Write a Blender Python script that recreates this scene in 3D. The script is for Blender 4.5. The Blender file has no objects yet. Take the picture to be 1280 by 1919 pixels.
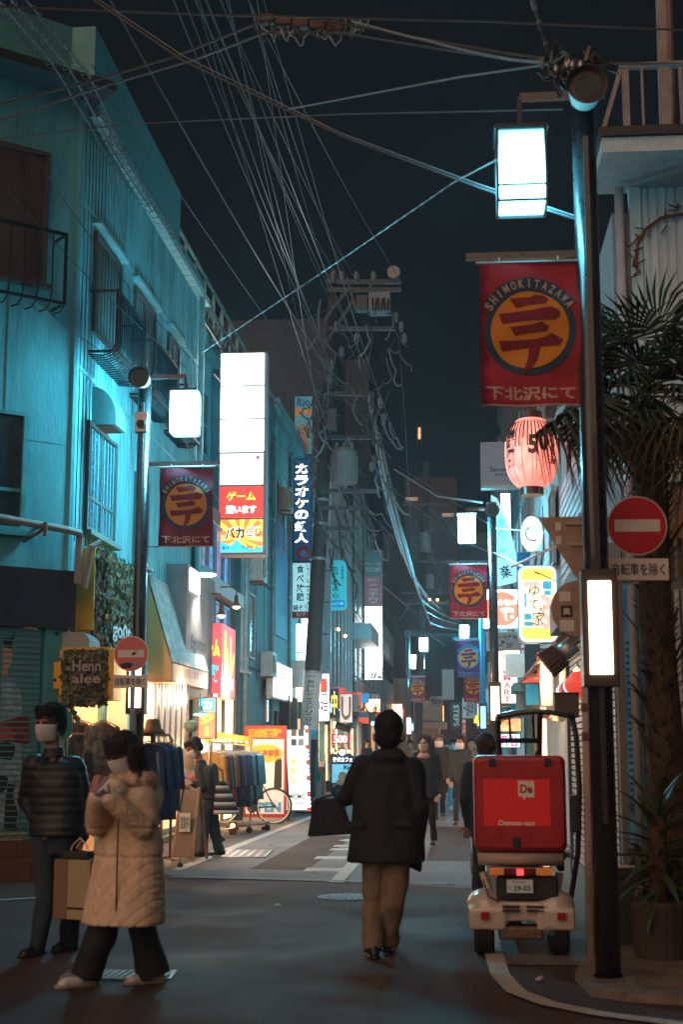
import bpy, bmesh, math, random
from math import sin, cos, tan, atan, pi, radians as R, sqrt, exp
from mathutils import Vector as V, Matrix, noise
random.seed(7)
S = bpy.context.scene
C = S.collection

# ---------------------------------------------------------------- camera, world, key light, exposure
PITCH, YAW, F, CAMZ = R(9.305), R(4.82), 2667.0, 1.49
cd = bpy.data.cameras.new('camera'); cam = bpy.data.objects.new('camera', cd); C.objects.link(cam)
cam.location = (0, 0, CAMZ); cam.rotation_euler = (pi/2 + PITCH, 0, YAW)
cd.sensor_fit = 'VERTICAL'; cd.sensor_height = 36; cd.lens = F/1919*36
cd.clip_start = .1; cd.clip_end = 600
cd.dof.use_dof = True; cd.dof.focus_distance = 24; cd.dof.aperture_fstop = 2.8
S.camera = cam
w = bpy.data.worlds.new('World'); S.world = w; w.use_nodes = True
wb = w.node_tree.nodes['Background']; wb.inputs[0].default_value = (.60, .80, 1.0, 1); wb.inputs[1].default_value = .006
sd = bpy.data.lights.new('warm_town_glow', 'SUN'); sd.energy = 1.0; sd.angle = R(70); sd.color = (1, .63, .42)
so = bpy.data.objects.new('warm_town_glow', sd); C.objects.link(so); so.rotation_euler = (R(62), 0, R(-28))
S.view_settings.view_transform = 'Standard'; S.view_settings.look = 'None'
S.view_settings.exposure = .40; S.view_settings.gamma = 1; S.view_settings.use_curve_mapping = False
cy = S.cycles; cy.use_denoising = True; cy.max_bounces = 5; cy.diffuse_bounces = 3; cy.glossy_bounces = 3
cy.transmission_bounces = 4; cy.volume_bounces = 0; cy.transparent_max_bounces = 6
cy.sample_clamp_indirect = 1.5; cy.caustics_reflective = cy.caustics_refractive = False
cy.use_light_tree = True; cy.volume_step_rate = 4

# ---------------------------------------------------------------- pixel of the survey photo -> place
RC = Matrix.Rotation(YAW, 3, 'Z') @ Matrix.Rotation(pi/2+PITCH, 3, 'X')
def ray(px, py): return RC @ V(((px-640)/F, -(py-959.5)/F, -1))
def W(px, py, Y): d = ray(px, py); return V((0, 0, CAMZ)) + d*(Y/d.y)
def G(px, py, z=0.): d = ray(px, py); return V((0, 0, CAMZ)) + d*((z-CAMZ)/d.z)
def XP(px, py, X): d = ray(px, py); return V((0, 0, CAMZ)) + d*(X/d.x)

# ---------------------------------------------------------------- materials
M = {}
def mat(name, col, rough=.6, metal=0., em=0., ecol=None, var=.15, scale=6., bump=.0, bscale=60., coat=0., trans=0., spec=.5, streak=0.):
    if name in M: return M[name]
    m = bpy.data.materials.new(name); m.use_nodes = True; nt = m.node_tree; b = nt.nodes['Principled BSDF']; L = nt.links.new
    b.inputs['Roughness'].default_value = rough; b.inputs['Metallic'].default_value = metal
    b.inputs['Coat Weight'].default_value = coat; b.inputs['Specular IOR Level'].default_value = spec
    b.inputs['Transmission Weight'].default_value = trans
    c = (*col, 1)
    tc = nt.nodes.new('ShaderNodeTexCoord'); mp = nt.nodes.new('ShaderNodeMapping'); L(tc.outputs['Object'], mp.inputs[0])
    if streak: mp.inputs['Scale'].default_value = (1, 1, streak)
    n = nt.nodes.new('ShaderNodeTexNoise'); n.inputs['Scale'].default_value = scale; n.inputs['Detail'].default_value = 7; n.inputs['Roughness'].default_value = .65
    L(mp.outputs[0], n.inputs['Vector'])
    rp = nt.nodes.new('ShaderNodeMapRange'); rp.inputs[1].default_value = .3; rp.inputs[2].default_value = .7
    rp.inputs[3].default_value = 1-var; rp.inputs[4].default_value = 1+var*.6; L(n.outputs[0], rp.inputs[0])
    mx = nt.nodes.new('ShaderNodeVectorMath'); mx.operation = 'SCALE'; mx.inputs[0].default_value = col; L(rp.outputs[0], mx.inputs['Scale'])
    L(mx.outputs[0], b.inputs['Base Color'])
    if em and (em < 1.7 or 'bulb' in name or 'led' in name): m.cycles.emission_sampling = 'NONE'
    if em:
        b.inputs['Emission Strength'].default_value = em
        mx2 = nt.nodes.new('ShaderNodeVectorMath'); mx2.operation = 'SCALE'; mx2.inputs[0].default_value = ecol or col; L(rp.outputs[0], mx2.inputs['Scale'])
        L(mx2.outputs[0], b.inputs['Emission Color'])
    if rough > .15:
        rr = nt.nodes.new('ShaderNodeMapRange'); rr.inputs[3].default_value = max(0, rough-.12); rr.inputs[4].default_value = min(1, rough+.12)
        L(n.outputs[0], rr.inputs[0]); L(rr.outputs[0], b.inputs['Roughness'])
    if bump:
        n2 = nt.nodes.new('ShaderNodeTexNoise'); n2.inputs['Scale'].default_value = bscale; n2.inputs['Detail'].default_value = 5
        L(mp.outputs[0], n2.inputs['Vector'])
        bp = nt.nodes.new('ShaderNodeBump'); bp.inputs['Strength'].default_value = bump; bp.inputs['Distance'].default_value = .01
        L(n2.outputs[0], bp.inputs['Height']); L(bp.outputs[0], b.inputs['Normal'])
    M[name] = m; return m
# materials with a straight name -> shortcut
def k(name, col, **kw): return mat(name, col, **kw)
TEAL = k('turquoise stucco', (.12, .42, .47), rough=.8, var=.42, scale=2.6, bump=.35, bscale=45, streak=.16)
SIDE = k('turquoise siding', (.22, .50, .54), rough=.6, var=.38, scale=3.5, bump=.3, bscale=90, streak=.12)
TEALD = k('turquoise paint', (.10, .34, .37), rough=.55, var=.25, scale=5)
SHUT = k('shutter green', (.12, .30, .30), rough=.5, var=.25, scale=4)
DARK = k('dark metal', (.022, .024, .028), rough=.4, metal=.3)
POLE = k('pole paint', (.030, .030, .034), rough=.3, metal=.2, coat=.4, var=.3, scale=14)
BLACK = k('black plastic', (.012, .012, .013), rough=.5)
GLASS = k('dark window glass', (.035, .05, .06), rough=.12, spec=.8, var=.5, scale=3)
STEEL = k('galvanised steel', (.36, .38, .39), rough=.38, metal=.7, var=.3, scale=12)
RUST = k('rusted bracket', (.16, .07, .035), rough=.8, var=.5, scale=20)
CONC = k('concrete', (.23, .22, .21), rough=.85, var=.25, scale=3, bump=.3)
CONCD = k('dark concrete', (.10, .10, .105), rough=.85, var=.3, scale=1.5, bump=.3)
WHITE = k('white paint', (.72, .70, .67), rough=.5, var=.12)
GREY = k('grey panel', (.28, .28, .29), rough=.6, var=.2, scale=3)
GREYD = k('dark grey wall', (.05, .055, .062), rough=.8, var=.3, scale=1.2)
MAROON = k('maroon fascia', (.035, .018, .024), rough=.5, var=.5, scale=2)
YEL = k('yellow sign paint', (.72, .38, .02), rough=.5, var=.12, bump=.1)
RED = k('red paint', (.42, .012, .02), rough=.4, var=.12)
ORANGE = k('orange paint', (.75, .30, .02), rough=.6, var=.1)
NAVY = k('navy print', (.015, .04, .085), rough=.7)
BROWN = k('brown tile', (.16, .065, .035), rough=.6, var=.3, scale=5)
WOOD = k('pale wood', (.36, .22, .12), rough=.6, var=.3, scale=8, streak=.1)
LCYAN2 = k('near lamp diffuser', (.9, .95, 1), em=20, ecol=(.16, .76, 1.0), var=.02)
def hot_lamp(m, zc, hi, lo, wd):
    """the tubes sit in the middle of the diffuser: brightest at their height, fainter to the ends"""
    nt = m.node_tree; b = nt.nodes['Principled BSDF']; g = nt.nodes.new('ShaderNodeNewGeometry'); s_ = nt.nodes.new('ShaderNodeSeparateXYZ'); nt.links.new(g.outputs['Position'], s_.inputs[0])
    a = nt.nodes.new('ShaderNodeMath'); a.operation = 'SUBTRACT'; a.inputs[1].default_value = zc; nt.links.new(s_.outputs[2], a.inputs[0])
    c = nt.nodes.new('ShaderNodeMath'); c.operation = 'ABSOLUTE'; nt.links.new(a.outputs[0], c.inputs[0])
    r = nt.nodes.new('ShaderNodeMapRange'); r.interpolation_type = 'SMOOTHSTEP'; r.inputs[1].default_value = wd*.35; r.inputs[2].default_value = wd; r.inputs[3].default_value = hi; r.inputs[4].default_value = lo; nt.links.new(c.outputs[0], r.inputs[0]); nt.links.new(r.outputs[0], b.inputs['Emission Strength'])
hot_lamp(LCYAN2, 5.36, 42, 3.2, .24)
LCYAN = k('street lamp diffuser', (.9, .95, 1), em=210, ecol=(.16, .76, 1.0), var=.02)
LWARM = k('warm lantern diffuser', (1, .9, .8), em=9, ecol=(1, .66, .42), var=.02)
LITW = k('lit white panel', (.9, .95, 1), em=4, ecol=(.80, .97, 1), var=.03)
LITC = k('lit cyan panel', (.6, .9, 1), em=1.0, ecol=(.25, .75, .95), var=.12, scale=2)
LITWARM = k('warm shop light', (1, .8, .6), em=4, ecol=(1, .52, .22), var=.35, scale=2.5)
BULB = k('glowing bulb', (1, .7, .4), em=14, ecol=(1, .48, .14), var=0)
INK = k('black lettering', (.008, .008, .01), rough=.6)
WLET = k('white lettering', (.7, .68, .64), rough=.6)

# ---------------------------------------------------------------- mesh collecting
class MB:
    def __init__(s): s.v = []; s.f = []; s.seg = []
    def add(s, vs, fs):
        n = len(s.v); s.seg.append((n, len(s.f))); s.v += [tuple(p) for p in vs]; s.f += [tuple(n+i for i in f) for f in fs]; return s
    def box(s, x0, x1, y0, y1, z0, z1):
        return s.add([(x, y, z) for x in (x0, x1) for y in (y0, y1) for z in (z0, z1)],
                     [(0, 1, 3, 2), (4, 6, 7, 5), (0, 4, 5, 1), (2, 3, 7, 6), (0, 2, 6, 4), (1, 5, 7, 3)])
    def bar(s, a, b, w_, h_=None, up=V((0, 0, 1))):
        a, b = V(a), V(b); d = (b-a).normalized(); h_ = h_ or w_
        if abs(d.dot(up)) > .98: up = V((0, 1, 0))
        x = d.cross(up).normalized(); y = x.cross(d)
        vs = [p + x*i*w_/2 + y*j*h_/2 for p in (a, b) for i, j in ((-1, -1), (1, -1), (1, 1), (-1, 1))]
        return s.add(vs, [(3, 2, 1, 0), (4, 5, 6, 7), (0, 1, 5, 4), (1, 2, 6, 5), (2, 3, 7, 6), (3, 0, 4, 7)])
    def tube(s, pts, r, n=8, cap=True):
        pts = [V(p) for p in pts]; m = len(pts); rs = r if isinstance(r, (list, tuple)) else [r]*m
        vs = []; x = None
        for i, p in enumerate(pts):
            d = (pts[min(i+1, m-1)] - pts[max(i-1, 0)]).normalized()
            if x is None:
                u = V((0, 0, 1)) if abs(d.z) < .9 else V((1, 0, 0)); x = d.cross(u).normalized()
            else: x = (x - d*x.dot(d)).normalized()
            y = d.cross(x)
            vs += [p + (x*cos(2*pi*j/n) + y*sin(2*pi*j/n))*rs[i] for j in range(n)]
        fs = [(i*n+j, i*n+(j+1) % n, (i+1)*n+(j+1) % n, (i+1)*n+j) for i in range(m-1) for j in range(n)]
        if cap: fs += [tuple(range(n))[::-1], tuple(range((m-1)*n, m*n))]
        return s.add(vs, fs)
    def ell(s, c, r, n=12, m=8, rot=None):
        c = V(c); vs = [V((0, 0, 1))]
        for i in range(1, m):
            t = pi*i/m; vs += [V((sin(t)*cos(2*pi*j/n), sin(t)*sin(2*pi*j/n), cos(t))) for j in range(n)]
        vs.append(V((0, 0, -1))); out = []
        for p in vs:
            q = V((p.x*r[0], p.y*r[1], p.z*r[2]))
            if rot is not None: q = rot @ q
            out.append(c+q)
        fs = [(0, 1+j, 1+(j+1) % n) for j in range(n)]
        fs += [(1+i*n+j, 1+(i+1)*n+j, 1+(i+1)*n+(j+1) % n, 1+i*n+(j+1) % n) for i in range(m-2) for j in range(n)]
        e = len(vs)-1; fs += [(e, 1+(m-2)*n+(j+1) % n, 1+(m-2)*n+j) for j in range(n)]
        return s.add(out, fs)
    def cap(s, a, b, r0, r1, n=10):
        a, b = V(a), V(b); d = b-a; L = d.length or 1e-4; d = d/L
        pts = []; rs = []
        for i in range(4): t = pi/2*i/4; pts.append(a - d*r0*cos(t)); rs.append(max(r0*sin(t), r0*.12))
        pts += [a, b]; rs += [r0, r1]
        for i in range(1, 5): t = pi/2*i/4; pts.append(b + d*r1*sin(t)); rs.append(max(r1*cos(t), r1*.12))
        return s.tube(pts, rs, n)
    def loft(s, rings, n=24):
        vs = []
        for cx, cy_, cz, rx, ry in rings: vs += [(cx+rx*cos(2*pi*j/n), cy_+ry*sin(2*pi*j/n), cz) for j in range(n)]
        m = len(rings)
        fs = [(i*n+j, i*n+(j+1) % n, (i+1)*n+(j+1) % n, (i+1)*n+j) for i in range(m-1) for j in range(n)]
        fs += [tuple(range(n))[::-1], tuple(range((m-1)*n, m*n))]
        return s.add(vs, fs)
    def poly(s, pts, y0, y1):
        """outline given in (x, z), extruded in y"""
        n = len(pts); vs = [(x, y0, z) for x, z in pts] + [(x, y1, z) for x, z in pts]
        return s.add(vs, [tuple(range(n)), tuple(range(n, 2*n))[::-1]] + [(i, i+n, (i+1) % n+n, (i+1) % n) for i in range(n)])
    def disc(s, cx, cz, r, y0, y1, n=32, a0=0, ry=None):
        ry = ry or r
        return s.poly([(cx+r*cos(2*pi*i/n+a0), cz+ry*sin(2*pi*i/n+a0)) for i in range(n)], y0, y1)
    def ringp(s, cx, cz, r0, r1, y0, y1, a0=0, a1=2*pi, n=40):
        for i in range(n):
            t0, t1 = a0+(a1-a0)*i/n, a0+(a1-a0)*(i+1)/n
            s.poly([(cx+r0*cos(t0), cz+r0*sin(t0)), (cx+r1*cos(t0), cz+r1*sin(t0)), (cx+r1*cos(t1), cz+r1*sin(t1)), (cx+r0*cos(t1), cz+r0*sin(t1))], y0, y1)
        return s
    def mesh(s, name, m=None, smooth=False):
        me = bpy.data.meshes.new(name); me.from_pydata(s.v, [], s.f); me.update()
        bm = bmesh.new(); bm.from_mesh(me); bmesh.ops.recalc_face_normals(bm, faces=bm.faces); bm.to_mesh(me); bm.free()
        if m: me.materials.append(m)
        if smooth: me.shade_smooth()
        return me
    def build(s, name, m, parent=None, smooth=False, label=None, bevel=0):
        o = bpy.data.objects.new(name, s.mesh(name, m, smooth)); C.objects.link(o)
        if parent is not None: o.parent = parent
        if label: o['label'] = label
        if bevel:
            b = o.modifiers.new('bevel', 'BEVEL'); b.width = bevel; b.segments = 3; b.limit_method = 'ANGLE'
            o.data.shade_smooth(); 
            ws = o.modifiers.new('wn', 'WEIGHTED_NORMAL')
        return o
def split(mb, name, m, parent, **kw):
    seg = mb.seg+[(len(mb.v), len(mb.f))]; out = []
    for (a, fa), (b, fb) in zip(seg, seg[1:]):
        q = MB(); q.add(mb.v[a:b], [tuple(i-a for i in f) for f in mb.f[fa:fb]]); out.append(q.build(name, m, parent, **kw))
    return out
def thing(name, label, cat, loc=(0, 0, 0), rz=0, group=None):
    o = bpy.data.objects.new(name, None); C.objects.link(o); o.empty_display_size = .1
    o.location = loc; o.rotation_euler = (0, 0, rz); o['label'] = label; o['category'] = cat
    if group: o['group'] = group
    return o
def tag(o, label, cat, group=None):
    o['label'] = label; o['category'] = cat
    if group: o['group'] = group
    return o
def struct(o): o['kind'] = 'structure'; return o
def stuff(o): o['kind'] = 'stuff'; return o
def put(name, me, parent, loc=(0, 0, 0), rot=(0, 0, 0), sc=(1, 1, 1)):
    o = bpy.data.objects.new(name, me); C.objects.link(o); o.parent = parent; o.location = loc; o.rotation_euler = rot; o.scale = sc; return o
def copy_tree(o, parent=None):
    c = o.copy(); C.objects.link(c); c.parent = parent
    for ch in list(o.children): copy_tree(ch, c)
    return c
def box(name, x0, x1, y0, y1, z0, z1, m, parent=None, **kw): return MB().box(x0, x1, y0, y1, z0, z1).build(name, m, parent, **kw)

# ---------------------------------------------------------------- lettering
_gc = {}
def glyph(s_, bold=0., slant=0.):
    key = (s_, bold, slant)
    if key in _gc: return _gc[key]
    cu = bpy.data.curves.new('t', 'FONT'); cu.body = s_; cu.align_x = 'CENTER'; cu.size = 1; cu.resolution_u = 3; cu.offset = bold; cu.shear = slant
    cu.space_line = .95
    o = bpy.data.objects.new('t', cu); C.objects.link(o)
    dg = bpy.context.evaluated_depsgraph_get(); dg.update(); me = bpy.data.meshes.new_from_object(o.evaluated_get(dg))
    vs = [(v.co.x, v.co.y) for v in me.vertices]; fs = [tuple(p.vertices) for p in me.polygons]
    bpy.data.objects.remove(o); bpy.data.curves.remove(cu); bpy.data.meshes.remove(me)
    if not vs: vs = [(0, 0), (1, 0), (0, 1)]; fs = [(0, 1, 2)]
    x0 = min(v[0] for v in vs); x1 = max(v[0] for v in vs); y0 = min(v[1] for v in vs); y1 = max(v[1] for v in vs)
    vs = [((x-(x0+x1)/2)/(x1-x0+1e-6), (y-(y0+y1)/2)/(y1-y0+1e-6)) for x, y in vs]
    _gc[key] = (vs, fs); return _gc[key]
def glyphs(mb, s_, cx, cz, w_, h_, y=-.004, bold=.0, rot=0., slant=0.):
    """lay the string into the box w_ x h_ centred at (cx, cz) of the local x-z plane, facing -y"""
    vs, fs = glyph(s_, bold, slant); c, s2 = cos(rot), sin(rot)
    out = []
    for u, v in vs:
        a, b = u*w_, v*h_; out.append((cx+a*c-b*s2, y, cz+a*s2+b*c))
    return mb.add(out, fs)
def text(parent, s_, cx, cz, w_, h_, m, y=-.004, bold=.02, rot=0., vert=False, slant=0., name='lettering'):
    mb = MB()
    if vert:
        n = len(s_)
        for i, ch in enumerate(s_): glyphs(mb, ch, cx, cz + h_/2 - h_*(i+.5)/n, w_*(1 if ch not in 'ー・' else .25), h_/n*.86, y, bold, rot)
    else: glyphs(mb, s_, cx, cz, w_, h_, y, bold, rot, slant)
    o = mb.build(name, m, parent); return o

def pxrect(x0, y0, x1, y1, Y):
    a, b = W(x0, (y0+y1)/2, Y), W(x1, (y0+y1)/2, Y); t, u = W((x0+x1)/2, y0, Y), W((x0+x1)/2, y1, Y)
    return V(((a.x+b.x)/2, Y, (t.z+u.z)/2)), b.x-a.x, t.z-u.z
def signbox(name, label, cat, rect, Y, face, frame=None, depth=.15, rz=0., border=.02, group=None, bevel=0):
    """projecting sign box: casing + face panel, local origin at the centre of its front face"""
    c, w_, h_ = pxrect(*rect, Y)
    t = thing(name, label, cat, c, rz, group)
    box('casing', -w_/2, w_/2, .004, depth, -h_/2, h_/2, frame or STEEL, t, bevel=bevel)
    if face: box('face_panel', -w_/2+border, w_/2-border, 0, .003, -h_/2+border, h_/2-border, face, t)
    t['w'] = w_; t['h'] = h_
    return t, w_, h_
# ---------------------------------------------------------------- ground
def asphalt(name, col, sc=1., wet=.0):
    m = bpy.data.materials.new(name); m.use_nodes = True; nt = m.node_tree; b = nt.nodes['Principled BSDF']; L = nt.links.new
    tc = nt.nodes.new('ShaderNodeTexCoord')
    n1 = nt.nodes.new('ShaderNodeTexNoise'); n1.inputs['Scale'].default_value = .7; n1.inputs['Detail'].default_value = 8; n1.inputs['Roughness'].default_value = .7
    n2 = nt.nodes.new('ShaderNodeTexVoronoi'); n2.inputs['Scale'].default_value = 90
    n3 = nt.nodes.new('ShaderNodeTexNoise'); n3.inputs['Scale'].default_value = 140; n3.inputs['Detail'].default_value = 3
    for n in (n1, n2, n3): L(tc.outputs['Object'], n.inputs['Vector'])
    r1 = nt.nodes.new('ShaderNodeMapRange'); r1.inputs[1].default_value = .3; r1.inputs[2].default_value = .7; r1.inputs[3].default_value = .6; r1.inputs[4].default_value = 1.35; L(n1.outputs[0], r1.inputs[0])
    r2 = nt.nodes.new('ShaderNodeMapRange'); r2.inputs[1].default_value = .35; r2.inputs[2].default_value = .65; r2.inputs[3].default_value = .35; r2.inputs[4].default_value = 1.9; L(n3.outputs[0], r2.inputs[0])
    mu = nt.nodes.new('ShaderNodeMath'); mu.operation = 'MULTIPLY'; L(r1.outputs[0], mu.inputs[0]); L(r2.outputs[0], mu.inputs[1])
    sc_ = nt.nodes.new('ShaderNodeVectorMath'); sc_.operation = 'SCALE'; sc_.inputs[0].default_value = col; L(mu.outputs[0], sc_.inputs['Scale']); L(sc_.outputs[0], b.inputs['Base Color'])
    r3 = nt.nodes.new('ShaderNodeMapRange'); r3.inputs[1].default_value = .35; r3.inputs[2].default_value = .65; r3.inputs[3].default_value = .60-wet; r3.inputs[4].default_value = .9-wet; L(n1.outputs[0], r3.inputs[0]); L(r3.outputs[0], b.inputs['Roughness'])
    bp = nt.nodes.new('ShaderNodeBump'); bp.inputs['Strength'].default_value = .8; bp.inputs['Distance'].default_value = .008; L(n2.outputs[0], bp.inputs['Height']); L(bp.outputs[0], b.inputs['Normal'])
    b.inputs['Specular IOR Level'].default_value = .22
    M[name] = m; return m
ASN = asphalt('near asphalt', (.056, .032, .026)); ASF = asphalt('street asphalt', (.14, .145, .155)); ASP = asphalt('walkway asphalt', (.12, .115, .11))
PAINT = k('worn road paint', (.42, .40, .37), rough=.7, var=.55, scale=22)
def ground(name, pts, z, m):
    o = MB().add([(x, y, z) for x, y in pts], [tuple(range(len(pts)))]).build(name, m); return struct(o)
ground('ground', [(-140, -40), (140, -40), (140, 260), (-140, 260)], -.012, CONCD)
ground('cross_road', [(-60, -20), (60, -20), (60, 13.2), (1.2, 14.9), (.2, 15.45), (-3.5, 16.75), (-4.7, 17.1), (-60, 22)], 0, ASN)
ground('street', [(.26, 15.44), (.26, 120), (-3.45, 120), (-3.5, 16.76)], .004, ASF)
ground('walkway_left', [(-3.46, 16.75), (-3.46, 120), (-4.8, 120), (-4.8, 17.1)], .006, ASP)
ground('walkway_right', [(.24, 10.2), (1.9, 10.2), (1.9, 120), (.24, 120)], .006, ASP)
def strip(name, pts, wd, z=.010, m=PAINT):
    vs = []; 
    for i, p in enumerate(pts):
        a, b = V((*pts[max(i-1, 0)], 0)), V((*pts[min(i+1, len(pts)-1)], 0)); d = (b-a).normalized(); n = V((-d.y, d.x, 0))*wd/2
        vs += [(p[0]+n.x, p[1]+n.y, z), (p[0]-n.x, p[1]-n.y, z)]
    return struct(MB().add(vs, [(2*i, 2*i+1, 2*i+3, 2*i+2) for i in range(len(pts)-1)]).build(name, m))
g2 = lambda px, py: tuple(G(px, py).xy)
strip('edge_line_left', [g2(330, 1632), g2(455, 1582), g2(579, 1534), (-3.2, 60)], .15)
strip('stop_line', [g2(318, 1644), g2(600, 1651), g2(893, 1659)], .16, m=k('street joint', (.2, .21, .22), rough=.8, var=.5, scale=20))
strip('edge_line_right', [(.22, 60), (.2, 20.), g2(903, 1640), g2(912, 1720), g2(926, 1790), g2(938, 1830), g2(968, 1862), g2(1030, 1885), g2(1120, 1903), g2(1290, 1925), g2(1600, 1950)], .13, .014)
strip('white_line_far_left', [g2(-200, 1700), g2(75, 1684)], .07, .012)
random.seed(2)
for q in (((-.9, 13.2), (-.2, 12.9), (-.1, 15.2), (-.8, 15.5)), ((-2.6, 17.6), (-1.9, 17.5), (-1.8, 24.), (-2.5, 24.2)), ((-.5, 19), (.1, 19), (.1, 27), (-.5, 27))):
    ground('asphalt_patch', q, .0055 if q[0][1] < 16 else .0065, asphalt('patch asphalt', (.044, .027, .023)) if 'patch asphalt' not in M else M['patch asphalt'])
CRK = k('tar crack', (.018, .013, .012), rough=.95, spec=.05)
for i in range(7):
    x, y = random.uniform(-3.4, .2), random.uniform(11, 26); a = random.uniform(0, 6.3); pts = []
    for j in range(12): pts.append((x, y)); a += random.uniform(-.5, .5); x += .16*cos(a); y += .16*sin(a)
    strip('road_crack', pts, .012, .0085, CRK)
# worn characters painted on the street for the oncoming traffic
t = bpy.data.objects.new('road_marking', None); mb = MB()
for ch, py0, py1 in (('止', 1655, 1606), ('ま', 1598, 1572), ('れ', 1566, 1548)):
    a, b = G(640, py0), G(640, py1); vs, fs = glyph(ch, .02)
    mb.add([(-1.36 - u*1.25, (a.y+b.y)/2 - v_*(b.y-a.y), .009) for u, v_ in vs], fs)
struct(mb.build('road_marking', PAINT))
# manhole cover and drain grate set in the road
c = G(652, 1682); mh = thing('manhole_cover', 'round pale manhole cover in the road left of the man seen from behind', 'manhole cover', (c.x, c.y, .004))
mb = MB()
mb.tube([(0, 0, 0), (0, 0, .006)], .30, 32); mb.build('rim', k('worn iron', (.20, .20, .20), rough=.5, metal=.5, var=.4, scale=30), mh)
mb = MB()
for i in range(-4, 5):
    for j in range(-4, 5):
        if i*i+j*j < 17: mb.box(i*.06-.02, i*.06+.02, j*.06-.02, j*.06+.02, .006, .012)
stuff(mb.build('tread', M['worn iron'], mh))
c = G(222, 1829); gr = thing('drain_grate', 'pale slotted drain grate in the road between the walking woman\'s shoes', 'grate', (c.x, c.y, .004), R(4))
mb = MB().box(-.36, .36, -.17, -.155, 0, .01).box(-.36, .36, .155, .17, 0, .01).box(-.36, -.345, -.155, .155, 0, .01).box(.345, .36, -.155, .155, 0, .01)
mb.build('grate_frame', STEEL, gr)
PG = k('worn pale grate', (.42, .42, .41), rough=.55, metal=.2, var=.4, scale=20)
for i in range(15):
    x = -.32+i*.0457; put('grate_bar', None, gr) if False else MB().bar((x-.02, -.15, .006), (x+.02, .15, .006), .022, .01).build('grate_bar', PG, gr)
c = G(455, 1602); og = thing('warm_lit_grating', 'steel grating glowing orange at the left edge of the street by the clothes rack', 'grate', (c.x, c.y, .008), R(3))
mb = MB()
for i in range(12): mb.box(-.36, .36, -.62+i*.11, -.57+i*.11, 0, .012)
for i in range(7): mb.box(-.36+i*.115, -.33+i*.115, -.62, .64, .012, .016)
mb.build('bars', STEEL, og)
# concrete footing of the right pole and planting strip
b_ = [G(px, py) for px, py in ((1078, 1838), (1110, 1868), (1180, 1878), (1300, 1885), (1500, 1880), (1500, 1770), (1200, 1770), (1100, 1800))]
mb = MB(); n = len(b_); mb.add([(p.x, p.y, 0) for p in b_]+[(p.x, p.y, .05) for p in b_], [tuple(range(n, 2*n))]+[(i, (i+1) % n, (i+1) % n+n, i+n) for i in range(n)])
struct(mb.build('pavement_corner', k('rough verge concrete', (.17, .135, .115), rough=.9, var=.5, scale=5, bump=.6, bscale=30)))

# ---------------------------------------------------------------- the turquoise corner house on the left
XL = -4.7; C0 = V((XL, 16.7, 0)); FD = V((-.755, -.656, 0)); ROOF = 9.7
th = thing('corner_building', 'three storey turquoise building on the left street corner with balcony railings', 'building', (0, 0, 0))
def on_front(s_, z, out=0.): p = C0 + FD*s_ + V((.656, -.755, 0))*out; return V((p.x, p.y, z))   # front (corner) face, s_ metres left of the corner
def quadbox(mb, a0, a1, z0, z1, y0, y1, P):
    """box in a facade's own coordinates: a along it, z up, y out of it"""
    vs = [P(a, z, y) for a in (a0, a1) for y in (y0, y1) for z in (z0, z1)]
    return mb.add(vs, [(0, 1, 3, 2), (4, 6, 7, 5), (0, 4, 5, 1), (2, 3, 7, 6), (0, 2, 6, 4), (1, 5, 7, 3)])
PF = on_front
PS = lambda a, z, y=0.: V((XL+y, a, z))                       # street facade: a = world Y
mb = MB(); quadbox(mb, 0, 4.5, 3.55, ROOF, -.3, 0, PF); mb.build('wall', TEAL, th)
mb = MB(); quadbox(mb, 16.7, 24.8, 3.9, ROOF, -.3, 0, PS)
quadbox(mb, 20.4, 24.8, 0, 3.9, -.3, 0, PS)
mb.build('wall', SIDE, th)
# corner post that closes the joint of the two faces
mb = MB().tube([(XL-.06, 16.74, 3.55), (XL-.06, 16.74, ROOF)], .09, 12); mb.build('corner_trim', TEAL, th)
# stucco joints: grooves as raised sealing strips
mb = MB()
for s_ in (.9, 1.8, 2.7, 3.6): quadbox(mb, s_-.006, s_+.006, 3.6, ROOF-.02, 0, .006, PF)
for z in (5.1, 7.3): quadbox(mb, .1, 4.4, z-.006, z+.006, 0, .005, PF)
stuff(mb.build('sealing_strip', TEALD, th))
# street face: vertical board ribs
mb = MB(); y = 16.85
while y < 24.7:
    quadbox(mb, y, y+.012, 3.95, ROOF-.1, 0, .014, PS); y += .15 + .04*random.random()
stuff(mb.build('siding_rib', SIDE, th))
for z in (6.1, 8.25):
    mb = MB(); quadbox(mb, 16.8, 24.8, z, z+.05, 0, .02, PS); mb.build('siding_band', SIDE, th)
# parapet, eave and gutter with its brackets
mb = MB(); quadbox(mb, -.1, 4.5, ROOF, ROOF+.9, -.3, -.12, PF); mb.build('parapet', TEALD, th)
mb = MB(); quadbox(mb, 16.7, 22.3, ROOF, ROOF+.9, -.3, .12, PS); quadbox(mb, 22.31, 24.8, ROOF, ROOF+.12, -.3, .10, PS); mb.build('parapet', TEALD, th)
mb = MB(); quadbox(mb, -.2, 4.5, ROOF-.12, ROOF-.003, -.2, .5, PF); mb.build('eave', k('dark eave', (.03, .04, .045), rough=.8), th)
mb = MB()
y = 16.9
while y < 24.8: quadbox(mb, y, y+.27, ROOF-.24, ROOF-.12, .02, .16, PS); y += .30
mb.build('gutter', k('pale gutter', (.35, .60, .62), rough=.5), th)
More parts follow.
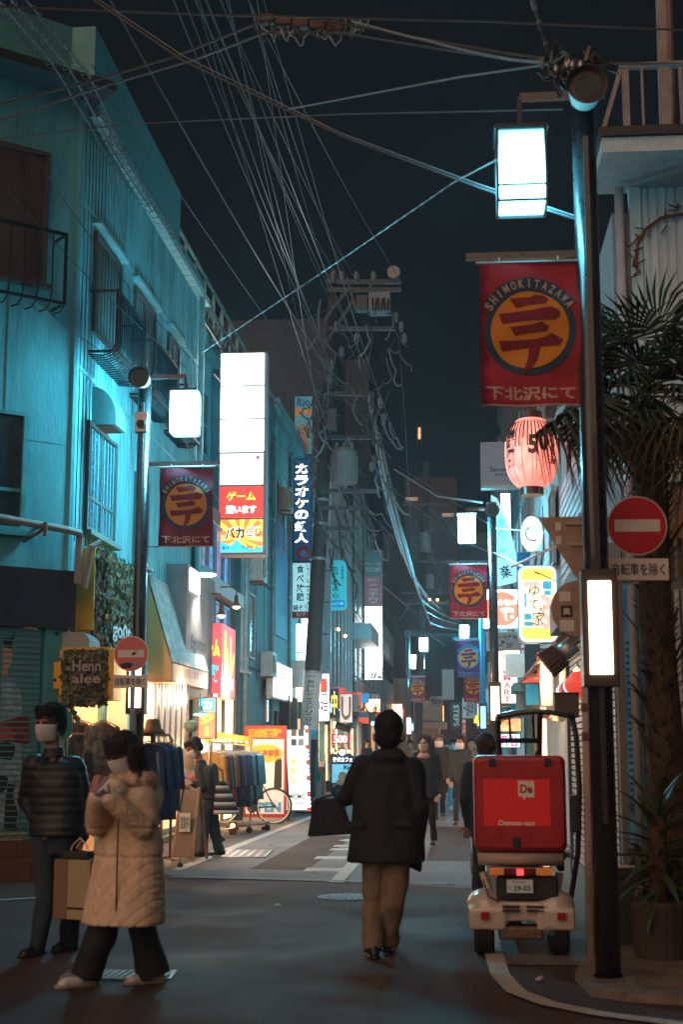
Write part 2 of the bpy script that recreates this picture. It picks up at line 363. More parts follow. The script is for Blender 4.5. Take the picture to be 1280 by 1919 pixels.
# shop level: dark fascia box, shutter with painted mural, pillar, tiled step
mb = MB(); quadbox(mb, -.05, 4.5, 2.85, 3.55, -.1, .10, PF); mb.build('fascia', MAROON, th)
mb = MB(); quadbox(mb, .55, 4.5, .45, 2.85, -.35, -.12, PF); quadbox(mb, .0, .34, 0, .4, -.35, -.02, PF); mb.build('back_wall', GREYD, th)
mb = MB(); quadbox(mb, .02, .30, .40, 2.85, -.2, .04, PF); mb.build('pillar', TEALD, th)
mb = MB(); quadbox(mb, .30, .36, .40, 2.85, -.2, -.02, PF); mb.build('shutter_rail', TEALD, th)
sh = thing('roller_shutter', 'green roller shutter painted with a mural of a figure holding a red fish', 'shutter', PF(.35, .42, 0), 0)
rzf = math.atan2(-.656, -.755) + pi     # local x runs right along the front face
sh.rotation_euler[2] = rzf
mb0 = MB().box(-.62, 0, -.02, 0, 0, .060); mb0.box(-.62, 0, -.034, -.02, .052, .066)
sl = mb0.mesh('slat', SHUT)
MUR = k('mural pale blue', (.34, .44, .50), rough=.6, var=.7, scale=9); MSK = k('mural skin', (.60, .32, .20), rough=.6); MRED = k('mural red', (.42, .05, .04), rough=.6, var=.4, scale=20); MBK = k('mural black', (.02, .02, .022), rough=.6); MCR = k('mural cream', (.42, .38, .28), rough=.6)
for i in range(36):
    put('slat', sl, sh, (0, 0, i*.0672))
box('shutter_rest', -4., -.62, -.02, 0, 0, 2.42, SHUT, sh)
def mural(pts, m, y): MB().poly([(x*.75-.47, z) for x, z in pts], y-.003, y).build('painting', m, sh)
mural([(0, .10), (.34, .12), (.38, .55), (.36, 1.1), (.35, 1.55), (.30, 1.72), (.12, 1.86), (0, 1.9)], MUR, -.022)
mural([(0, 1.84), (.09, 1.86), (.10, 1.95), (.15, 2.0), (.16, 2.12), (.12, 2.2), (0, 2.22)], MSK, -.026)
mural([(0, 2.19), (.14, 2.18), (.15, 2.26), (.19, 2.36), (.17, 2.38), (.12, 2.3), (0, 2.3)], MBK, -.030)
mural([(0, 1.12), (.22, 1.14), (.33, 1.26), (.38, 1.22), (.46, 1.42), (.40, 1.36), (.40, 1.22), (.48, 1.08), (.36, 1.2), (.22, 1.3), (0, 1.34)], MRED, -.030)
mural([(0, .92), (.2, .9), (.26, 1.0), (.24, 1.08), (.1, 1.11), (0, 1.1)], MBK, -.030)
mural([(.12, .12), (.3, .1), (.34, .3), (.24, .5), (.28, .62), (.16, .64), (.12, .4)], MBK, -.030)
mural([(0, .5), (.14, .58), (.16, .7), (.05, .74), (0, .72)], MBK, -.028)
mural([(0, .0), (.46, .0), (.46, .085), (0, .085)], MCR, -.022)
text(sh, 'MATSUMOTO', -.28, .042, .30, .06, MBK, y=-.031, bold=.0); text(sh, '2004.10', -.24, .135, .26, .055, MBK, y=-.036, bold=0)
st = thing('tiled_step', 'orange-brown tiled step under the painted roller shutter', 'step', PF(0, 0, 0), rzf)
mt = MB().box(-.245, .245, -.012, 0, 0, .19).mesh('tile', BROWN); mt2 = MB().box(-.245, .245, -.2, .0, 0, .02).mesh('tile', BROWN)
box('step_core', -4, .0, -.30, -.012, 0, .19, CONCD, st); box('step_core', -4, .0, -.08, .05, .19, .41, CONCD, st)
for i in range(5):
    put('tile', mt, st, (-.25-i*.5, -.302, .0)); put('tile', mt, st, (-.35-i*.5, -.082, .215)); put('tile', mt2, st, (-.25-i*.5, -.100, .19))
# windows of the front face and balcony cage
def window(parent, P, a0, a1, z0, z1, mull=1, bars=(.5,), out=.03, fm=None, gm=None, sill=True):
    f = MB(); t_ = .05; fm = fm or TEALD
    for q in ((a0, a0+t_, z0, z1), (a1-t_, a1, z0, z1), (a0+t_, a1-t_, z1-t_, z1), (a0+t_, a1-t_, z0, z0+t_)): quadbox(f, *q, .0, out+.02, P)
    for i in range(mull): a = a0+(a1-a0)*(i+1)/(mull+1); quadbox(f, a-.02, a+.02, z0+t_, z1-t_, 0, out, P)
    for q in bars: z = z0+(z1-z0)*q; quadbox(f, a0+t_, a1-t_, z-.02, z+.02, 0, out-.008, P)
    fo = f.build('window', fm, parent)
    g = MB(); quadbox(g, a0+t_, a1-t_, z0+t_, z1-t_, 0, .008, P); g.build('pane', gm or GLASS, fo)
    if sill: g = MB(); quadbox(g, a0-.05, a1+.05, z0-.06, z0-.003, 0, .12, P); g.build('sill', fm, fo)
    return fo
def cage(parent, P, a0, a1, z0, z1, d=.38, step=.13, m=None, sag=True):
    b = MB(); m = m or DARK
    for z in (z0, z1): quadbox(b, a0, a1, z-.018, z+.018, d-.02, d+.02, P); quadbox(b, a0, a0+.03, z-.015, z+.015, 0, d-.02, P); quadbox(b, a1-.03, a1, z-.015, z+.015, 0, d-.02, P)
    for a_ in (a0, a1-.03): quadbox(b, a_, a_+.03, z0+.018, z1-.018, d-.02, d+.02, P)
    r = b.build('balcony_railing', m, parent)
    n = int((a1-a0)/step)
    for i in range(n+1):
        a = a0+(a1-a0)*i/n; b = MB()
        pts = [P(a, z1, d)]+[P(a, z0+.12, d)]+[P(a, z0-.02, d-.06), P(a, z0-.06, d-.16), P(a, z0-.04, 0)]
        b.tube(pts, .011, 5); b.build('bar', m, r)
    return r
window(th, PF, .62, 2.2, 3.98, 5.42, 1, (.34,)); 
window(th, PF, .45, 2.3, 7.05, 8.75, 1, (), fm=k('brown window frame', (.09, .055, .04)), gm=k('curtained brown pane', (.11, .07, .055), rough=.3, var=.5, scale=3, streak=.2))
cage(th, PF, .33, 2.5, 6.75, 7.62, d=.35, step=.17)
PCUR = M['curtained brown pane']
window(th, PS, 17.25, 18.75, 4.15, 5.55, 1, (.32,), fm=k('window frame bronze', (.10, .09, .085), rough=.4), gm=k('frosted glass', (.05, .12, .16), rough=.2, var=.9, scale=25))
window(th, PS, 19.9, 20.8, 4.1, 5.4, 0, (.3,), fm=M['window frame bronze'])
box('poster_behind_glass', XL+.012, XL+.02, 20., 20.7, 4.2, 5.05, k('red yellow poster', (.8, .15, .03), em=.35, ecol=(1, .25, .05), var=.9, scale=6), th)
for a0, a1 in ((17.35, 18.75), (19.6, 21.0)):
    window(th, PS, a0, a1, 6.75, 8.1, 1, (), gm=PCUR, fm=M['window frame bronze'], sill=False)
    cage(th, PS, a0-.1, a1+.1, 6.45, 7.25, d=.36, step=.1)
    mb = MB(); quadbox(mb, a0-.1, a1+.1, 8.16, 8.21, 0, .12, PS); mb.build('window_hood', SIDE, th)
window(th, PS, 22., 22.9, 6.6, 8.1, 1, (), gm=PCUR, fm=M['window frame bronze'])
mb = MB(); quadbox(mb, 21.9, 23., 8.16, 8.22, 0, .12, PS); mb.build('window_hood', SIDE, th)
cage(th, PS, 21.9, 23., 6.45, 7.2, d=.36, step=.12)
# vent hood above the street window
vh = MB(); n = 8; prof = [(0, 0)] + [(.32*sin(pi/2*i/n), -.42*(1-cos(pi/2*i/n))) for i in range(n+1)] + [(.32, -.5), (0, -.5)]
prof = [(0, .02)]+prof[1:]
vs = [(XL+a, yy, 6.05+z) for yy in (17.5, 18.05) for a, z in prof]; m_ = len(prof)
vh.add(vs, [tuple(range(m_)), tuple(range(m_, 2*m_))[::-1]]+[(i, (i+1) % m_, (i+1) % m_+m_, i+m_) for i in range(m_)])
vo = vh.build('vent_hood', TEALD, th, smooth=False); box('vent_mesh', XL+.02, XL+.28, 17.53, 18.02, 5.54, 5.549, RUST, vo)
# conduit along the front, turning down at the corner
PIPE = k('grey pink conduit', (.30, .24, .22), rough=.6, var=.2)
mb = MB().tube([PF(3., 4.25, .22), PF(.15, 4.02, .22), PF(-.02, 4.0, .2), PF(-.05, 3.95, .14), PF(-.05, 3.4, .12)], .045, 10); mb.build('conduit', PIPE, th)
mb = MB().bar(PF(.45, 4.05, .0), PF(.45, 4.05, .24), .03).bar(PF(.45, 4.0, .2), PF(.62, 3.86, .02), .03).bar(PF(.45, 4.08, .26), PF(.45, 3.92, .26), .04); mb.build('bracket', RUST, th)
mb = MB().tube([PF(-.14, 3.35, .12), PF(-.2, 3.86, .16), PF(-.32, 3.92, .16)], .04, 8); mb.build('vent_pipe', PIPE, th)
mb = MB().tube([PS(24.4, 9.6, .12), PS(24.4, 0.3, .12)], .055, 10); mb.build('downpipe', k('pale downpipe', (.25, .5, .53), rough=.4), th)
# the shop room behind the racks, open to the street
CREAM = k('cream shop wall', (.62, .46, .33), rough=.7, var=.15, scale=3)
mb = MB(); 
mb.box(XL-2.2, XL-2.1, 16.9, 20.4, 0, 3.2).box(XL-2.1, XL-.1, 20.3, 20.4, 0, 3.2).box(XL-2.1, XL-.5, 16.8, 16.9, 0, 3.2)
mb.build('shop_room', CREAM, th)
box('shop_ceiling', XL-2.2, XL, 16.8, 20.4, 3.2, 3.3, CREAM, th); box('shop_floor', XL-2.2, XL, 16.8, 20.4, .0, .08, WOOD, th)
box('shop_lintel', XL-.28, XL-.0, 16.75, 20.4, 3.3, 3.9, TEALD, th)
split(MB().box(XL-.1, XL, 17.0, 17.1, .0, 3.3).box(XL-.1, XL, 18.6, 18.7, .0, 3.3).box(XL-.1, XL, 20.28, 20.4, 0, 3.3), 'door_frame', TEALD, th)
def lamp(name, kind, loc, energy, col, size=.1, parent=None, rot=None, sy=None):
    d = bpy.data.lights.new(name, kind); d.energy = energy; d.color = col
    if kind == 'AREA': d.size = size; 
    elif kind in ('POINT', 'SPOT'): d.shadow_soft_size = size
    if kind == 'SPOT': d.spot_size = R(110); d.spot_blend = .6
    o = bpy.data.objects.new(name, d); C.objects.link(o); o.location = loc
    if rot: o.rotation_euler = rot
    if parent is not None: o.parent = parent
    return o
for y_, e in ((17.6, 190), (19.6, 190)):
    mb = MB().tube([(XL-1., y_, 3.2), (XL-1., y_, 3.0)], .01, 6).ell((XL-1., y_, 2.93), (.06, .06, .07)); mb.build('ceiling_bulb', BULB, th)
    lamp('shop_bulb_light', 'POINT', (XL-1., y_, 2.75), e, (1, .58, .28), .08, th)
q = MB(); quadbox(q, 20.7, 24.1, .2, 2.55, .01, .03, PS); q.build('glowing_shop_wall', k('glowing cream wall', (.6, .4, .25), em=1.3, ecol=(1, .55, .27), var=.5, scale=3), th)  # warm shop light is put into this wall panel as emission
lamp('awning_inner_light', 'POINT', (XL+.5, 21.6, 2.2), 70, (1, .6, .3), .1, th)
# second, set back volume with the roof railing
t2 = thing('blue_annex_building', 'turquoise annex with a steel roof railing behind the corner building', 'building', (0, 0, 0))
mb = MB().box(-8, XL-.45, 24.8, 28.6, 0, 9.3); mb.build('wall', TEAL, t2)
mb = MB().box(-8, XL-.2, 24.8, 33.2, 9.3, 9.5); mb.build('roof_slab', TEALD, t2)
PA = lambda a, z, y=0.: V((XL-.45+y, a, z))
window(t2, PA, 25.4, 26.6, 7.2, 8.6, 1, (.5,)); window(t2, PA, 27.0, 28.2, 7.2, 8.6, 1, (.5,))
RAIL = k('pale rail steel', (.25, .45, .48), rough=.5, metal=.3)
rl = MB()
for z in (9.85, 10.25, 10.7): rl.bar((XL-.3, 23.2, z), (XL-.3, 33.1, z), .05)
rl.build('roof_railing', RAIL, t2)
for i in range(9): MB().bar((XL-.3, 24.9+i*1.02, 9.5), (XL-.3, 24.9+i*1.02, 10.75), .045).build('rail_post', RAIL, t2)
MB().bar((XL-.3, 23.3, 9.7), (XL-.3, 23.3, 10.75), .045).build('rail_post', RAIL, t2)
mb = MB()
for i in range(8): mb.bar((XL-.3, 24.9+i*1.02, 9.5), (XL-.3, 24.9+(i+1)*1.02, 10.7), .03)
mb.build('rail_brace', RAIL, t2)
# ---------------------------------------------------------------- banners
BRED = k('banner red cloth', (.34, .022, .045), rough=.85, var=.25, scale=7)
BRED2 = k('banner wine cloth', (.20, .018, .040), rough=.85, var=.3, scale=7)
BMAR = k('banner brush maroon', (.20, .018, .03), rough=.85, var=.3, scale=12); BOR = k('banner orange', (.62, .24, .02), rough=.8, var=.12); BNV = k('banner navy', (.02, .055, .10), rough=.8)
BLT = k('banner lettering', (.50, .36, .32), rough=.8); BPUR = k('banner violet', (.16, .07, .22), rough=.8, var=.6, scale=16); BBL = k('banner light blue', (.05, .35, .65), rough=.8)
BW, BH = .68, 1.0
def cloth(x, z): return .026*sin(z*6+x*3.5)+.012*sin(z*19-x*7)*(.4+z*-.5)+.013*sin(x*15+z*4)*(.3-z)
def drape(mb, off, step=.05):
    me = mb.mesh('tmp'); bm = bmesh.new(); bm.from_mesh(me); bpy.data.meshes.remove(me)
    x0 = min(v.co.x for v in bm.verts); x1 = max(v.co.x for v in bm.verts); z0 = min(v.co.z for v in bm.verts); z1 = max(v.co.z for v in bm.verts)
    q = math.floor(z0/step)*step
    while q < z1: bmesh.ops.bisect_plane(bm, geom=bm.verts[:]+bm.edges[:]+bm.faces[:], plane_co=(0, 0, q), plane_no=(0, 0, 1)); q += step
    q = math.floor(x0/.085)*.085
    while q < x1: bmesh.ops.bisect_plane(bm, geom=bm.verts[:]+bm.edges[:]+bm.faces[:], plane_co=(q, 0, 0), plane_no=(1, 0, 0)); q += .085
    for v in bm.verts: v.co.y += cloth(v.co.x, v.co.z)+off
    return bm
def bm_obj(name, bm, m, smooth=True):
    me = bpy.data.meshes.new(name); bm.to_mesh(me); bm.free(); me.materials.append(m)
    if smooth: me.shade_smooth()
    return me
def banner_meshes(c1, disc, ring, stroke, let, let2):
    P = lambda pts: [((x-105)/588*BW-BW/2, -(y-165)/840*BH) for x, y in pts]
    out = []
    mb = MB().add([(-BW/2, 0, 0), (BW/2, 0, 0), (BW/2, 0, -BH), (-BW/2, 0, -BH)], [(0, 1, 2, 3)]); out.append(('cloth', drape(mb, 0), c1))
    cx, cz = P([(398, 560)])[0]; r = 228/588*BW; r2 = 270/588*BW
    f2 = lambda pts: MB().add([(x, 0, z) for x, z in pts], [tuple(range(len(pts)))])
    circ = lambda q, n=40: [(cx+q*cos(2*pi*i/n), cz+q*sin(2*pi*i/n)) for i in range(n)]
    out.append(('emblem_ring', drape(f2(circ(r2)), -.004), ring))
    arc = MB(); n = 16
    for i in range(n):
        t0, t1 = R(30+120*i/n), R(30+120*(i+1)/n); a = r2*.9; b2 = r2*1.17
        arc.add([(cx+a*cos(t0), 0, cz+a*sin(t0)), (cx+b2*cos(t0), 0, cz+b2*sin(t0)), (cx+b2*cos(t1), 0, cz+b2*sin(t1)), (cx+a*cos(t1), 0, cz+a*sin(t1))], [(0, 1, 2, 3)])
    out.append(('title_band', drape(arc, -.0046), ring))
    out.append(('emblem_disc', drape(f2(circ(r)), -.008), disc))
    bars = [[(280, 378), (400, 374), (435, 357), (485, 362), (510, 385), (490, 412), (400, 418), (320, 435)],
            [(216, 460), (400, 452), (470, 438), (525, 428), (575, 455), (575, 485), (545, 507), (380, 512), (240, 520)],
            [(280, 540), (410, 535), (465, 518), (510, 545), (490, 575), (400, 580), (310, 592)],
            [(215, 615), (420, 618), (480, 605), (525, 582), (592, 622), (570, 655), (420, 662), (232, 674)],
            [(390, 655), (455, 658), (448, 700), (432, 745), (395, 790), (350, 815), (352, 800), (375, 750), (388, 700)]]
    sm = MB()
    for b3 in bars: pts = P(b3); sm.add([(x, 0, z) for x, z in pts], [tuple(range(len(pts)))])
    out.append(('brush_mark', drape(sm, -.012, .03), stroke))
    tm = MB(); s_ = 'SHIMOKITAZAWA'
    for i, ch in enumerate(s_):
        a = R(148-116*(i+.0)/(len(s_)-1)); rr = r2*1.03; glyphs(tm, ch, cx+rr*cos(a), cz+rr*sin(a), .036 if ch != 'I' else .010, .062, 0, .03, a-pi/2)
    for v in list(tm.v): pass
    out.append(('title', drape(tm, -.010), let))
    lm = MB(); x, z = P([(398, 925)])[0]; glyphs(lm, '下北沢にて', x, z, .60, .098, 0, .03)
    out.append(('lettering', drape(lm, -.005), let2))
    hem = MB().add([(-BW/2, 0, -BH+.015), (BW/2, 0, -BH+.015), (BW/2, 0, -BH), (-BW/2, 0, -BH)], [(0, 1, 2, 3)]); out.append(('hem', drape(hem, -.003), let))
    return [(n_, bm_obj(n_, bm, m), m) for n_, bm, m in out]
BMS = [banner_meshes(BRED, BOR, BNV, BMAR, BLT, BLT), banner_meshes(BRED2, BOR, BNV, BMAR, BLT, BLT), banner_meshes(BPUR, k('pale orange', (.7, .45, .15)), BBL, BPUR, BBL, BBL)]
def banner(loc, kind, label, rz=0., sc=1.):
    t = thing('street_banner', label, 'banner', loc, rz, 'red town banners hanging from the lamp posts')
    for n_, me, m in BMS[kind]: put(n_, me, t)
    t.scale = (sc, sc, sc)
    mb = MB().tube([(-BW/2-.02, -.0, .012), (BW/2+.02, 0, .012)], .012, 8); mb.build('batten', STEEL, t)
    for x in (-.2, .2): MB().tube([(x, 0, .01), (x, 0, .05)], .006, 6).build('tie', WHITE, t)
    return t
# ---------------------------------------------------------------- lamp posts
def lamp_post(label, x, y, lx, lz, rz=0., lantern=True, h=6.1, light=0., bx=None, bz=None, blue=False, warm=0.):
    """round post with a square lantern on an arm, a loudspeaker, a banner arm and a low lit box"""
    t = thing('lamp_post', label, 'street lamp', (x, y, 0), 0, 'lamp posts along the street'); P_ = BBL if blue else POLE
    MB().tube([(0, 0, 0), (0, 0, h)], .082, 20).build('pole', P_, t, smooth=True)
    MB().tube([(0, 0, h), (0, 0, h+.06)], .095, 16).build('collar', P_, t)
    MB().tube([(0, 0, 0), (0, 0, .05)], .10, 20).build('foot_ring', P_, t)
    mb = MB().bar((0, -.10, 1.0), (0, -.10, h-.4), .035, .03).bar((.02, .0, h-.05), (lx, 0, h-.05), .05)
    mb.build('arm', P_, t)
    s_ = 1 if lx > 0 else -1; L = MB(); a = .165; hh = .26
    ln = thing_part = bpy.data.objects.new('lantern', None)
    fr = MB()
    for i in (-1, 1):
        for j in (-1, 1): fr.bar((lx+i*a, j*a, lz-hh), (lx+i*a, j*a, lz+hh), .018)
        for z in (lz-hh, lz+hh, lz-hh+.11): fr.bar((lx-a, i*a, z), (lx+a, i*a, z), .016); fr.bar((lx+i*a, -a, z), (lx+i*a, a, z), .016)
    fr.box(lx-a-.02, lx+a+.02, -a-.02, a+.02, lz+hh, lz+hh+.025).bar((lx, 0, lz+hh+.02), (lx, 0, h-.05), .03)
    bpy.data.objects.remove(ln)
    fo = fr.build('lantern_frame', DARK, t); fo.rotation_euler = (0, 0, 0)
    MB().box(lx-a+.012, lx+a-.012, -a+.012, a-.012, lz-hh+.012, lz+hh-.012).build('diffuser', LCYAN2 if y < 12 else LCYAN, fo)
    # loudspeaker drum looking down the street
    d = MB(); d.tube([(-.0*s_, -.12, h-.12), (0, -.36, h-.14)], [.10, .135], 24, cap=False).tube([(0, -.30, h-.135), (0, -.31, h-.135)], .125, 24)
    so_ = d.build('loudspeaker', k('speaker grey', (.20, .18, .17), rough=.5), t, smooth=True)
    MB().tube([(0, -.312, h-.137), (0, -.316, h-.137)], .085, 24).build('speaker_mouth', k('speaker mouth', (.02, .05, .06)), so_)
    if bx is not None:
        arm = MB().bar((0, 0, bz+.05), (bx-.42 if bx < 0 else bx+.42, 0, bz+.05), .03, .05); arm.bar((0, 0, bz-1.0), (bx*.4, 0, bz-1.0), .012); arm.build('banner_arm', P_, t)
    if lantern:
        bb = MB().box(-.115, .115, -.16, .02, 1.86, 2.62).build('light_box', k('light box casing', (.035, .028, .026), rough=.4), t, bevel=.008)
        MB().box(-.072, .072, -.172, -.161, 1.94, 2.54).build('lit_pane', LWARM if not blue else LITC, bb)
    return t
ZL = 5.42
RP = G(1140, 1843)
p_right = lamp_post('dark lamp post nearest the camera, right, with the big bright lantern over the street', RP.x, 9.45, W(977, 324, 9.45).x-RP.x, W(977, 324, 9.45).z, h=6.02, bx=W(991, 600, 9.45).x-RP.x, bz=W(991, 492, 9.45).z)
banner((W(991, 492, 9.42).x, 9.42, W(991, 492, 9.42).z-.01), 0, 'large bright red town banner hanging right above the red paper lantern')
LPY = 17.3; lpx = W(267, 900, LPY).x
p_left = lamp_post('dark lamp post at the left with a cube lantern in front of the turquoise house', lpx, LPY, W(346, 775, LPY).x-lpx, W(346, 775, LPY).z, h=W(270, 700, LPY).z, bx=W(350, 880, LPY).x-lpx, bz=W(350, 876, LPY).z)
banner((W(350, 876, LPY-.03).x, LPY-.03, W(350, 876, LPY).z-.01), 1, 'dim wine red town banner hanging beside the tall white sign tower, left', sc=1.0)
MPY = 26.3; mpx = W(926, 1200, MPY).x
p_mid = lamp_post('slim lamp post beside the yellow lit sign with a lantern in mid street', mpx, MPY, W(875, 990, MPY).x-mpx, W(875, 990, MPY).z, h=W(922, 948, MPY).z, bx=W(878, 1058, MPY).x-mpx, bz=W(878, 1058, MPY).z)
banner((W(878, 1058, MPY-.03).x, MPY-.03, W(878, 1058, MPY).z-.01), 0, 'red town banner hanging left of the round red and white sign, mid street')
fp = [(905, 39.5, 878, 1200, 2, True, 'violet and light blue town banner lower down the street'), (905, 51, 887, 1262, 0, False, 'small red town banner half hidden below the violet one'), (766, 57, 782, 1268, 1, False, 'tiny violet red banner hanging left of the far bright lamp'),]
for i, (px, Y, bx, by, kind, blue, lab) in enumerate(fp):
    x = W(px, 1300, Y).x; s_ = -1 if px > 868 else 1
    lp = lamp_post(['blue painted lamp post behind the violet banner', 'thin lamp post carrying the small half hidden banner', 'far lamp post at the left wall with a glowing lantern'][i], x, Y, s_*.62, 5.45, h=6.0, bx=W(bx, by, Y).x-x, bz=W(bx, by, Y).z, blue=blue)
    banner((W(bx, by, Y-.03).x, Y-.03, W(bx, by, Y).z-.01), kind, lab)
# loudspeaker + camera cluster on the left post
mb = MB().box(-.08, .08, -.17, -.085, 0, .26); cb = thing('wireless_box', 'small pale box with a round black eye fixed to the left lamp post', 'camera', (lpx, LPY, W(268, 815, LPY).z))
mb.build('housing', STEEL, cb, bevel=.01); MB().tube([(0, -.17, .1), (0, -.20, .1)], .055, 16).build('lens', BLACK, cb)
# ---------------------------------------------------------------- traffic signs
SW = k('sign white', (.62, .58, .55), rough=.4, var=.15, scale=8); SR = k('sign red', (.50, .008, .022), rough=.3, var=.1, coat=.5); ALU = k('sign back', (.34, .22, .16), rough=.5, metal=.2, var=.25, scale=10)
def no_entry(label, plabel, c, py, rz, post, m_post, stickers=False):
    t = thing('no_entry_sign', label, 'no entry sign', c, rz)
    MB().disc(0, 0, .205, .0031, .012).build('backing', SW, t); MB().disc(0, 0, .196, -.001, .003, 40).build('face', SR, t)
    box('bar', -.155, .155, -.004, -.001, -.042, .042, SW, t)
    if stickers:
        MB().poly([(-.13, -.12), (-.05, -.1), (.02, -.11), (.01, -.16), (-.1, -.17)], -.005, -.001).build('sticker', INK, t); MB().poly([(0, -.02), (.04, .03), (.06, .01), (.09, .05), (.05, -.01)], -.008, -.004).build('sticker', INK, t)
        MB().poly([(.04, -.1), (.08, -.1), (.08, -.14), (.04, -.14)], -.005, -.001).build('sticker', BBL, t)
    q = thing('plate_sign', plabel, 'plate sign', (c[0]+.0, c[1], py), rz)
    box('plate', -.205, .205, .0, .008, -.075, .075, SW, q, bevel=.003); text(q, '自転車を除く', 0, 0, .36, .085, INK, y=-.003, bold=.01)
    if post:
        p = thing('sign_post', post, 'sign post', (c[0]+.02, c[1]+.035, 0)); MB().tube([(0, 0, 0), (0, 0, c[2]+.2)], .03, 12).build('pole', m_post, p, smooth=True)
        split(MB().bar((-.06, -.012, c[2]+.05), (.06, -.012, c[2]+.05), .02).bar((-.06, -.012, c[2]-.05), (.06, -.012, c[2]-.05), .02), 'clamp', STEEL, p)
c = W(1195, 985, 9.75); no_entry('round red no entry sign at the right behind the dark pole', 'white plate reading 自転車を除く under the right no entry sign', c, W(1195, 1067, 9.75).z, R(4), None, STEEL)
t = thing('sign_bracket', 'short arm holding the right no entry sign to the pale sign post', 'bracket', (0, 0, 0)); 
a = W(1108, 1100, 9.9); MB().bar((a.x, 9.9, c.z+.03), (c.x, 9.79, c.z+.03), .03).bar((a.x, 9.9, c.z-.38), (c.x, 9.79, c.z-.38), .03).build('arm', STEEL, t)
c = W(245, 1225, 16.2); no_entry('round red no entry sign with black stickers at the left before the shop', 'white plate reading 自転車を除く under the left no entry sign', c, W(245, 1277, 16.2).z, R(-3), 'grey post carrying the left no entry sign', k('post grey', (.2, .2, .22), rough=.5), True)
# pale rusty post at right with the backs of a stop sign and a round sign
pb, ptp = G(1110, 1810), W(1094, 962, 10.2)
t = thing('sign_post', 'pale weathered sign post with rust bands beside the dark right pole', 'sign post', (pb.x, 10.2, 0))
PW = k('weathered post paint', (.42, .33, .29), rough=.6, var=.4, scale=9, streak=.3)
MB().tube([(0, 0, 0), (ptp.x-pb.x, 0, ptp.z)], .038, 16).build('pole', PW, t, smooth=True)
for z in (1.55, 1.75): MB().tube([((ptp.x-pb.x)*z/ptp.z, 0, z-.03), ((ptp.x-pb.x)*z/ptp.z, 0, z+.03)], .043, 14).build('clamp', RUST, t)
c = W(1064, 968, 10.12); t = thing('stop_sign', 'back of an inverted triangular sign on the pale post', 'road sign', (W(1094, 968, 10.12).x-.03, 10.13, c.z))
MB().poly([(-.29, 0), (.29, 0), (.02, -.46), (-.02, -.46)], 0, .008).build('plate', ALU, t, bevel=.003)
split(MB().bar((-.1, -.012, -.05), (.1, -.012, -.05), .02).bar((-.07, -.012, -.2), (.07, -.012, -.2), .02), 'clamp', PW, t)
MB().box(-.17, -.13, -.004, -.001, -.10, -.04).box(-.17, -.13, -.004, -.001, -.2, -.14).build('sticker', SW, t)
c = W(1092, 1140, 10.12); t = thing('round_sign', 'back of a round road sign with stickers on the pale post', 'road sign', (c.x-.02, 10.13, c.z))
MB().disc(0, 0, .2, 0, .008, 36).build('plate', ALU, t)
box('sticker', -.14, -.06, -.004, -.001, .05, .12, SW, t); box('sticker', -.13, -.05, -.004, -.001, -.06, .02, INK, t); box('sticker', -.14, -.04, -.004, -.001, -.16, -.08, SW, t)
text(t, '高', -.09, -.02, .05, .05, SW, y=-.006)
# ---------------------------------------------------------------- tall sign tower on the left
LRED = k('lit red panel', (.8, .05, .04), em=1.0, ecol=(.95, .06, .05), var=.08); LYL = k('lit yellow print', (1, .7, .1), em=1.5, ecol=(1, .60, .06), var=.05); LWH = k('lit white print', (1, 1, 1), em=1.6, ecol=(1, .98, .92), var=.02)
LGOLD = k('lit pale gold print', (.9, .8, .5), em=1.0, ecol=(.75, .66, .42), var=.02); LOR = k('lit orange print', (1, .3, .08), em=1.0, ecol=(1, .22, .06), var=.05); LCY = k('lit cyan print', (.1, .6, .8), em=1.0, ecol=(.05, .62, .85), var=.1); LINK = k('dark print on lit panel', (.02, .03, .06), rough=.6)
LITV = k('bright white sign face', (.95, .98, 1), em=7, ecol=(.86, .98, 1), var=.03)
LBLUE = k('lit blue print', (.05, .2, .5), em=.5, ecol=(.02, .18, .45), var=.1)
t, w_, h_ = signbox('sign_tower', 'tall lit sign tower of six panels, upper white, lower red and sunburst', 'shop sign', (410, 660, 499, 1042), 26.8, None, GREY, depth=.30)
SIGN_Y = 26.8
pz = lambda py: W(454, py, SIGN_Y).z-t.location.z
rows = [(663, 721), (725, 783), (787, 846), (850, 908), (912, 970), (974, 1035)]
for i, (y0, y1) in enumerate(rows):
    box('panel', -w_/2+.025, w_/2-.06, -.006, .003, pz(y1), pz(y0), [LITV, LITV, LITV, k('lit ivory panel', (.9, .9, .8), em=1.15, ecol=(.98, .95, .82), var=.04), LRED, LYL][i], t)
MB().box(-w_/2, w_/2, -.05, .0, -h_/2-.03, -h_/2+.02).build('bottom_trim', k('peach trim', (.6, .4, .32)), t)
cz = lambda py: pz(py)
text(t, '2F', -.30, cz(859), .09, .06, LGOLD, y=-.010); text(t, 'MICMO', 0, cz(879), .52, .085, LGOLD, y=-.010); text(t, '古着屋', .20, cz(900), .26, .06, LGOLD, y=-.010)
MB().disc(.30, cz(858), .035, -.010, -.006, 16).build('red_dot', LRED, t)
text(t, 'ゲーム', -.02, cz(930), .60, .20, LINK, y=-.010, bold=.07); text(t, 'ゲーム', -.02, cz(930), .58, .185, LYL, y=-.014, bold=.045); text(t, '買います', -.02, cz(955), .60, .16, LWH, y=-.010, bold=.05)
y0, y1 = cz(1035), cz(974); xa, xb = -w_/2+.025, w_/2-.06; cx_, cz_ = 0, (y0+y1)/2-.05
mb = MB(); 
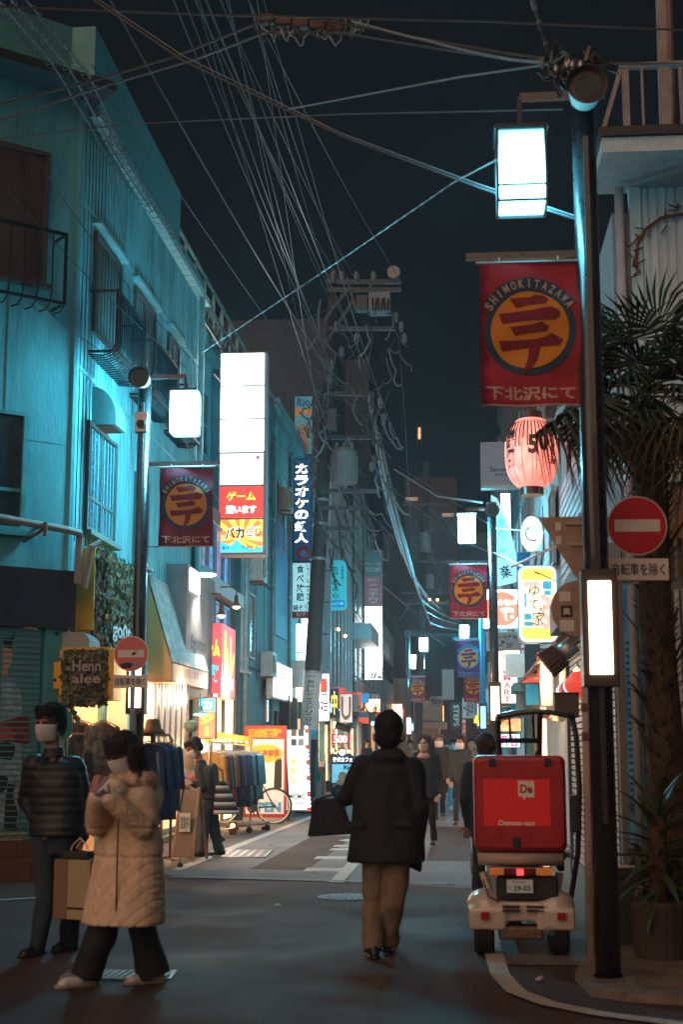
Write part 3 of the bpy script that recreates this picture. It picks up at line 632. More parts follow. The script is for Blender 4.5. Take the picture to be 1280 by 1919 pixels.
def clip(p):  # keep rays inside the panel
    dx, dz = p[0]-cx_, p[1]-cz_; s_ = 1.
    for lim, d_ in ((xb-cx_, dx), (xa-cx_, dx), (y1-cz_, dz), (y0-cz_, dz)):
        if d_ and lim/d_ > 0: s_ = min(s_, lim/d_)
    return (cx_+dx*s_, cz_+dz*s_)
for i in range(12):
    a0, a1 = 2*pi*i/12+.1, 2*pi*(i+.5)/12+.1; mb.poly([(cx_, cz_), clip((cx_+2*cos(a0), cz_+2*sin(a0))), clip((cx_+2*cos(a1), cz_+2*sin(a1)))], -.010, -.006)
mb.build('sun_rays', LOR, t)
MB().poly([(xa, y0), (xb, y0), (xb, y0+.12), (.2, y0+.06), (.02, y0+.14), (-.1, y0+.26), (-.2, y0+.13), (xa, y0+.22)], -.013, -.010).build('mountain', LCY, t)
text(t, 'バカ', -.14, cz(999), .40, .25, LWH, y=-.016, bold=.09, rot=.1); text(t, 'バカ', -.14, cz(999), .38, .23, LINK, y=-.020, bold=.04, rot=.1)
text(t, '盛り', .23, cz(996), .30, .21, LWH, y=-.016, bold=.09); text(t, '盛り', .23, cz(996), .28, .19, LINK, y=-.020, bold=.01); text(t, '酒場', .28, cz(1010), .15, .06, LCY, y=-.020)
text(t, 'B1F', -.30, cz(1027), .13, .06, LINK, y=-.020); text(t, 'フジヤマ', .16, cz(1026), .34, .07, LINK, y=-.020, bold=.03)
# ---------------------------------------------------------------- blue karaoke sign, Rio sign, chinese snack sign, rooms sign
KB = k('deep blue sign', (.01, .09, .26), em=.10, ecol=(.01, .20, .5), var=.3, scale=3)
t, w_, h_ = signbox('karaoke_sign', 'tall blue sign with fat white kana, next to the leaning utility pole', 'shop sign', (549, 858, 584, 1052), 36.6, KB, GREYD, depth=.3)
text(t, 'カラオケの鉄人', -.02, .16, .36, 2.15, LWH, y=-.012, vert=True, bold=.045)
MB().disc(.03, -h_/2+.22, .19, -.010, -.003, 20).build('badge', RED, t); MB().disc(.03, -h_/2+.2, .09, -.014, -.010, 16).build('badge_face', BBL, t)
t, w_, h_ = signbox('all_you_can_eat_sign', 'pale lit sign reading 食べ放題 below the blue karaoke sign', 'shop sign', (547, 1054, 582, 1158), 36.6, k('lit pale teal', (.5, .75, .78), em=.55, ecol=(.35, .75, .82), var=.1), GREY, depth=.3)
text(t, '食べ放題', -.03, .18, .20, .98, LINK, y=-.006, vert=True, bold=.02); text(t, 'しゃぶしゃぶすきやき', .17, .15, .08, 1.1, LINK, y=-.006, vert=True); text(t, '鍋ぞう', -.02, -.46, .38, .15, LINK, y=-.006)
box('floor_band', -w_/2+.02, w_/2-.02, -.005, -.0, -h_/2+.02, -h_/2+.17, RED, t); text(t, 'B1F', 0, -h_/2+.095, .24, .10, WLET, y=-.009, bold=.02)
RB = k('rio sign blue', (.12, .42, .55), em=.12, ecol=(.1, .5, .7)); DOGC = k('dog fur print', (.45, .30, .16), em=.05, ecol=(.5, .35, .2))
def rio(t, w_, top, s_=1., dogm=None):
    text(t, 'Rio', 0, top-.16*s_, w_*.7, .22*s_, KB, y=-.006, bold=.03); mb = MB(); z = top-.42*s_; u = w_/2
    mb.poly([(-u*.5, z-.04*s_), (u*.5, z-.04*s_), (u*.5, z+.04*s_), (-u*.5, z+.04*s_)], -.006, -.003)
    for i in (-1, 1):
        for j in (-1, 1): mb.disc(i*u*.58, z+j*.045*s_, .065*s_, -.0062-.0002*(i+2*j+3), -.003, 14)
    mb.build('bone_picture', k('bone orange', (.7, .28, .05), em=.15), t)
    z = top-.95*s_; d = dogm or DOGC
    MB().disc(0, z, u*.55, -.008, -.003, 20, ry=.22*s_).disc(0, z-.36*s_, u*.72, -.006, -.003, 20, ry=.24*s_).build('dog_picture', d, t)
    MB().disc(-u*.5, z-.02*s_, u*.18, -.012, -.008, 12, ry=.16*s_).disc(u*.5, z-.02*s_, u*.18, -.012, -.008, 12, ry=.16*s_).build('dog_ears', k('dog ear print', (.2, .1, .05)), t)
    MB().disc(0, z-.06*s_, u*.2, -.012, -.008, 12, ry=.1*s_).build('dog_muzzle', k('dog muzzle print', (.6, .52, .42)), t); MB().disc(0, z-.03*s_, u*.08, -.016, -.012, 10).disc(-u*.22, z+.06*s_, u*.06, -.012, -.008, 8).disc(u*.22, z+.06*s_, u*.06, -.012, -.008, 8).build('dog_nose_and_eyes', INK, t)
t, w_, h_ = signbox('puppy_cafe_sign', 'blue upright sign with the word Rio, a bone and a puppy', 'shop sign', (551, 742, 586, 852), 39, RB, GREYD, depth=.15); rio(t, w_, h_/2, 1.1)
t, w_, h_ = signbox('porridge_sign', 'turquoise lit sign with cut corners reading お粥と点心', 'shop sign', (610, 1050, 649, 1143), 47.5, None, GREY, depth=.2)
co = .12; pts = [(-w_/2+co, -h_/2), (w_/2-co, -h_/2), (w_/2, -h_/2+co), (w_/2, h_/2-co), (w_/2-co, h_/2), (-w_/2+co, h_/2), (-w_/2, h_/2-co), (-w_/2, -h_/2+co)]
for o in list(t.children): bpy.data.objects.remove(o)
MB().poly(pts, 0, .2).build('casing', k('lit turquoise sign', (.05, .5, .6), em=.34, ecol=(.05, .68, .85), var=.25, scale=2), t)
text(t, 'お粥と点心', -.02, .10, .22, 1.1, LINK, y=-.006, vert=True); text(t, '中国料理', .22, .42, .08, .5, LINK, y=-.006, vert=True); box('blue_band', -w_/2+.06, w_/2-.06, -.005, 0, -h_/2+.1, -h_/2+.32, LBLUE, t)
text(t, '点心酒場', 0, -h_/2+.21, .5, .1, LCY, y=-.009)
t, w_, h_ = signbox('rooms_sign', 'very tall sign, grey and pink above, glowing blank white below', 'shop sign', (683, 1030, 717, 1275), 66, None, GREY, depth=.35)
box('white_panel', -w_/2+.03, w_/2-.03, -.005, 0, -h_/2+.05, -h_/2+3.4, LITV, t); box('pink_panel', -w_/2+.03, w_/2-.03, -.005, 0, -h_/2+3.45, -h_/2+4.8, k('dusty pink panel', (.42, .18, .24), em=.08, ecol=(.6, .25, .35)), t)
box('blue_panel', -w_/2+.03, w_/2-.03, -.005, 0, -h_/2+4.85, -h_/2+6.0, k('slate blue panel', (.10, .22, .28), em=.05, ecol=(.15, .4, .5)), t)
text(t, 'ニチワ', 0, -h_/2+4.0, .42, .95, WLET, y=-.01, vert=True, bold=.03); text(t, '賃貸', 0, -h_/2+4.68, .6, .16, WLET, y=-.01); text(t, 'ROOMS', 0, -h_/2+5.15, .72, .22, WLET, y=-.01, bold=.02); text(t, 'ヘーベル', 0, -h_/2+5.42, .72, .2, WLET, y=-.01)
# ---------------------------------------------------------------- green-wall signs of the clothes shop
random.seed(3)
IV = [k('ivy leaf dark', (.05, .055, .02), rough=.5, var=.5, scale=8), k('ivy leaf olive', (.12, .10, .035), rough=.5, var=.5, scale=8), k('ivy leaf pale', (.22, .19, .10), rough=.5, var=.4, scale=8)]
def ivy(parent, P, a0, a1, z0, z1, n, s_=.05):
    for q, m in enumerate(IV):
        mb = MB()
        for i in range(n//3):
            a, z = random.uniform(a0, a1), random.uniform(z0, z1); r = s_*random.uniform(.6, 1.3); t_ = random.uniform(0, 2*pi); y = random.uniform(.01, .07); dy = random.uniform(-.03, .04)
            p = [(a-r*.5*cos(t_), z-r*.5*sin(t_), y+.02), (a+r*cos(t_+1.2)*.5, z+r*sin(t_+1.2)*.5, y+dy), (a+r*cos(t_), z+r*sin(t_), y-.01), (a+r*cos(t_-1.2)*.5, z+r*sin(t_-1.2)*.5, y+dy*.5)]
            mb.add([P(*v) for v in p], [(0, 1, 2), (0, 2, 3)])
        stuff(mb.build('ivy_leaves', m, parent))
t = thing('green_wall_sign', 'upright yellow board with an ivy covered side and white shop letters', 'shop sign', (0, 0, 0))
a, b = W(134, 1027, 16.95), W(173, 1180, 16.95); XI = b.x
MB().box(a.x, b.x, 16.95, 17.0, b.z, a.z).box(a.x, b.x-.04, 17.0, 19.2, b.z-.2, a.z).build('board', YEL, t)
PI_ = lambda a_, z, y=0.: V((XI-.04+y, a_, z)); ivy(t, PI_, 17.0, 19.2, b.z-.35, a.z+.02, 1500, .085)
mb = MB(); vs, fs = glyph('goût', .03); mb.add([(XI+.05, 18.25+u*1.0, b.z+.05+v_*.26) for u, v_ in vs], fs); mb.build('lettering', SW, t)
t = thing('ivy_box_sign', 'square yellow framed ivy box with twig letters above the hanging clothes', 'shop sign', (0, 0, 0))
a, b = W(118, 1218, 16.5), W(201, 1312, 16.5); Y = 16.5
MB().box(a.x, b.x, Y+.03, Y+.4, b.z, a.z).box(a.x-.01, b.x+.01, Y, Y+.42, a.z, a.z+.03).box(a.x-.04, a.x, Y-.0, Y+.42, b.z, a.z).box(b.x, b.x+.07, Y-.02, Y+.42, b.z, a.z).build('frame', YEL, t)
box('side_board', a.x-.20, a.x-.045, Y+.05, Y+.2, W(100, 1290, Y).z, W(100, 1240, Y).z, YEL, t)
PV = lambda a_, z, y=0.: V((a_, Y+.03-y, z)); ivy(t, PV, a.x+.01, b.x-.01, b.z-.05, a.z-.02, 1400, .06)
mb = MB(); glyphs(mb, 'Henn', (a.x+b.x)/2+.03, a.z-.19, .34, .13, Y-.07, .02); glyphs(mb, 'alee', (a.x+b.x)/2+.03, a.z-.34, .34, .11, Y-.07, .02); mb.build('lettering', k('twig lettering', (.40, .30, .30)), t)
t = thing('small_grey_awning', 'half round grey awning between the yellow board and the ivy box', 'awning', W(140, 1216, 16.6))
MB().poly([(-.16, 0), (.17, 0), (.17, .1), (.14, .16), (.07, .2), (-.16, .2)], 0, .5).build('canopy', GREY, t)
# ---------------------------------------------------------------- corrugated lean-to awning
t = thing('corrugated_awning', 'steep corrugated awning with an orange end over the shop front', 'awning', (0, 0, 0))
Y0, Y1 = 21.0, 23.9; top = W(272, 1080, Y0).z; tip = W(325, 1243, Y0).z; XT = W(325, 1243, Y0).x; vb = W(327, 1275, Y0).z
nn = 44; vs = []; fs = []
for i in range(nn+1):
    y = Y0+(Y1-Y0)*i/nn; o_ = .02 if i % 2 else -.02
    vs += [(XL+.02+o_, y, top+.02), (XT+o_, y, tip+.02)]
for i in range(nn): fs.append((2*i, 2*i+1, 2*i+3, 2*i+2))
MB().add(vs, fs).build('corrugated_sheet', k('weathered sheet', (.66, .60, .56), rough=.45, metal=.2, var=.4, scale=6), t)
AOR = k('awning orange', (.50, .22, .07), rough=.7, var=.15)
MB().add([(XL+.01, Y0, top-.1), (XT-.03, Y0, tip), (XT-.03, Y0, vb), (XL+.01, Y0, vb), (XL+.01, Y0+.03, top-.1), (XT-.03, Y0+.03, tip), (XT-.03, Y0+.03, vb), (XL+.01, Y0+.03, vb)], [(0, 1, 2, 3), (4, 5, 6, 7), (0, 1, 5, 4), (1, 2, 6, 5), (2, 3, 7, 6), (3, 0, 4, 7)]).build('end_board', AOR, t)
MB().add([(XT, Y0, tip), (XT, Y1, tip), (XT, Y1, vb-.02), (XT, Y0, vb-.02), (XT-.02, Y0, tip), (XT-.02, Y1, tip), (XT-.02, Y1, vb-.02), (XT-.02, Y0, vb-.02)], [(0, 1, 2, 3), (4, 5, 6, 7), (0, 1, 5, 4), (1, 2, 6, 5), (2, 3, 7, 6), (3, 0, 4, 7)]).build('valance', k('valance white', (.55, .45, .40), rough=.7, var=.25), t)
MB().box(XL+.01, XT-.03, Y0+.04, Y1, vb-.02, vb).build('soffit', AOR, t)
mb = MB(); vs, fs = glyph('古着と雑貨', .0); mb.add([(XT+.004, (Y0+Y1)/2+u*1.2, (tip+vb)/2+.03+v_*.13) for u, v_ in vs], fs); mb.build('lettering', MRED, t)
lamp('awning_lamp_light', 'POINT', (-4.45, 22.3, 2.35), 90, (1, .6, .32), .08, t); MB().ell((-4.45, 22.3, 2.52), (.05, .05, .06)).build('bulb', BULB, t)
# grey letter wall beyond the awning
t = thing('grey_sign_wall', 'grey rendered shop wall with black raised letters and lamps above', 'wall', (0, 0, 0)); XG = -4.35
a, b = XP(350, 1110, XG), XP(394, 1290, XG)
MB().box(XG-.4, XG, a.y, b.y+.3, b.z-.2, 4.35).build('wall', k('grey render', (.20, .175, .17), rough=.9, var=.25, scale=3, bump=.5), t)
mb = MB(); vs, fs = glyph('Egoram', .04); mb.add([(XG+.03, 23.2+u*1.35, 3.10+v_*.30) for u, v_ in vs], fs); mb.build('lettering', INK, t)
box('lit_panel', XG+.01, XG+.03, 22.45, 23.2, 3.95, 4.3, LITV, t)
# flood lamp and arm lamps
def gooseneck(label, a, drop, glow):
    t = thing('arm_lamp', label, 'lamp', a); MB().tube([(-.5, 0, .05), (-.02, 0, .05), (0, 0, 0), (0, 0, -drop)], .012, 6).build('arm', RUST, t)
    MB().tube([(0, 0, -drop), (0, 0, -drop-.14), (0, 0, -drop-.2)], [.03, .045, .09], 14).build('shade', RUST, t); MB().ell((0, 0, -drop-.21), (.075, .075, .05)).build('bulb', glow, t)
gooseneck('rusty arm lamp with a glass bulb nearer the grey letter wall', W(415, 1118, 24.5), .12, LGOLD); gooseneck('rusty arm lamp with a glass bulb under the sign tower', W(443, 1105, 25.5), .1, LGOLD)
c = W(383, 1078, 23.2); t = thing('flood_lamp', 'bright flat flood lamp over the grey letter wall', 'lamp', c, R(-20)); MB().tube([(0, 0, .16), (0, 0, .02)], [.05, .20], 18).build('shade', SIDE, t); MB().ell((0, 0, .0), (.20, .17, .03)).build('lens', k('flood lens', (1, 1, 1), em=9, ecol=(1, .95, .85), var=0), t)
# ---------------------------------------------------------------- game shop corner (pink curved sign), purple windows
t = thing('game_shop_building', 'narrow building with violet lit windows and a curved pink corner sign', 'building', (0, 0, 0))
MB().box(-8, XL+.1, 24.4, 28.6, 0, 5.9).build('wall', GREYD, t)
PG_ = lambda a_, z, y=0.: V((XL+.1+y, a_, z))
PURP = k('violet lit glass', (.2, .2, .5), em=.30, ecol=(.22, .30, .62), var=.9, scale=4); PNK = k('pink blue poster glass', (.4, .2, .4), em=.25, ecol=(.55, .25, .40), var=.9, scale=5)
for i, (a0, a1) in enumerate(((24.6, 25.2), (25.3, 26.0), (26.1, 26.9), (27.0, 27.7))):
    window(t, PG_, a0, a1, 4.55, 5.6, 0, (), gm=PURP if i % 2 else PNK, sill=False); window(t, PG_, a0, a1, 3.0, 4.15, 0, (), gm=PURP, sill=False)
MB().box(XL+.1, XL+.34, 24.5, 28.3, 4.2, 4.45).build('ledge', GREY, t)
mb = MB(); vs = []; cxp, cyp, rr = XL+.12, 25.8, .45; n = 20
zt, zb = W(420, 1180, 26).z, W(420, 1305, 26).z
PINK = k('lit pink sign', (.8, .12, .15), em=.6, ecol=(.95, .14, .17), var=.2, scale=3)
prof = [(XG+.02, 24.55)]+[(XL+.17+.35*cos(t_), 26.1+.35*sin(t_)) for t_ in [(-.3+1.9*i/10) for i in range(11)]]+[(XL+.1, 26.5)]
prof[0] = (XL+.52, 24.7); m_ = len(prof); vs = [(x, y, z) for z in (zb, zt) for x, y in prof]
MB().add(vs, [(i, i+1, i+1+m_, i+m_) for i in range(m_-1)]).build('curved_sign_face', PINK, t)
MB().box(XL+.1, XL+.52, 24.65, 24.7, zb, zt).build('curved_sign_end', PINK, t)
MB().add([(x*1., y, zb+dz) for dz in (-.06, 0) for x, y in prof]+[], [(i, i+1, i+1+m_, i+m_) for i in range(m_-1)]+[tuple(range(m_))]).build('sign_base', STEEL, t)
for s_, u0, z, sy, sz, m in (('ト', 25.05, (zb+zt)/2+.1, .45, .8, LYL), ('レ', 25.7, (zb+zt)/2+.05, .45, .75, LYL), ('DO!', 25.6, zb+.2, .5, .2, LWH)):
    vs, fs = glyph(s_, .06); MB().add([(XL+.535, u0+u*sy, z+v_*sz) for u, v_ in vs], fs).build('lettering', m, t)
vs, fs = glyph('ゲーム', .06); MB().add([(XL+.31+u*.36, 24.64, zb+.8+v_*.35) for u, v_ in vs], fs).build('lettering', LYL, t)
vs, fs = glyph('買取', .06); MB().add([(XL+.31+u*.34, 24.64, zb+.35+v_*.3) for u, v_ in vs], fs).build('lettering', LCY, t)
t2_, w_, h_ = signbox('kana_shop_sign', 'bright upright sign with yellow kana behind the clothes rack', 'shop sign', (370, 1306, 405, 1385), 23.9, k('lit orange sign', (.9, .3, .15), em=.7, ecol=(.95, .28, .18), var=.2), RED, depth=.1)
box('blue_head', -w_/2+.02, w_/2-.02, -.006, 0, h_/2-.24, h_/2-.02, LCY, t2_); text(t2_, 'カ', 0, h_/2-.13, .17, .17, LWH, y=-.01, bold=.05); text(t2_, 'ジー', 0, -.12, .24, .4, LYL, y=-.01, bold=.06, vert=True)
box('shopfront', XL+.1, XL+.14, 24.6, 28.4, .1, 2.75, LITWARM, t); 
split(MB().box(XL+.1, XL+.2, 25.6, 25.7, 0, 2.8).box(XL+.1, XL+.2, 26.9, 27.0, 0, 2.8).box(XL+.1, XL+.2, 28.3, 28.6, 0, 2.8), 'door_frame', GREYD, t)
# ---------------------------------------------------------------- left buildings further down
def plain_building(label, y0, y1, zt, m, x=XL, side=-1, name='street_building', depth=7, shop=None, shopz=2.7, wins=(), gm=None, wm=None, cat='building'):
    t = thing(name, label, cat, (0, 0, 0)); xb = x+side*depth; x0, x1 = min(x, xb), max(x, xb)
    MB().box(x0, x1, y0, y1, 0, zt).build('wall', m, t)
    P = (lambda a_, z, y=0.: V((x-side*y, a_, z)))
    MB().box(x-.1 if side > 0 else x-.02, x+.02 if side > 0 else x+.1, y0+.02, y1-.02, zt, zt+.35).build('parapet', m, t)
    if shop:
        rs = random.Random(int(y0*10)+(5 if side > 0 else 0)); a_ = y0+.3; bays = [shop, SHW1, SHW2, SHC1, GLASS, SHUTG, SHW2, GREYD]
        while a_ < y1-.6:
            b_ = min(y1-.2, a_+rs.uniform(.8, 2.6)); m_ = rs.choice(bays); top_ = shopz-.25-rs.uniform(0, .3); bot = rs.choice((.1, .1, .6))
            q = MB(); quadbox(q, a_, b_-.12, bot, top_, .01, .04+.02*rs.random(), P); w0 = q.build('shopfront', m_, t)
            q = MB(); quadbox(q, b_-.12, b_, 0, shopz, 0, .12+.2*rs.random(), P); q.build('shop_pier', rs.choice((GREYD, GREY, CONC, TDK_)), t)
            if rs.random() < .5: q = MB(); quadbox(q, (a_+b_)/2-.02, (a_+b_)/2+.02, .1, top_, .06, .09, P); q.build('mullion', DARK, w0)
            if rs.random() < .75:
                q = MB(); d_ = rs.uniform(.12, .7); zt_ = shopz-.1+rs.uniform(-.2, .15); quadbox(q, a_, b_-.05, zt_, zt_+rs.uniform(.15, .5), .0, d_, P); q.build('shop_canopy', rs.choice((GREYD, GREY, TDK_, MAROON, WHITE, SHC1, SHR1)), t)
            if rs.random() < .6:
                q = MB(); yy_ = rs.uniform(a_+.1, b_-.2); z_ = rs.uniform(2.6, 3.4); h_ = rs.uniform(.4, .9); quadbox(q, yy_, yy_+.1, z_, z_+h_, .1, rs.uniform(.5, .8), P); q.build('blade_sign', rs.choice((SHW1, SHR1, GREY, BLT2, SHC1, WHITE)), t)
            for i in range(rs.randint(0, 3)):
                q = MB(); yy_ = rs.uniform(a_, b_-.2); hh = rs.uniform(.3, 1.0); w_ = rs.uniform(.2, .5); quadbox(q, yy_, yy_+w_, .0, hh, .15, .35, P); q.build('shop_goods', rs.choice((GREYD, BROWN, GREY, SHR1, TDK_, CREAM)), t)
            a_ = b_
    for (a0, a1, z0, z1) in wins: window(t, P, a0, a1, z0, z1, 1, (), gm=gm, fm=wm or GREY, sill=False)
    return t
def grid(y0, y1, n, zs, h=1.2, f=.7): return [(y0+(y1-y0)*(i+.5-f/2)/n, y0+(y1-y0)*(i+.5+f/2)/n, z, z+h) for z in zs for i in range(n)]
TDK_ = k('shop teal', (.04, .16, .19), rough=.7, var=.3)
SHW1 = k('warm window bright', (1, .8, .6), em=4.5, ecol=(1, .50, .22), var=.9, scale=2.2); SHW2 = k('warm window dim', (.6, .4, .25), em=1.2, ecol=(1, .50, .25), var=1., scale=2.5); SHC1 = k('cool window', (.6, .8, .9), em=2, ecol=(.45, .80, 1), var=.8, scale=2)
SHR1 = k('red lit strip', (.6, .05, .04), em=.5, ecol=(1, .14, .08), var=.4); BLT2 = k('blue lit strip', (.05, .3, .6), em=.4, ecol=(.05, .4, .8), var=.4); SHUTG = k('closed shop shutter', (.16, .15, .15), rough=.5, var=.2)
BLU = k('blue painted wall', (.012, .13, .30), rough=.6, var=.15); TDK = k('dark teal wall', (.04, .16, .19), rough=.7, var=.3, scale=1)
t = plain_building('dark teal building with a recessed window beside the sign tower', 28.7, 33.4, 9.1, TDK, XL+.2, wins=[(29.2, 30.6, 3.3, 4.7), (29.2, 30.6, 5.4, 7.0), (31.2, 32.6, 5.4, 7.0)])
t = plain_building('building with a bright blue wall strip and a lit white shop board', 33.5, 39.5, 9.5, TEAL, XL+.25, wins=[(34, 35.2, 6.2, 7.8), (36, 37.2, 6.2, 7.8)], shop=LITC)
MB().box(XL+.25, XL+.28, 33.6, 35.9, 4.1, 6.9).build('blue_panel_wall', BLU, t)
t, w_, h_ = signbox('lit_shop_board', 'bright white slanting shop board with black brush letters, left side', 'shop sign', (483, 1228, 519, 1310), 33., None, STEEL, depth=.1)
for o in list(t.children): bpy.data.objects.remove(o)
t.location = (XL+.3, 33., 0); za, zb_ = XP(483, 1228, XL+.3), XP(483, 1305, XL+.3)
MB().box(0, .15, -1.5+.5, 2.6, zb_.z, za.z).build('casing', STEEL, t); MB().box(.151, .16, -.95, 2.55, zb_.z+.05, za.z-.05).build('face_panel', LITW, t)
vs, fs = glyph('酒呑気', .0); MB().add([(.166, .8+u*2.4, (za.z+zb_.z)/2+v_*.45) for u, v_ in vs], fs).build('lettering', LINK, t)
t, w_, h_ = signbox('white_corner_sign', 'big bright white sign panel with a blue figure left of the utility pole', 'shop sign', (549, 1168, 569, 1300), 38.3, LITW, k('dark teal casing', (.01, .07, .08)), depth=.2, rz=R(35))
text(t, '犬', 0, .1, .3, .4, LCY, y=-.01, bold=.02)
t = plain_building('grey building with a white light column behind the utility pole', 39.6, 46, 9., GREY, XL+.1, shop=LITC, wins=grid(39.6, 46, 4, (3.4, 6), 1.6))
box('light_column', XL+.1, XL+.5, 40.5, 40.7, 2.4, 5.2, LITW, t)
t = plain_building('dark building with tall pale vertical fins', 46.2, 57, 11., k('dark brown glass wall', (.025, .018, .018), rough=.4), XL+.1, shop=LITWARM)
FIN = k('pale fin', (.45, .42, .42), rough=.4)  # fins simply have a pale base colour
for i in range(7): box('fin', XL+.1, XL+.42, 46.6+i*1.5, 46.75+i*1.5, 3.5, 10.6, FIN, t)
for y_ in (48.5, 51.5): MB().ell((XL+.5, y_, 5.4), (.05, .05, .05)).build('window_lamp', BULB, t)
t = plain_building('pale building clad in square tiles, with a balcony and warm shop', 57.2, 75, 12.5, k('tile clad wall', (.16, .14, .145), rough=.5, var=.2), XL+.1, shop=LITWARM, wins=grid(60, 75, 5, (4.2, 7.2, 10), 2.0), gm=k('pale blue pane', (.1, .2, .22), em=.10, ecol=(.15, .4, .45), rough=.2))
mb = MB()
for i in range(18): mb.box(XL+.1, XL+.12, 57.2, 75, .5+i*.65, .53+i*.65)
for i in range(9): mb.box(XL+.1, XL+.13, 57.3+i*.45, 57.36+i*.45, 0, 12.5)
stuff(mb.build('tile_joint', GREYD, t))
MB().box(XL+.1, XL+.9, 60, 75, 5.9, 6.6).build('balcony', GREY, t)
t = plain_building('far left row building with many dim slatted windows', 75.2, 96, 10, GREYD, XL+.1, shop=LITWARM, wins=grid(75, 96, 6, (3.4, 6.6), 2.0), gm=M['pale blue pane'])
plain_building('dark tower block rising behind the utility pole', 62, 72, 20.6, k('tower concrete', (.055, .058, .065), rough=.9, var=.15), -5.9, depth=6.0, name='tower_block')
t = plain_building('broad dark block closing the street far behind', 118, 124, 19, GREYD, 8, depth=40, name='tower_block')
plain_building('brownish block behind the tower, left of the dark sky', 76, 90, 22.5, k('brown concrete', (.05, .042, .042), rough=.9), -4.9, depth=9, name='tower_block')
# end of the street: low shops so the lane closes
t = plain_building('low corner shop with a grey awning far down the street at the left', 98, 112, 6, GREY, XL+1.0, shop=LITWARM)
a = W(775, 1313, 80); b = W(835, 1365, 80)
t = thing('corner_kiosk', 'grey box shaped shop front with orange striped glass far down the street', 'kiosk', (0, 0, 0)); MB().box(a.x, a.x+1.6, 80, 84, b.z+.4, a.z).box(a.x, a.x+1.8, 79.8, 84, b.z, b.z+.35).build('body', GREY, t)
for i in range(5): box('pane', a.x+1.605, a.x+1.63, 80.2+i*.75, 80.75+i*.75, b.z+.45, a.z-.2, LITWARM if i % 2 else GLASS, t)
MB().box(a.x, a.x+1.4, 80.5, 84, 0, b.z).build('shutter_wall', k('pinkish shutter', (.25, .18, .18), var=.1), t)
# sidewalk signs
LITG = k('lit pale green sign', (.8, .9, .75), em=1.15, ecol=(.85, .97, .80), var=.15, scale=3)
c, w_, h_ = pxrect(538, 1366, 576, 1528, 30.5)
t = thing('lit_standing_sign', 'lit pale green standing sign edged with a strip of flashing lights', 'shop sign', (c.x, 30.5, 0), R(-6))
MB().box(-w_/2-.05, w_/2+.02, .01, .25, .1, h_+.02).build('casing', STEEL, t); MB().poly([(-w_/2-.03, .14), (w_/2+.0, .14), (w_/2-.04, h_), (-w_/2-.03, h_)], -.0, .01).build('face_panel', LITG, t)
text(t, 'FREE', -.1, .95, .12, .5, LYL, y=-.006, bold=.03); text(t, 'MICMO', 0, .42, .36, .1, LINK, y=-.006, bold=.02); text(t, 'Boys & Ladys', 0, .28, .34, .06, LINK, y=-.006)
for i, (x, z, m) in enumerate(((-.08, 1.75, DOGC), (.08, 1.75, GREY), (-.08, 1.55, GREY), (.08, 1.55, WHITE))): box('photo', x-.06, x+.06, -.006, -.001, z-.07, z+.07, m, t)
LED = k('led strip light', (1, 1, 1), em=5, ecol=(.6, .9, 1), var=0)
for i in range(22):
    z = .12+i*(h_/22); x = w_/2+.05-.08*(i/22); MB().box(x-.03, x+.03, -.02, .0, z, z+.05).build('led', LED if i % 4 else LRED, t)
c, w_, h_ = pxrect(456, 1352, 537, 1532, 28.5)
t = thing('sale_board', 'large white sale board with red frame and yellow starburst leaning outdoors', 'signboard', (c.x, 28.5, 0), R(-4))
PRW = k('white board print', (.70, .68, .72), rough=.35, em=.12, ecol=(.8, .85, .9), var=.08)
MB().box(-w_/2, w_/2, .005, .06, .08, h_).build('board', RED, t, bevel=.005); box('face_panel', -w_/2+.05, w_/2-.05, -.002, .004, .15, h_-.27, PRW, t)
text(t, '高価買取', 0, h_-.15, w_*.8, .19, YEL, y=-.003, bold=.08); mb = MB(); pts = []
for i in range(48): r_ = 1 if i % 2 else .84; pts.append((-.0+.39*r_*cos(2*pi*i/48), h_-.55+.19*r_*sin(2*pi*i/48)))
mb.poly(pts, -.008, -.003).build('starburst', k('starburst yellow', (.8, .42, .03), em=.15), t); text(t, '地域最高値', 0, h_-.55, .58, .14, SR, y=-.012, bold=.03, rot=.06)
text(t, 'OPEN', -.02, .28, .7, .20, BBL, y=-.006, bold=.06); MB().poly([(.18, .6), (.34, .66), (.34, 1.2), (.28, 1.28), (.2, 1.2)], -.006, -.003).build('person_print', INK, t)
mb = MB().bar((-w_/2+.05, .06, h_*.9), (-w_/2+.05, .6, 0), .04).bar((w_/2-.05, .06, h_*.9), (w_/2-.05, .6, 0), .04).box(-w_/2, w_/2, -.05, .2, 0, .08); mb.build('stand', STEEL, t)
# ---------------------------------------------------------------- marquee arrow with bulbs
c = W(425, 1385, 25.2); t = thing('bulb_arrow_sign', 'orange arrow sign with a row of glowing bulbs over the clothes rack', 'shop sign', (c.x, 25.2, c.z), 0)
AR = k('arrow orange', (.55, .20, .03), rough=.5); f_ = lambda pts: pts
MB().poly([(-.55, .02), (-.28, .22), (-.30, .14), (.45, .03), (.45, -.14), (-.34, -.02), (-.36, -.08)], 0, .06).build('arrow', AR, t)
for i in range(9): x = -.44+i*.10; MB().ell((x, -.03, .035-.012*i+.0), (.022, .022, .022), 8, 6).build('bulb', BULB, t)
lamp('arrow_light', 'POINT', (0, -.25, -.15), 40, (1, .6, .25), .15, t)
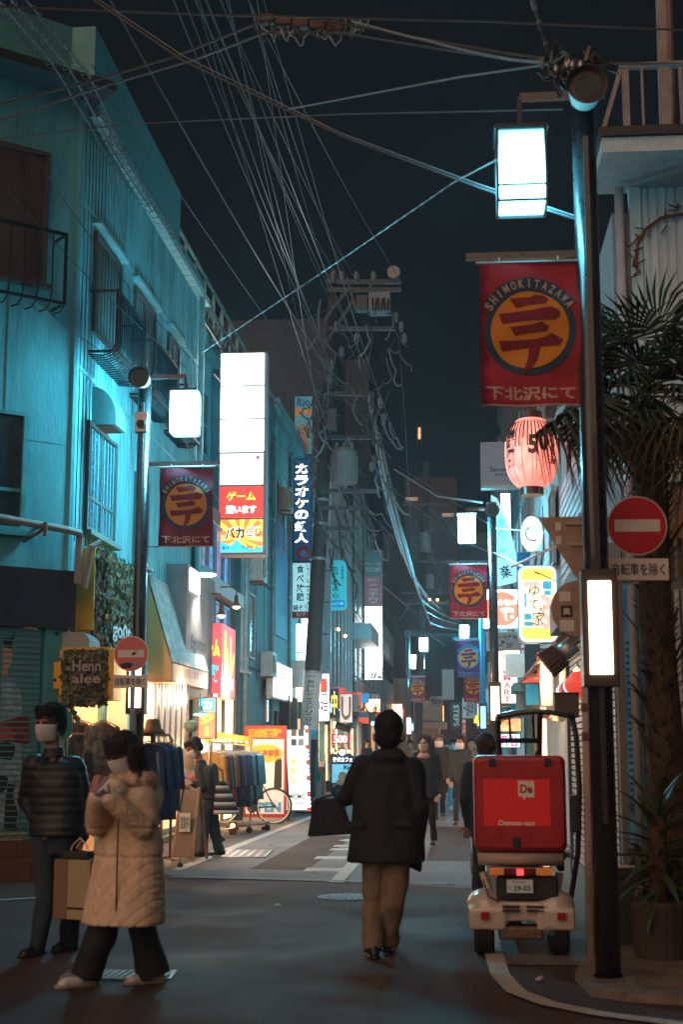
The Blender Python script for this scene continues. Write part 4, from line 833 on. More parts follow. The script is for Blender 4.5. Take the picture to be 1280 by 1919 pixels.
# ---------------------------------------------------------------- utility pole, leaning
UB, UT = W(570, 1500, 32), W(627, 530, 32)
up = thing('utility_pole', 'tall leaning concrete utility pole with crossarms, transformer and wrap sign', 'utility pole', (0, 0, 0))
def U(z): f = (z-0)/(UT.z); return V((UB.x+(UT.x-UB.x)*f, 32, z))
PC = k('pole concrete', (.050, .050, .054), rough=.8, var=.3, scale=4)
MB().tube([U(0), U(4), U(8), U(UT.z+.3)], [.19, .175, .155, .13], 20).build('shaft', PC, up, smooth=True)
zz = lambda py: W(600, py, 32).z
for z0 in (zz(1262), zz(1050), zz(985), zz(940)): MB().tube([U(z0), U(z0+.06)], .20, 16).build('pole_band', STEEL, up)
wz0, wz1 = zz(1385), zz(1260); MB().tube([U(wz0), U(wz1)], .195, 24, cap=False).build('wrap_sign', k('wrap sign white', (.45, .50, .52), rough=.5), up, smooth=True)
def on_pole(s_, zc, w_, h_, m, vert=True, r=.199):
    mb = MB(); n = len(s_) if vert else 1
    for i in range(n):
        vs, fs = glyph(s_[i] if vert else s_, .02); z = zc+h_/2-h_*(i+.5)/n
        out = []
        for u, v_ in vs:
            zz_ = z+v_*h_/n*.85; c = U(zz_); a = u*w_/r; out.append((c.x+r*sin(a), c.y-r*cos(a), zz_))
        mb.add(out, fs)
    mb.build('lettering', m, up)
on_pole('依田レディスクリニック', (wz0+wz1)/2+.05, .15, 1.05, LINK); on_pole('UCCA', wz1-.09, .2, .07, LINK, False); MB().tube([U(wz0+.02), U(wz0+.2)], .1985, 20, cap=False).build('wrap_band', BBL, up)
GLZ = k('insulator porcelain', (.15, .17, .18), rough=.3, coat=.5); HW = k('pole hardware', (.07, .08, .088), rough=.5, metal=.5, var=.4, scale=10)
def xarm(py, x0, x1, w_=.09):
    z = zz(py); a = W(x0, py, 31.8); b = W(x1, py, 31.8); MB().bar(a, b, w_).build('crossarm', HW, up)
for py, x0, x1 in ((528, 612, 752), (543, 612, 752), (616, 616, 742), (738, 612, 702), (820, 610, 700), (920, 600, 712), (952, 598, 676), (990, 592, 672)): xarm(py, x0, x1)
for px0, py0, px1, py1 in ((612, 640, 664, 560), (650, 520, 668, 585), (696, 738, 702, 835), (694, 525, 690, 590), (608, 600, 650, 545)): MB().bar(W(px0, py0, 31.75), W(px1, py1, 31.75), .06).build('brace', HW, up)
def insul(px, py, s_=1.):
    c = W(px, py, 31.75); mb = MB()
    for i in range(3): mb.tube([(c.x, c.y, c.z+i*.06*s_), (c.x, c.y, c.z+i*.06*s_+.035*s_)], .06*s_, 10)
    mb.tube([(c.x, c.y, c.z-.05), (c.x, c.y, c.z+.2*s_)], .03*s_, 8); mb.build('insulator', GLZ, up)
for px, py in ((625, 524), (640, 524), (668, 524), (700, 524), (745, 524), (742, 600), (752, 618), (758, 640), (630, 618), (668, 640), (652, 835), (700, 870), (697, 880), (712, 760), (720, 790), (640, 665), (622, 690), (618, 715), (625, 1005)): insul(px, py)
c = W(738, 512, 31.75); MB().tube([c+V((0, -.1, 0)), c+V((0, .1, 0))], .15, 16).build('reel', GLZ, up)
a = W(668, 555, 31.6); b = W(690, 582, 31.6); MB().box(a.x, b.x, 31.5, 31.8, b.z, a.z).build('switch_box', HW, up, bevel=.02)
a = W(692, 552, 31.6); b = W(732, 588, 31.6); MB().box(a.x, b.x, 31.4, 31.8, b.z, a.z).build('fuse_box', k('fuse box grey', (.17, .19, .20)), up, bevel=.02)
for i in range(3): px = 698+i*11; MB().tube([W(px, 558, 31.38), W(px+1, 580, 31.3), W(px+6, 582, 31.3), W(px+8, 560, 31.38)], .02, 6).build('fuse_loop', BLACK, up)
c = W(645, 872, 31.5); tr = MB().loft([(c.x, c.y, c.z-.42, .25, .25), (c.x, c.y, c.z-.40, .29, .29), (c.x, c.y, c.z+.28, .29, .29), (c.x, c.y, c.z+.36, .25, .25), (c.x, c.y, c.z+.42, .14, .14)], 28).build('transformer_tank', k('transformer grey', (.15, .17, .17), rough=.5), up, smooth=False)
mb = MB()
for i in range(26): a_ = 2*pi*i/26; mb.box(c.x+.31*cos(a_)-.008, c.x+.31*cos(a_)+.008, c.y+.31*sin(a_)-.008, c.y+.31*sin(a_)+.008, c.z-.35, c.z+.18)
mb.build('cooling_rib', M['transformer grey'], tr)
for px in (632, 645, 660):
    q = W(px, 842, 31.4); MB().tube([q, q+V((0, 0, .16))], [.05, .03], 8).build('bushing', GLZ, tr)
c = W(622, 795, 31.5); MB().box(c.x-.1, c.x+.12, 31.4, 31.6, c.z-.15, c.z+.35).build('relay_box', HW, up, bevel=.02)
# step bolts and drooping cables on the pole
mb = MB()
for i in range(24): z = 3.6+i*.36; c = U(z); s_ = 1 if i % 2 else -1; mb.bar((c.x, 32, z), (c.x+s_*.33, 31.95, z), .02)
split(mb, 'step_bolt', HW, up)
CAB = k('cable sheath', (.045, .05, .055), rough=.5); CABP = k('pale cable sheath', (.14, .17, .18), rough=.4)
random.seed(5)
for i in range(74):
    px, py = random.uniform(580, 735), random.uniform(560, 1040); pts = [W(px, py, 31.6)]
    for j in range(3): px += random.uniform(-22, 26); py += random.uniform(5, 42); pts.append(W(px, py, 31.6-random.random()*.3))
    q = []; 
    for j in range(len(pts)-1):
        for s_ in range(4): q.append(pts[j].lerp(pts[j+1], s_/4)+V((0, 0, -.08*sin(pi*s_/4))))
    MB().tube(q+[pts[-1]], random.choice((.012, .018, .026)), 5).build('jumper_cable', CABP if i % 3 == 0 else CAB, up)
# ---------------------------------------------------------------- right corner house
XR = 1.45; YR = 13.2
t = thing('shuttered_building', 'two storey grey house at the right corner with metal shutters and a balcony', 'building', (0, 0, 0))
WR = k('grey mortar wall', (.25, .26, .27), rough=.85, var=.25, scale=2, bump=.4)
MB().box(XR+.05, 9, YR+.05, 26, 0, 6.55).build('wall', WR, t)
# corrugated first floor siding with frame
a, b = W(1172, 300, YR), W(1172, 760, YR); SDG = k('ribbed metal siding', (.55, .60, .62), rough=.5, metal=.2, var=.25, scale=5, streak=.2)
z1, z0 = W(1180, 305, YR).z, 3.9; x0 = W(1180, 305, YR).x
mb = MB(); x = x0+.1
while x < 6: mb.box(x, x+.055, YR-.02, YR+.045, z0, z1-.06); x += .085
stuff(mb.build('siding_rib', SDG, t)); MB().box(x0, 6, YR+.01, YR+.05, z0, z1-.05).build('siding_sheet', SDG, t)
MB().box(x0-.02, x0+.09, YR-.05, YR+.05, z0, z1).box(x0+.09, 6, YR-.05, YR+.05, z1-.06, z1).build('siding_frame', k('pale siding frame', (.50, .58, .60), rough=.5), t)
x = W(1162, 400, YR-.1).x; MB().tube([(x, YR-.1, W(1160, 360, YR).z), (x, YR-.1, 0)], .045, 12).build('downpipe', k('pale grey pipe', (.40, .43, .45), rough=.5), t, smooth=True)
x2 = W(1180, 450, YR-.06).x; MB().tube([(x2-.05, YR-.06, W(1180, 430, YR).z), (x2-.05, YR-.06, 2.5)], .022, 8).build('red_pipe', k('red conduit', (.5, .04, .04), rough=.4), t)
# balcony
zb = W(1140, 246, YR-.9).z; xb = W(1128, 246, YR-.9).x
MB().box(xb, 7, YR-.9, YR+.1, zb-.20, zb-.06).build('balcony_slab', k('balcony white', (.48, .50, .50), rough=.6, var=.2), t); MB().box(xb-.03, 7, YR-.94, YR-.0, zb-.055, zb+.03).build('balcony_edge', DARK, t)
zt = W(1170, 122, YR-.9).z; BAL = k('balcony post paint', (.30, .22, .19), rough=.7, var=.3)
r = MB().bar((xb+.18, YR-.87, zt), (7, YR-.87, zt), .06, .05).bar((xb+.02, YR-.87, zb+.03), (xb+.2, YR-.87, zt), .04).build('balcony_railing', BAL, t)
for i in range(14): wd = (.06, .02, .09, .03)[i % 4]; MB().box(xb+.2+i*.17, xb+.2+i*.17+wd, YR-.9, YR-.86, zb+.03, zt-.03).build('railing_post', BAL, r)
x = W(1245, 60, YR-.3).x
MB().tube([(x, YR-.3, zb), (x+.02, YR-.3, zb+2.5)], .08, 10).build('column', BAL, t)
MB().bar((XR+1.0, YR-.4, zb), (XR+1.5, YR-.3, zb+1.6), .1).build('sloping_stay', TEALD, t)
c = W(1142, 283, YR-.7); MB().box(c.x-.05, c.x+.07, YR-.75, YR-.6, c.z-.06, c.z+.06).build('flood_box', BLACK, t, bevel=.01)
# dead vine with cable on the siding
random.seed(11); mb = MB()
pts = [W(1192, 500, YR-.08), W(1195, 455, YR-.08), W(1210, 430, YR-.09), W(1240, 408, YR-.08), W(1285, 400, YR-.08)]; mb.tube(pts, .016, 6)
for i in range(22): p = random.choice(pts)+V((random.uniform(-.1, .1), 0, random.uniform(-.1, .1))); mb.tube([p, p+V((random.uniform(-.12, .12), -.03, random.uniform(-.12, .12)))], .008, 5)
vt = tag(mb.build('dead_vine', RUST), 'leafless vine stems clinging to the ribbed siding at the upper right', 'vine')
# ground floor, front: brown curtain sheet, blue poster panel, grey pillar, shutters
MB().box(W(1215, 1000, YR).x, 5, YR-.03, YR+.045, W(1240, 1010, YR).z, 3.85).build('sheet_panel', k('brown corrugated sheet', (.32, .19, .10), rough=.6, var=.35, scale=6, streak=.1), t)
mb = MB(); x = W(1215, 1000, YR).x
while x < 4.8: mb.box(x, x+.03, YR-.055, YR-.031, 3.0, 3.84); x += .075
stuff(mb.build('sheet_rib', M['brown corrugated sheet'], t))
PF2 = k('poster glass blue', (.06, .12, .16), em=.10, ecol=(.12, .42, .60), rough=.25, var=.8, scale=3)
x0, x1 = W(1172, 1300, YR).x, W(1202, 1300, YR).x; MB().box(x0, x1, YR-.02, YR+.045, .25, 3.0).build('poster_panel', PF2, t)
mb = MB()
for i in range(26): mb.box(x0+.02, x1-.02, YR-.026, YR-.021, .9+i*.06, .92+i*.06)
stuff(mb.build('fine_print', GREYD, t)); MB().box(x0-.07, x0, YR-.06, YR+.045, 0, 3.1).box(x1, x1+.1, YR-.06, YR+.045, 0, 3.1).build('pillar', k('brown grey pillar', (.20, .16, .15), rough=.7, var=.2), t)
mb = MB(); x = x1+.12
while x < 4: mb.box(x, x+.04, YR-.01, YR+.045, 0, 2.9); x += .07
stuff(mb.build('wall_rib', SDG, t))
MULL = k('far dim lit pane', (.4, .3, .2), em=.22, ecol=(1, .6, .35), var=.6)
PR = lambda a_, z, y=0.: V((XR-y, a_, z)); STR = k('shutter pink grey', (.36, .32, .31), rough=.4, metal=.3, var=.25, scale=4)
for y0, y1 in ((13.4, 16.2), (16.4, 19.4)):
    s_ = bpy.data.objects.new('side_shutter', MB().box(XR+.03, XR+.049, y0, y1, 0, 2.9).mesh('side_shutter', GREYD)); C.objects.link(s_); s_.parent = t
    me = MB().box(XR-.012, XR+.028, y0, y1, 0, .055).mesh('slat', STR)
    for i in range(38): put('slat', me, s_, (0, 0, i*.075+.05))
split(MB().box(XR-.05, XR+.04, 13.25, 13.38, 0, 3).box(XR-.05, XR+.04, 16.22, 16.38, 0, 3).box(XR-.05, XR+.04, 19.42, 19.6, 0, 3), 'shutter_frame', GREYD, t)
MB().box(XR-.25, XR+.04, 13.3, 19.5, 2.95, 3.35).build('shutter_box', WR, t)
for y_ in (14.2, 15.8, 17.5, 21.5): window(t, PR, y_, y_+1.0, 4.2, 5.4, 1, (), gm=GLASS, fm=GREY, sill=False)
# brick-like tiled side wall glimpsed between the pole and the palm
# ---------------------------------------------------------------- row of buildings on the right
t = plain_building('pale building on the right with sloping roof boards and string lights', 26.1, 36, 7.5, GREY, XR+.15, side=1, shop=LITWARM, wins=grid(26.5, 35.5, 4, (3.6, 5.6), 1.2), gm=M['pale blue pane'])
plain_building('dark grey slab building rising right of the sky gap', 44, 52, 13.2, k('slate tower wall', (.075, .085, .092), rough=.9, var=.2), XR+.1, side=1, wins=grid(44, 52, 3, (3.4, 6.4, 9.4), 1.6), shop=LITWARM)
plain_building('right row building with a lit blue window above an orange shop', 36.2, 43.8, 9, TDK, XR+.2, side=1, shop=LITWARM, wins=grid(36.4, 43.6, 3, (3.6, 6.2), 1.5), gm=LITC)
plain_building('tall right row building with bright white stair windows', 52.2, 70, 12.5, k('blue grey wall', (.10, .14, .15), rough=.8), XR+.1, side=1, shop=LITWARM, wins=grid(53, 69, 5, (3.8, 7), 2.4), gm=k('bright stair glass', (.8, .9, .9), em=.8, ecol=(.55, .9, .9), var=.4, scale=1))
plain_building('far right row building in the dark', 70.2, 98, 11, GREYD, XR+.1, side=1, shop=LITWARM, wins=grid(70, 98, 6, (4, 7), 1.8), gm=M['pale blue pane'])
plain_building('dim building with a lit roof terrace far back above the cables', 100, 110, 15.5, GREYD, 2, side=-1, depth=7, wins=[(101, 103, 9, 10)])
a, b = W(760, 905, 99), W(830, 1000, 99); t = thing('terrace_house', 'small house front with warm lit windows high above the far end of the street', 'building', (0, 0, 0))
MB().box(a.x, b.x+1, 97, 99.9, 9, a.z).build('wall', k('beige wall', (.07, .058, .048)), t)
for i, (px, py) in enumerate(((772, 935), (840, 965), (800, 958))): c = W(px, py, 96.9); box('window', c.x-.4, c.x+.4, 96.9, 96.99, c.z-.12, c.z+.12, MULL if i != 2 else GLASS, t)
c = W(785, 803, 116); t = thing('stair_window', 'single narrow bright window alone in the dark sky block', 'window', (c.x, 117.8, c.z)); box('pane', -.10, .10, 0, .1, -.5, .5, SHW2, t); split(MB().box(-.2, -.12, -.02, .12, -.95, .95).box(.12, .2, -.02, .12, -.95, .95), 'frame', GREYD, t)
# ---------------------------------------------------------------- projecting signs on the right
# rounded yellow lit sign
c, w_, h_ = pxrect(971, 1059, 1046, 1205, 21.5); t = thing('rounded_yellow_sign', 'rounded yellow lit sign with black brush letters and a blue rim', 'shop sign', c)
def rr(w2, h2, r, n=6): return [(sx*(w2-r)+r*cos(a0+pi/2*i/n), sz*(h2-r)+r*sin(a0+pi/2*i/n)) for sx, sz, a0 in ((1, 1, 0), (-1, 1, pi/2), (-1, -1, pi), (1, -1, 3*pi/2)) for i in range(n+1)]
MB().poly(rr(w_/2, h_/2, .13), .0, .22).build('casing', k('grey blue casing', (.2, .25, .28), rough=.4), t, bevel=.01)
MB().poly(rr(w_/2-.012, h_/2-.012, .12), -.008, -.0).build('lit_rim', k('pale cyan rim', (.6, .9, 1), em=1.1, ecol=(.45, .85, .95), var=.03), t)
MB().poly(rr(w_/2-.05, h_/2-.05, .09), -.014, -.008).build('face_panel', k('lit yellow face', (1, .8, .2), em=1.05, ecol=(1, .66, .10), var=.15, scale=4), t)
box('picture', -w_/2+.055, w_/2-.055, -.018, -.0141, -.36, .36, k('lit cream picture', (1, .9, .6), em=1.0, ecol=(1, .86, .56), var=.1), t)
PNKP = k('pink swirl print', (.9, .5, .45), em=.8, ecol=(.95, .50, .42)); BLP = k('blue lion print', (.1, .5, .7), em=.6, ecol=(.08, .50, .68), var=.5, scale=30)
mb = MB()
for i in range(12): z = -.34+i*.04; x = .12+.07*sin(i*.9); mb.disc(x, z, .05, -.0215-.0003*i, -.0181, 10)
mb.poly([(-.2, -.34), (.2, -.34), (.2, -.29), (-.2, -.30)], -.0212, -.0181); mb.poly([(-.2, .26), (.02, .28), (.02, .34), (-.2, .33)], -.0212, -.0181); mb.build('pink_swirl', PNKP, t)
MB().box(.08, .21, -.022, -.0182, .22, .34).box(.10, .2, -.0222, -.0182, .13, .20).build('blue_picture', BLP, t); MB().box(-.21, -.1, -.022, -.0182, -.24, -.15).box(-.21, -.08, -.0222, -.0182, -.33, -.27).box(-.2, -.17, -.022, -.0182, -.05, .16).build('blue_picture', BLP, t)
for s_, x, z, q in (('ゆ', -.05, .20, .15), ('て', -.06, -.01, .12), ('い', .06, -.05, .08), ('家', -.0, -.22, .18)): text(t, s_, x, z, q, q*1.1, INK, y=-.026, bold=.0, slant=.1)
# round red sign + shoe shop sign + grey guide sign
c, w_, h_ = pxrect(905, 1104, 976, 1178, 33); RND = k('lit coral', (1, .3, .2), em=.9, ecol=(1, .24, .14), var=.05)
t, w_, h_ = signbox('round_emblem_sign', 'white lit square sign with a big coral red disc', 'shop sign', (905, 1104, 976, 1178), 33, LITV, STEEL, depth=.2)
MB().disc(.02, 0, .40, -.006, -.001, 40).build('disc', RND, t); text(t, 'ホルモン屋', .1, .14, .58, .15, LWH, y=-.010, bold=.07); text(t, '花', .12, -.12, .32, .3, LWH, y=-.010, bold=.09)
t, w_, h_ = signbox('guide_sign', 'grey sign with an arrow and 2F under the coral disc sign', 'shop sign', (912, 1184, 975, 1219), 32.8, GREY, STEEL, depth=.1)
text(t, 'ステーキ屋 松', .02, .09, .62, .1, INK, y=-.004); text(t, '2F', .14, -.10, .15, .10, INK, y=-.004); MB().box(-.22, -.02, -.006, -.001, -.11, -.09).box(-.04, -.02, -.0062, -.001, -.09, -.02).poly([(-.03, .02), (-.03, -.06), (.06, -.02)], -.0064, -.001).build('arrow', INK, t)
t, w_, h_ = signbox('shoe_shop_sign', 'tall white lit sign with red upright letters behind the scooter roof', 'shop sign', (930, 1219, 971, 1319), 36, k('lit pinkish white', (1, .9, .88), em=1.25, ecol=(1, .88, .84), var=.12, scale=2), STEEL, depth=.2)
RL = k('faded red print', (.8, .1, .12), em=.5, ecol=(.85, .14, .16), var=.3)
text(t, 'BC-MART', -.0, -.02, .17, 1.24, RL, y=-.010, vert=True, bold=.03)
t, w_, h_ = signbox('cafe_sign', 'pale grey sign reading Drink & Food, left of the red paper lantern', 'shop sign', (901, 828, 986, 909), 33.5, k('faint glow grey', (.22, .21, .24), rough=.5, em=.03, ecol=(.6, .6, .7)), GREY, depth=.3)  # faint emission added to the sign face lifts its grey
text(t, 'Seven Cats', .07, -.14, .78, .12, INK, y=-.004, bold=.01); text(t, 'Drink & Food', .05, -.27, .46, .07, INK, y=-.004); MB().box(-w_/2, w_/2, -.05, .3, -h_/2-.07, -h_/2-.0).build('lamp_tray', STEEL, t)
# slanted white banner sheets with blue letters, oval white sign
t = thing('slanted_cloth_sign', 'long white tapering sign board with sky blue letters behind the mid street post', 'shop sign', W(945, 1015, 29.0))
MB().poly([(-.25, .98), (-.12, .9), (.12, .3), (.36, -.75), (.3, -.82), (-.25, -.95)], 0, .03).build('board', k('pale blue board', (.45, .55, .62), em=.18, ecol=(.35, .6, .75), var=.15), t)
text(t, '喜居酒屋', -.06, .08, .16, .8, LCY, y=-.006, vert=True, rot=-.15); text(t, '楽', .02, -.62, .22, .26, INK, y=-.006, rot=.3)
box('lit_strip', -.05, .14, .04, .06, .2, 1.0, LITW, t)
t = thing('oval_sign', 'white glowing oval sign with a black curl, right of the tapering board', 'shop sign', W(997, 1000, 25.5))
MB().disc(0, 0, .20, 0, .06, 28, ry=.32).build('face_panel', k('lit lilac white', (.8, .8, .9), em=.7, ecol=(.75, .78, .95)), t); MB().ringp(.02, 0, .12, .135, -.006, -.001, 2., 5.2, 14).build('curl', INK, t)
MB().box(.2, .24, 0, .04, -.5, .5).build('bracket', DARK, t)
t = thing('blue_stripe_banner', 'blue and white striped cloth hanging behind the yellow rounded sign', 'cloth', W(1000, 1080, 26.5)); MB().box(-.3, .2, 0, .02, -.6, .45).build('cloth', BLU, t)
MB().poly([(-.3, -.5), (-.2, -.6), (.0, .1), (.05, .45), (-.04, .45), (-.08, .1)], -.006, -.001).poly([(-.05, -.6), (.05, -.6), (.16, .45), (.1, .45)], -.0062, -.001).build('stripe', WHITE, t)
# side pipes and slim mast painted maroon
t = thing('maroon_mast', 'slim maroon wall mast beside the paper lantern', 'mast', (0, 0, 0)); a, b = W(1073, 800, 19), W(1082, 1010, 19); MB().tube([a, b], .055, 10).build('mast', k('maroon mast', (.22, .03, .05), rough=.4), t)
t = thing('striped_wall_screen', 'blue white boarded wall screen between the dark pole and the maroon mast', 'screen', (0, 0, 0))
for i in range(12): p = W(1095+i*3, 960-i*14, 17-i*.25); MB().box(XR-.12, XR-.09, 15.5, 18.9, 3.45+i*.115, 3.54+i*.115).build('board', k('pale board', (.35, .40, .46), rough=.6), t)
# ---------------------------------------------------------------- red paper lantern
LY = 18.6; c = W(996, 850, LY); t = thing('paper_lantern', 'big glowing red and white paper lantern with black brush writing', 'paper lantern', c)
PAP = k('glowing lantern paper', (1, .5, .45), em=1.15, ecol=(1, .21, .16), var=.35, scale=5); RI = .345; HZ = .50
def prof(z): u = z/HZ; return RI*(1-abs(u)**2.6)**.5*.94+.02 if abs(u) < .93 else .16
zs = [HZ*(-.92+1.84*i/36) for i in range(37)]
MB().loft([(0, 0, z, prof(z)+(.006 if i % 2 else 0), prof(z)+(.006 if i % 2 else 0)) for i, z in enumerate(zs)], 36).build('paper_shade', PAP, t, smooth=True)
MB().loft([(0, 0, -HZ-.06, .155, .155), (0, 0, -HZ*.92, .155, .155)], 24).build('lower_ring', k('dark red lacquer', (.05, .012, .01), rough=.3), t); MB().loft([(0, 0, HZ*.92, .155, .155), (0, 0, HZ+.06, .155, .155)], 24).build('upper_ring', M['dark red lacquer'], t)
MB().tube([(0, 0, HZ+.05), (0, 0, HZ+.3)], .012, 6).bar((-.05, 0, HZ+.3), (XR-c.x+.1, 0, HZ+.3), .04).build('bracket', DARK, t)
def wrap(s_, ang, z, w_, h_, bold=.05, m=INK):
    vs, fs = glyph(s_, bold); out = []
    for u, v_ in vs: zz_ = z+v_*h_; r = prof(zz_)+.014; a = ang+u*w_/.35; out.append((r*sin(a), -r*cos(a), zz_))
    MB().add(out, fs).build('lettering', m, t)
wrap('5', .02, .06, .13, .26); wrap('0', .42, .10, .13, .26); wrap('回', .85, -.02, .08, .12); wrap('玉', .80, -.14, .07, .09); wrap('会', .98, -.15, .07, .09)
for i, ch in enumerate('居酒屋祭'): wrap(ch, -.92, .22-i*.13, .16, .12)
mb = MB()
for i in range(16):
    a = -1.3+i*.16; ps = []
    for j in range(7): z = HZ*(.80-.12*j*(1 if i % 3 else .7)); r = prof(z)+.012; ps.append((r*sin(a), -r*cos(a), z))
    mb.tube(ps, .009, 4)
stuff(mb.build('brush_streak', INK, t))
for i in range(7):
    a = -1.2+i*.4; MB().tube([((prof(z)+.008)*sin(a), -(prof(z)+.008)*cos(a), z) for z in zs[2:-2:2]], .003, 4).build('rib', k('lantern rib', (.5, .1, .08)), t)
lamp('lantern_glow', 'POINT', (0, -.62, 0), 10, (1, .3, .22), .3, t)
# ---------------------------------------------------------------- wicker lamp, small lanterns, bulb string, wooden box
c = W(1052, 1226, 15.5); t = thing('wicker_lampshade', 'dark wicker drum tilted on a steel collar under the round sign', 'lamp', c, 0); d = V((-.78, 0, -.6)).normalized(); tilt = d
MB().tube([-tilt*.18, tilt*.02], .10, 20).build('collar', STEEL, t, smooth=True); WK = k('wicker brown', (.09, .04, .028), rough=.7, var=.5, scale=30)
MB().tube([tilt*.02, tilt*.20], [.12, .14], 20).build('drum', WK, t)
for i in range(18):
    a = 2*pi*i/18; x = V((tilt.z, 0, -tilt.x)); y = V((0, 1, 0)); o_ = x*cos(a)+y*sin(a); MB().tube([tilt*.01+o_*.128, tilt*.21+o_*.148], .008, 5).build('cane', WK, t)
MB().bar(-tilt*.15, (XR-c.x+.05, 0, .25), .02).build('bracket', DARK, t)
GL = [k('small lantern red', (.8, .06, .04), em=.5, ecol=(1, .10, .06)), k('small lantern white', (.8, .75, .7), em=.6, ecol=(1, .8, .65)), k('small lantern blue', (.05, .15, .35), em=.15)]
for i in range(8):
    c = W(1085-i*6, 1283+i*3.2, 14.5+i*1.7); t = thing('small_paper_lantern', ['nearest small round red lantern in the row on the right wall', 'second small lantern, blue, in the wall row', 'third small lantern, white, in the wall row', 'fourth small lantern of the wall row, red', 'fifth small lantern of the wall row, blue', 'sixth small lantern of the wall row, white', 'seventh small lantern of the wall row, red', 'farthest small lantern of the wall row'][i], 'paper lantern', c, 0, 'small lanterns along the right wall')
    MB().loft([(0, 0, -.13+.026*j, .12*sin(pi*(j+1)/12)+.02, .12*sin(pi*(j+1)/12)+.02) for j in range(11)], 16).build('shade', GL[(i) % 3], t, smooth=True)
    MB().bar((0, 0, .12), (0, 0, .22), .012).build('cord', DARK, t); MB().loft([(0, 0, -.015, .137, .137), (0, 0, .015, .137, .137)], 16).build('stripe', GL[(i+1) % 3], t)
t = thing('bulb_string', 'string of warm bulbs under the eave along the right wall', 'string lights', (0, 0, 0)); ca = MB(); pts = [W(1082-i*3.2, 1248+i*4.6, 15+i*1.6) for i in range(11)]
ca.tube(pts, .008, 5); ca.build('wire', DARK, t)
for p in pts: MB().ell(p-V((0, 0, .04)), (.022, .022, .03), 8, 6).build('bulb', BULB, t)
c = W(1064, 1320, 14); t = thing('brown_crate_sign', 'small brown wooden box hanging by the lantern row', 'box', c); MB().box(-.12, .11, 0, .2, -.12, .10).build('body', k('dark brown wood', (.10, .06, .035), rough=.7, var=.3), t, bevel=.004); box('rim', -.13, .12, -.01, .21, .101, .115, DARK, t)
# eave with hanging tiles behind basket
t = thing('shop_canopy', 'sloping brown canopy over the lantern row on the right', 'canopy', (0, 0, 0)); MB().add([(XR+.1, 17.5, 2.95), (XR-.30, 17.5, 2.72), (XR-.30, 30, 2.72), (XR+.1, 30, 3.0), (XR+.1, 17.5, 3.0), (XR-.30, 17.5, 2.77), (XR-.30, 30, 2.77), (XR+.1, 30, 3.0)], [(0, 1, 2, 3), (4, 5, 6, 7), (0, 1, 5, 4), (1, 2, 6, 5), (2, 3, 7, 6), (3, 0, 4, 7)]).build('canopy_board', k('canopy boards', (.18, .10, .07), rough=.7), t)
lamp('canopy_light', 'POINT', (XR-.3, 22, 2.45), 60, (1, .6, .32), .05, t)
# ---------------------------------------------------------------- more small signs down the street
def small(name, label, rect, Y, face, txt=None, tm=INK, vert=False, frame=None):
    t, w_, h_ = signbox(name, label, 'shop sign', rect, Y, face, frame or GREYD, depth=.12)
    if txt: text(t, txt, 0, 0, w_*.75, h_*.8, tm, y=-.006, vert=vert)
    return t
small('steps_sign', 'black upright sign with white letters STEPS', (846, 1316, 863, 1366), 62, k('black sign', (.015, .018, .02)), None)
t = bpy.data.objects['steps_sign']; vs, fs = glyph('STEPS', .0); MB().add([(.02+v_*.22, -.006, -u*.9) for u, v_ in vs], fs).build('lettering', WLET, t)
small('menu_board_sign', 'pale framed menu board hanging right of the black STEPS sign', (866, 1308, 891, 1347), 60, GREY, '一品料理', INK)
small('white_board_sign', 'faded white board in four rows above the STEPS sign', (828, 1254, 852, 1312), 66, k('faded board', (.30, .30, .31)), None)
small('script_sign', 'small grey sign with script letters left of the four row board', (806, 1304, 831, 1322), 70, M['faded board'], 'Mallow', INK)
small('orange_disc_sign', 'little orange round motif sign behind the middle post', (897, 1314, 912, 1350), 55, k('brick red sign', (.3, .06, .03), em=.2), '大', LYL)
small('red_shop_strip', 'narrow red white sign strip between far shops', (866, 1348, 874, 1392), 64, k('pink strip', (.5, .2, .2), em=.35, ecol=(.9, .4, .35)), '焼鳥', INK, True)
small('yellow_lamp_sign', 'tiny yellow lit sign over the far crowd', (888, 1340, 901, 1356), 70, LYL)
small('bingo_screen', 'cyan and magenta lit shop display seen under the scooter roof', (934, 1374, 977, 1402), 30, LITC, '新台', k('magenta print', (.8, .02, .2), em=.8))
small('orange_counter_light', 'orange glowing shop counter sign above the cyan display', (934, 1345, 978, 1372), 30.3, k('orange glow panel', (1, .4, .2), em=1.3, ecol=(1, .32, .12), var=.9, scale=4))
small('blue_wall_sign', 'plain bright blue panel right of the shoe shop sign', (984, 1280, 1012, 1323), 27, k('sky blue panel', (.02, .30, .50), em=.15, ecol=(.02, .45, .75)))
small('dark_green_sign', 'dark green square sign under the yellow rounded sign', (984, 1206, 1013, 1262), 26.8, k('bottle green', (.01, .05, .05)), None)
small('white_red_sign', 'white panel with red edge beside the dark green sign', (975, 1206, 987, 1262), 28.5, k('white red panel', (.5, .5, .52), em=.1), '酒', SR)
small('window_screen_sign', 'pale latticed window sign right of the bright blue panel', (1012, 1215, 1038, 1325), 22.3, k('grey lattice', (.25, .26, .28), em=.04), None)
small('fruit_poster_left', 'lit blue poster under the slanting white shop board', (483, 1310, 505, 1354), 32.8, LITC, '鮨', LOR)
small('cartoon_sign', 'white and red lit sign right of the utility pole', (597, 1262, 618, 1352), 42, LITW, '吉祥', SR, True)
small('character_sign', 'dark blue sign with yellow figure and pink mark', (619, 1290, 634, 1345), 44, k('ink blue sign', (.03, .06, .12), em=.1), '中', LYL)
small('beige_poster_sign', 'pale beige lit sign with a grey U shape', (636, 1300, 661, 1355), 46, k('lit beige', (.9, .7, .6), em=.6, ecol=(.85, .62, .55)), 'U', GREY)
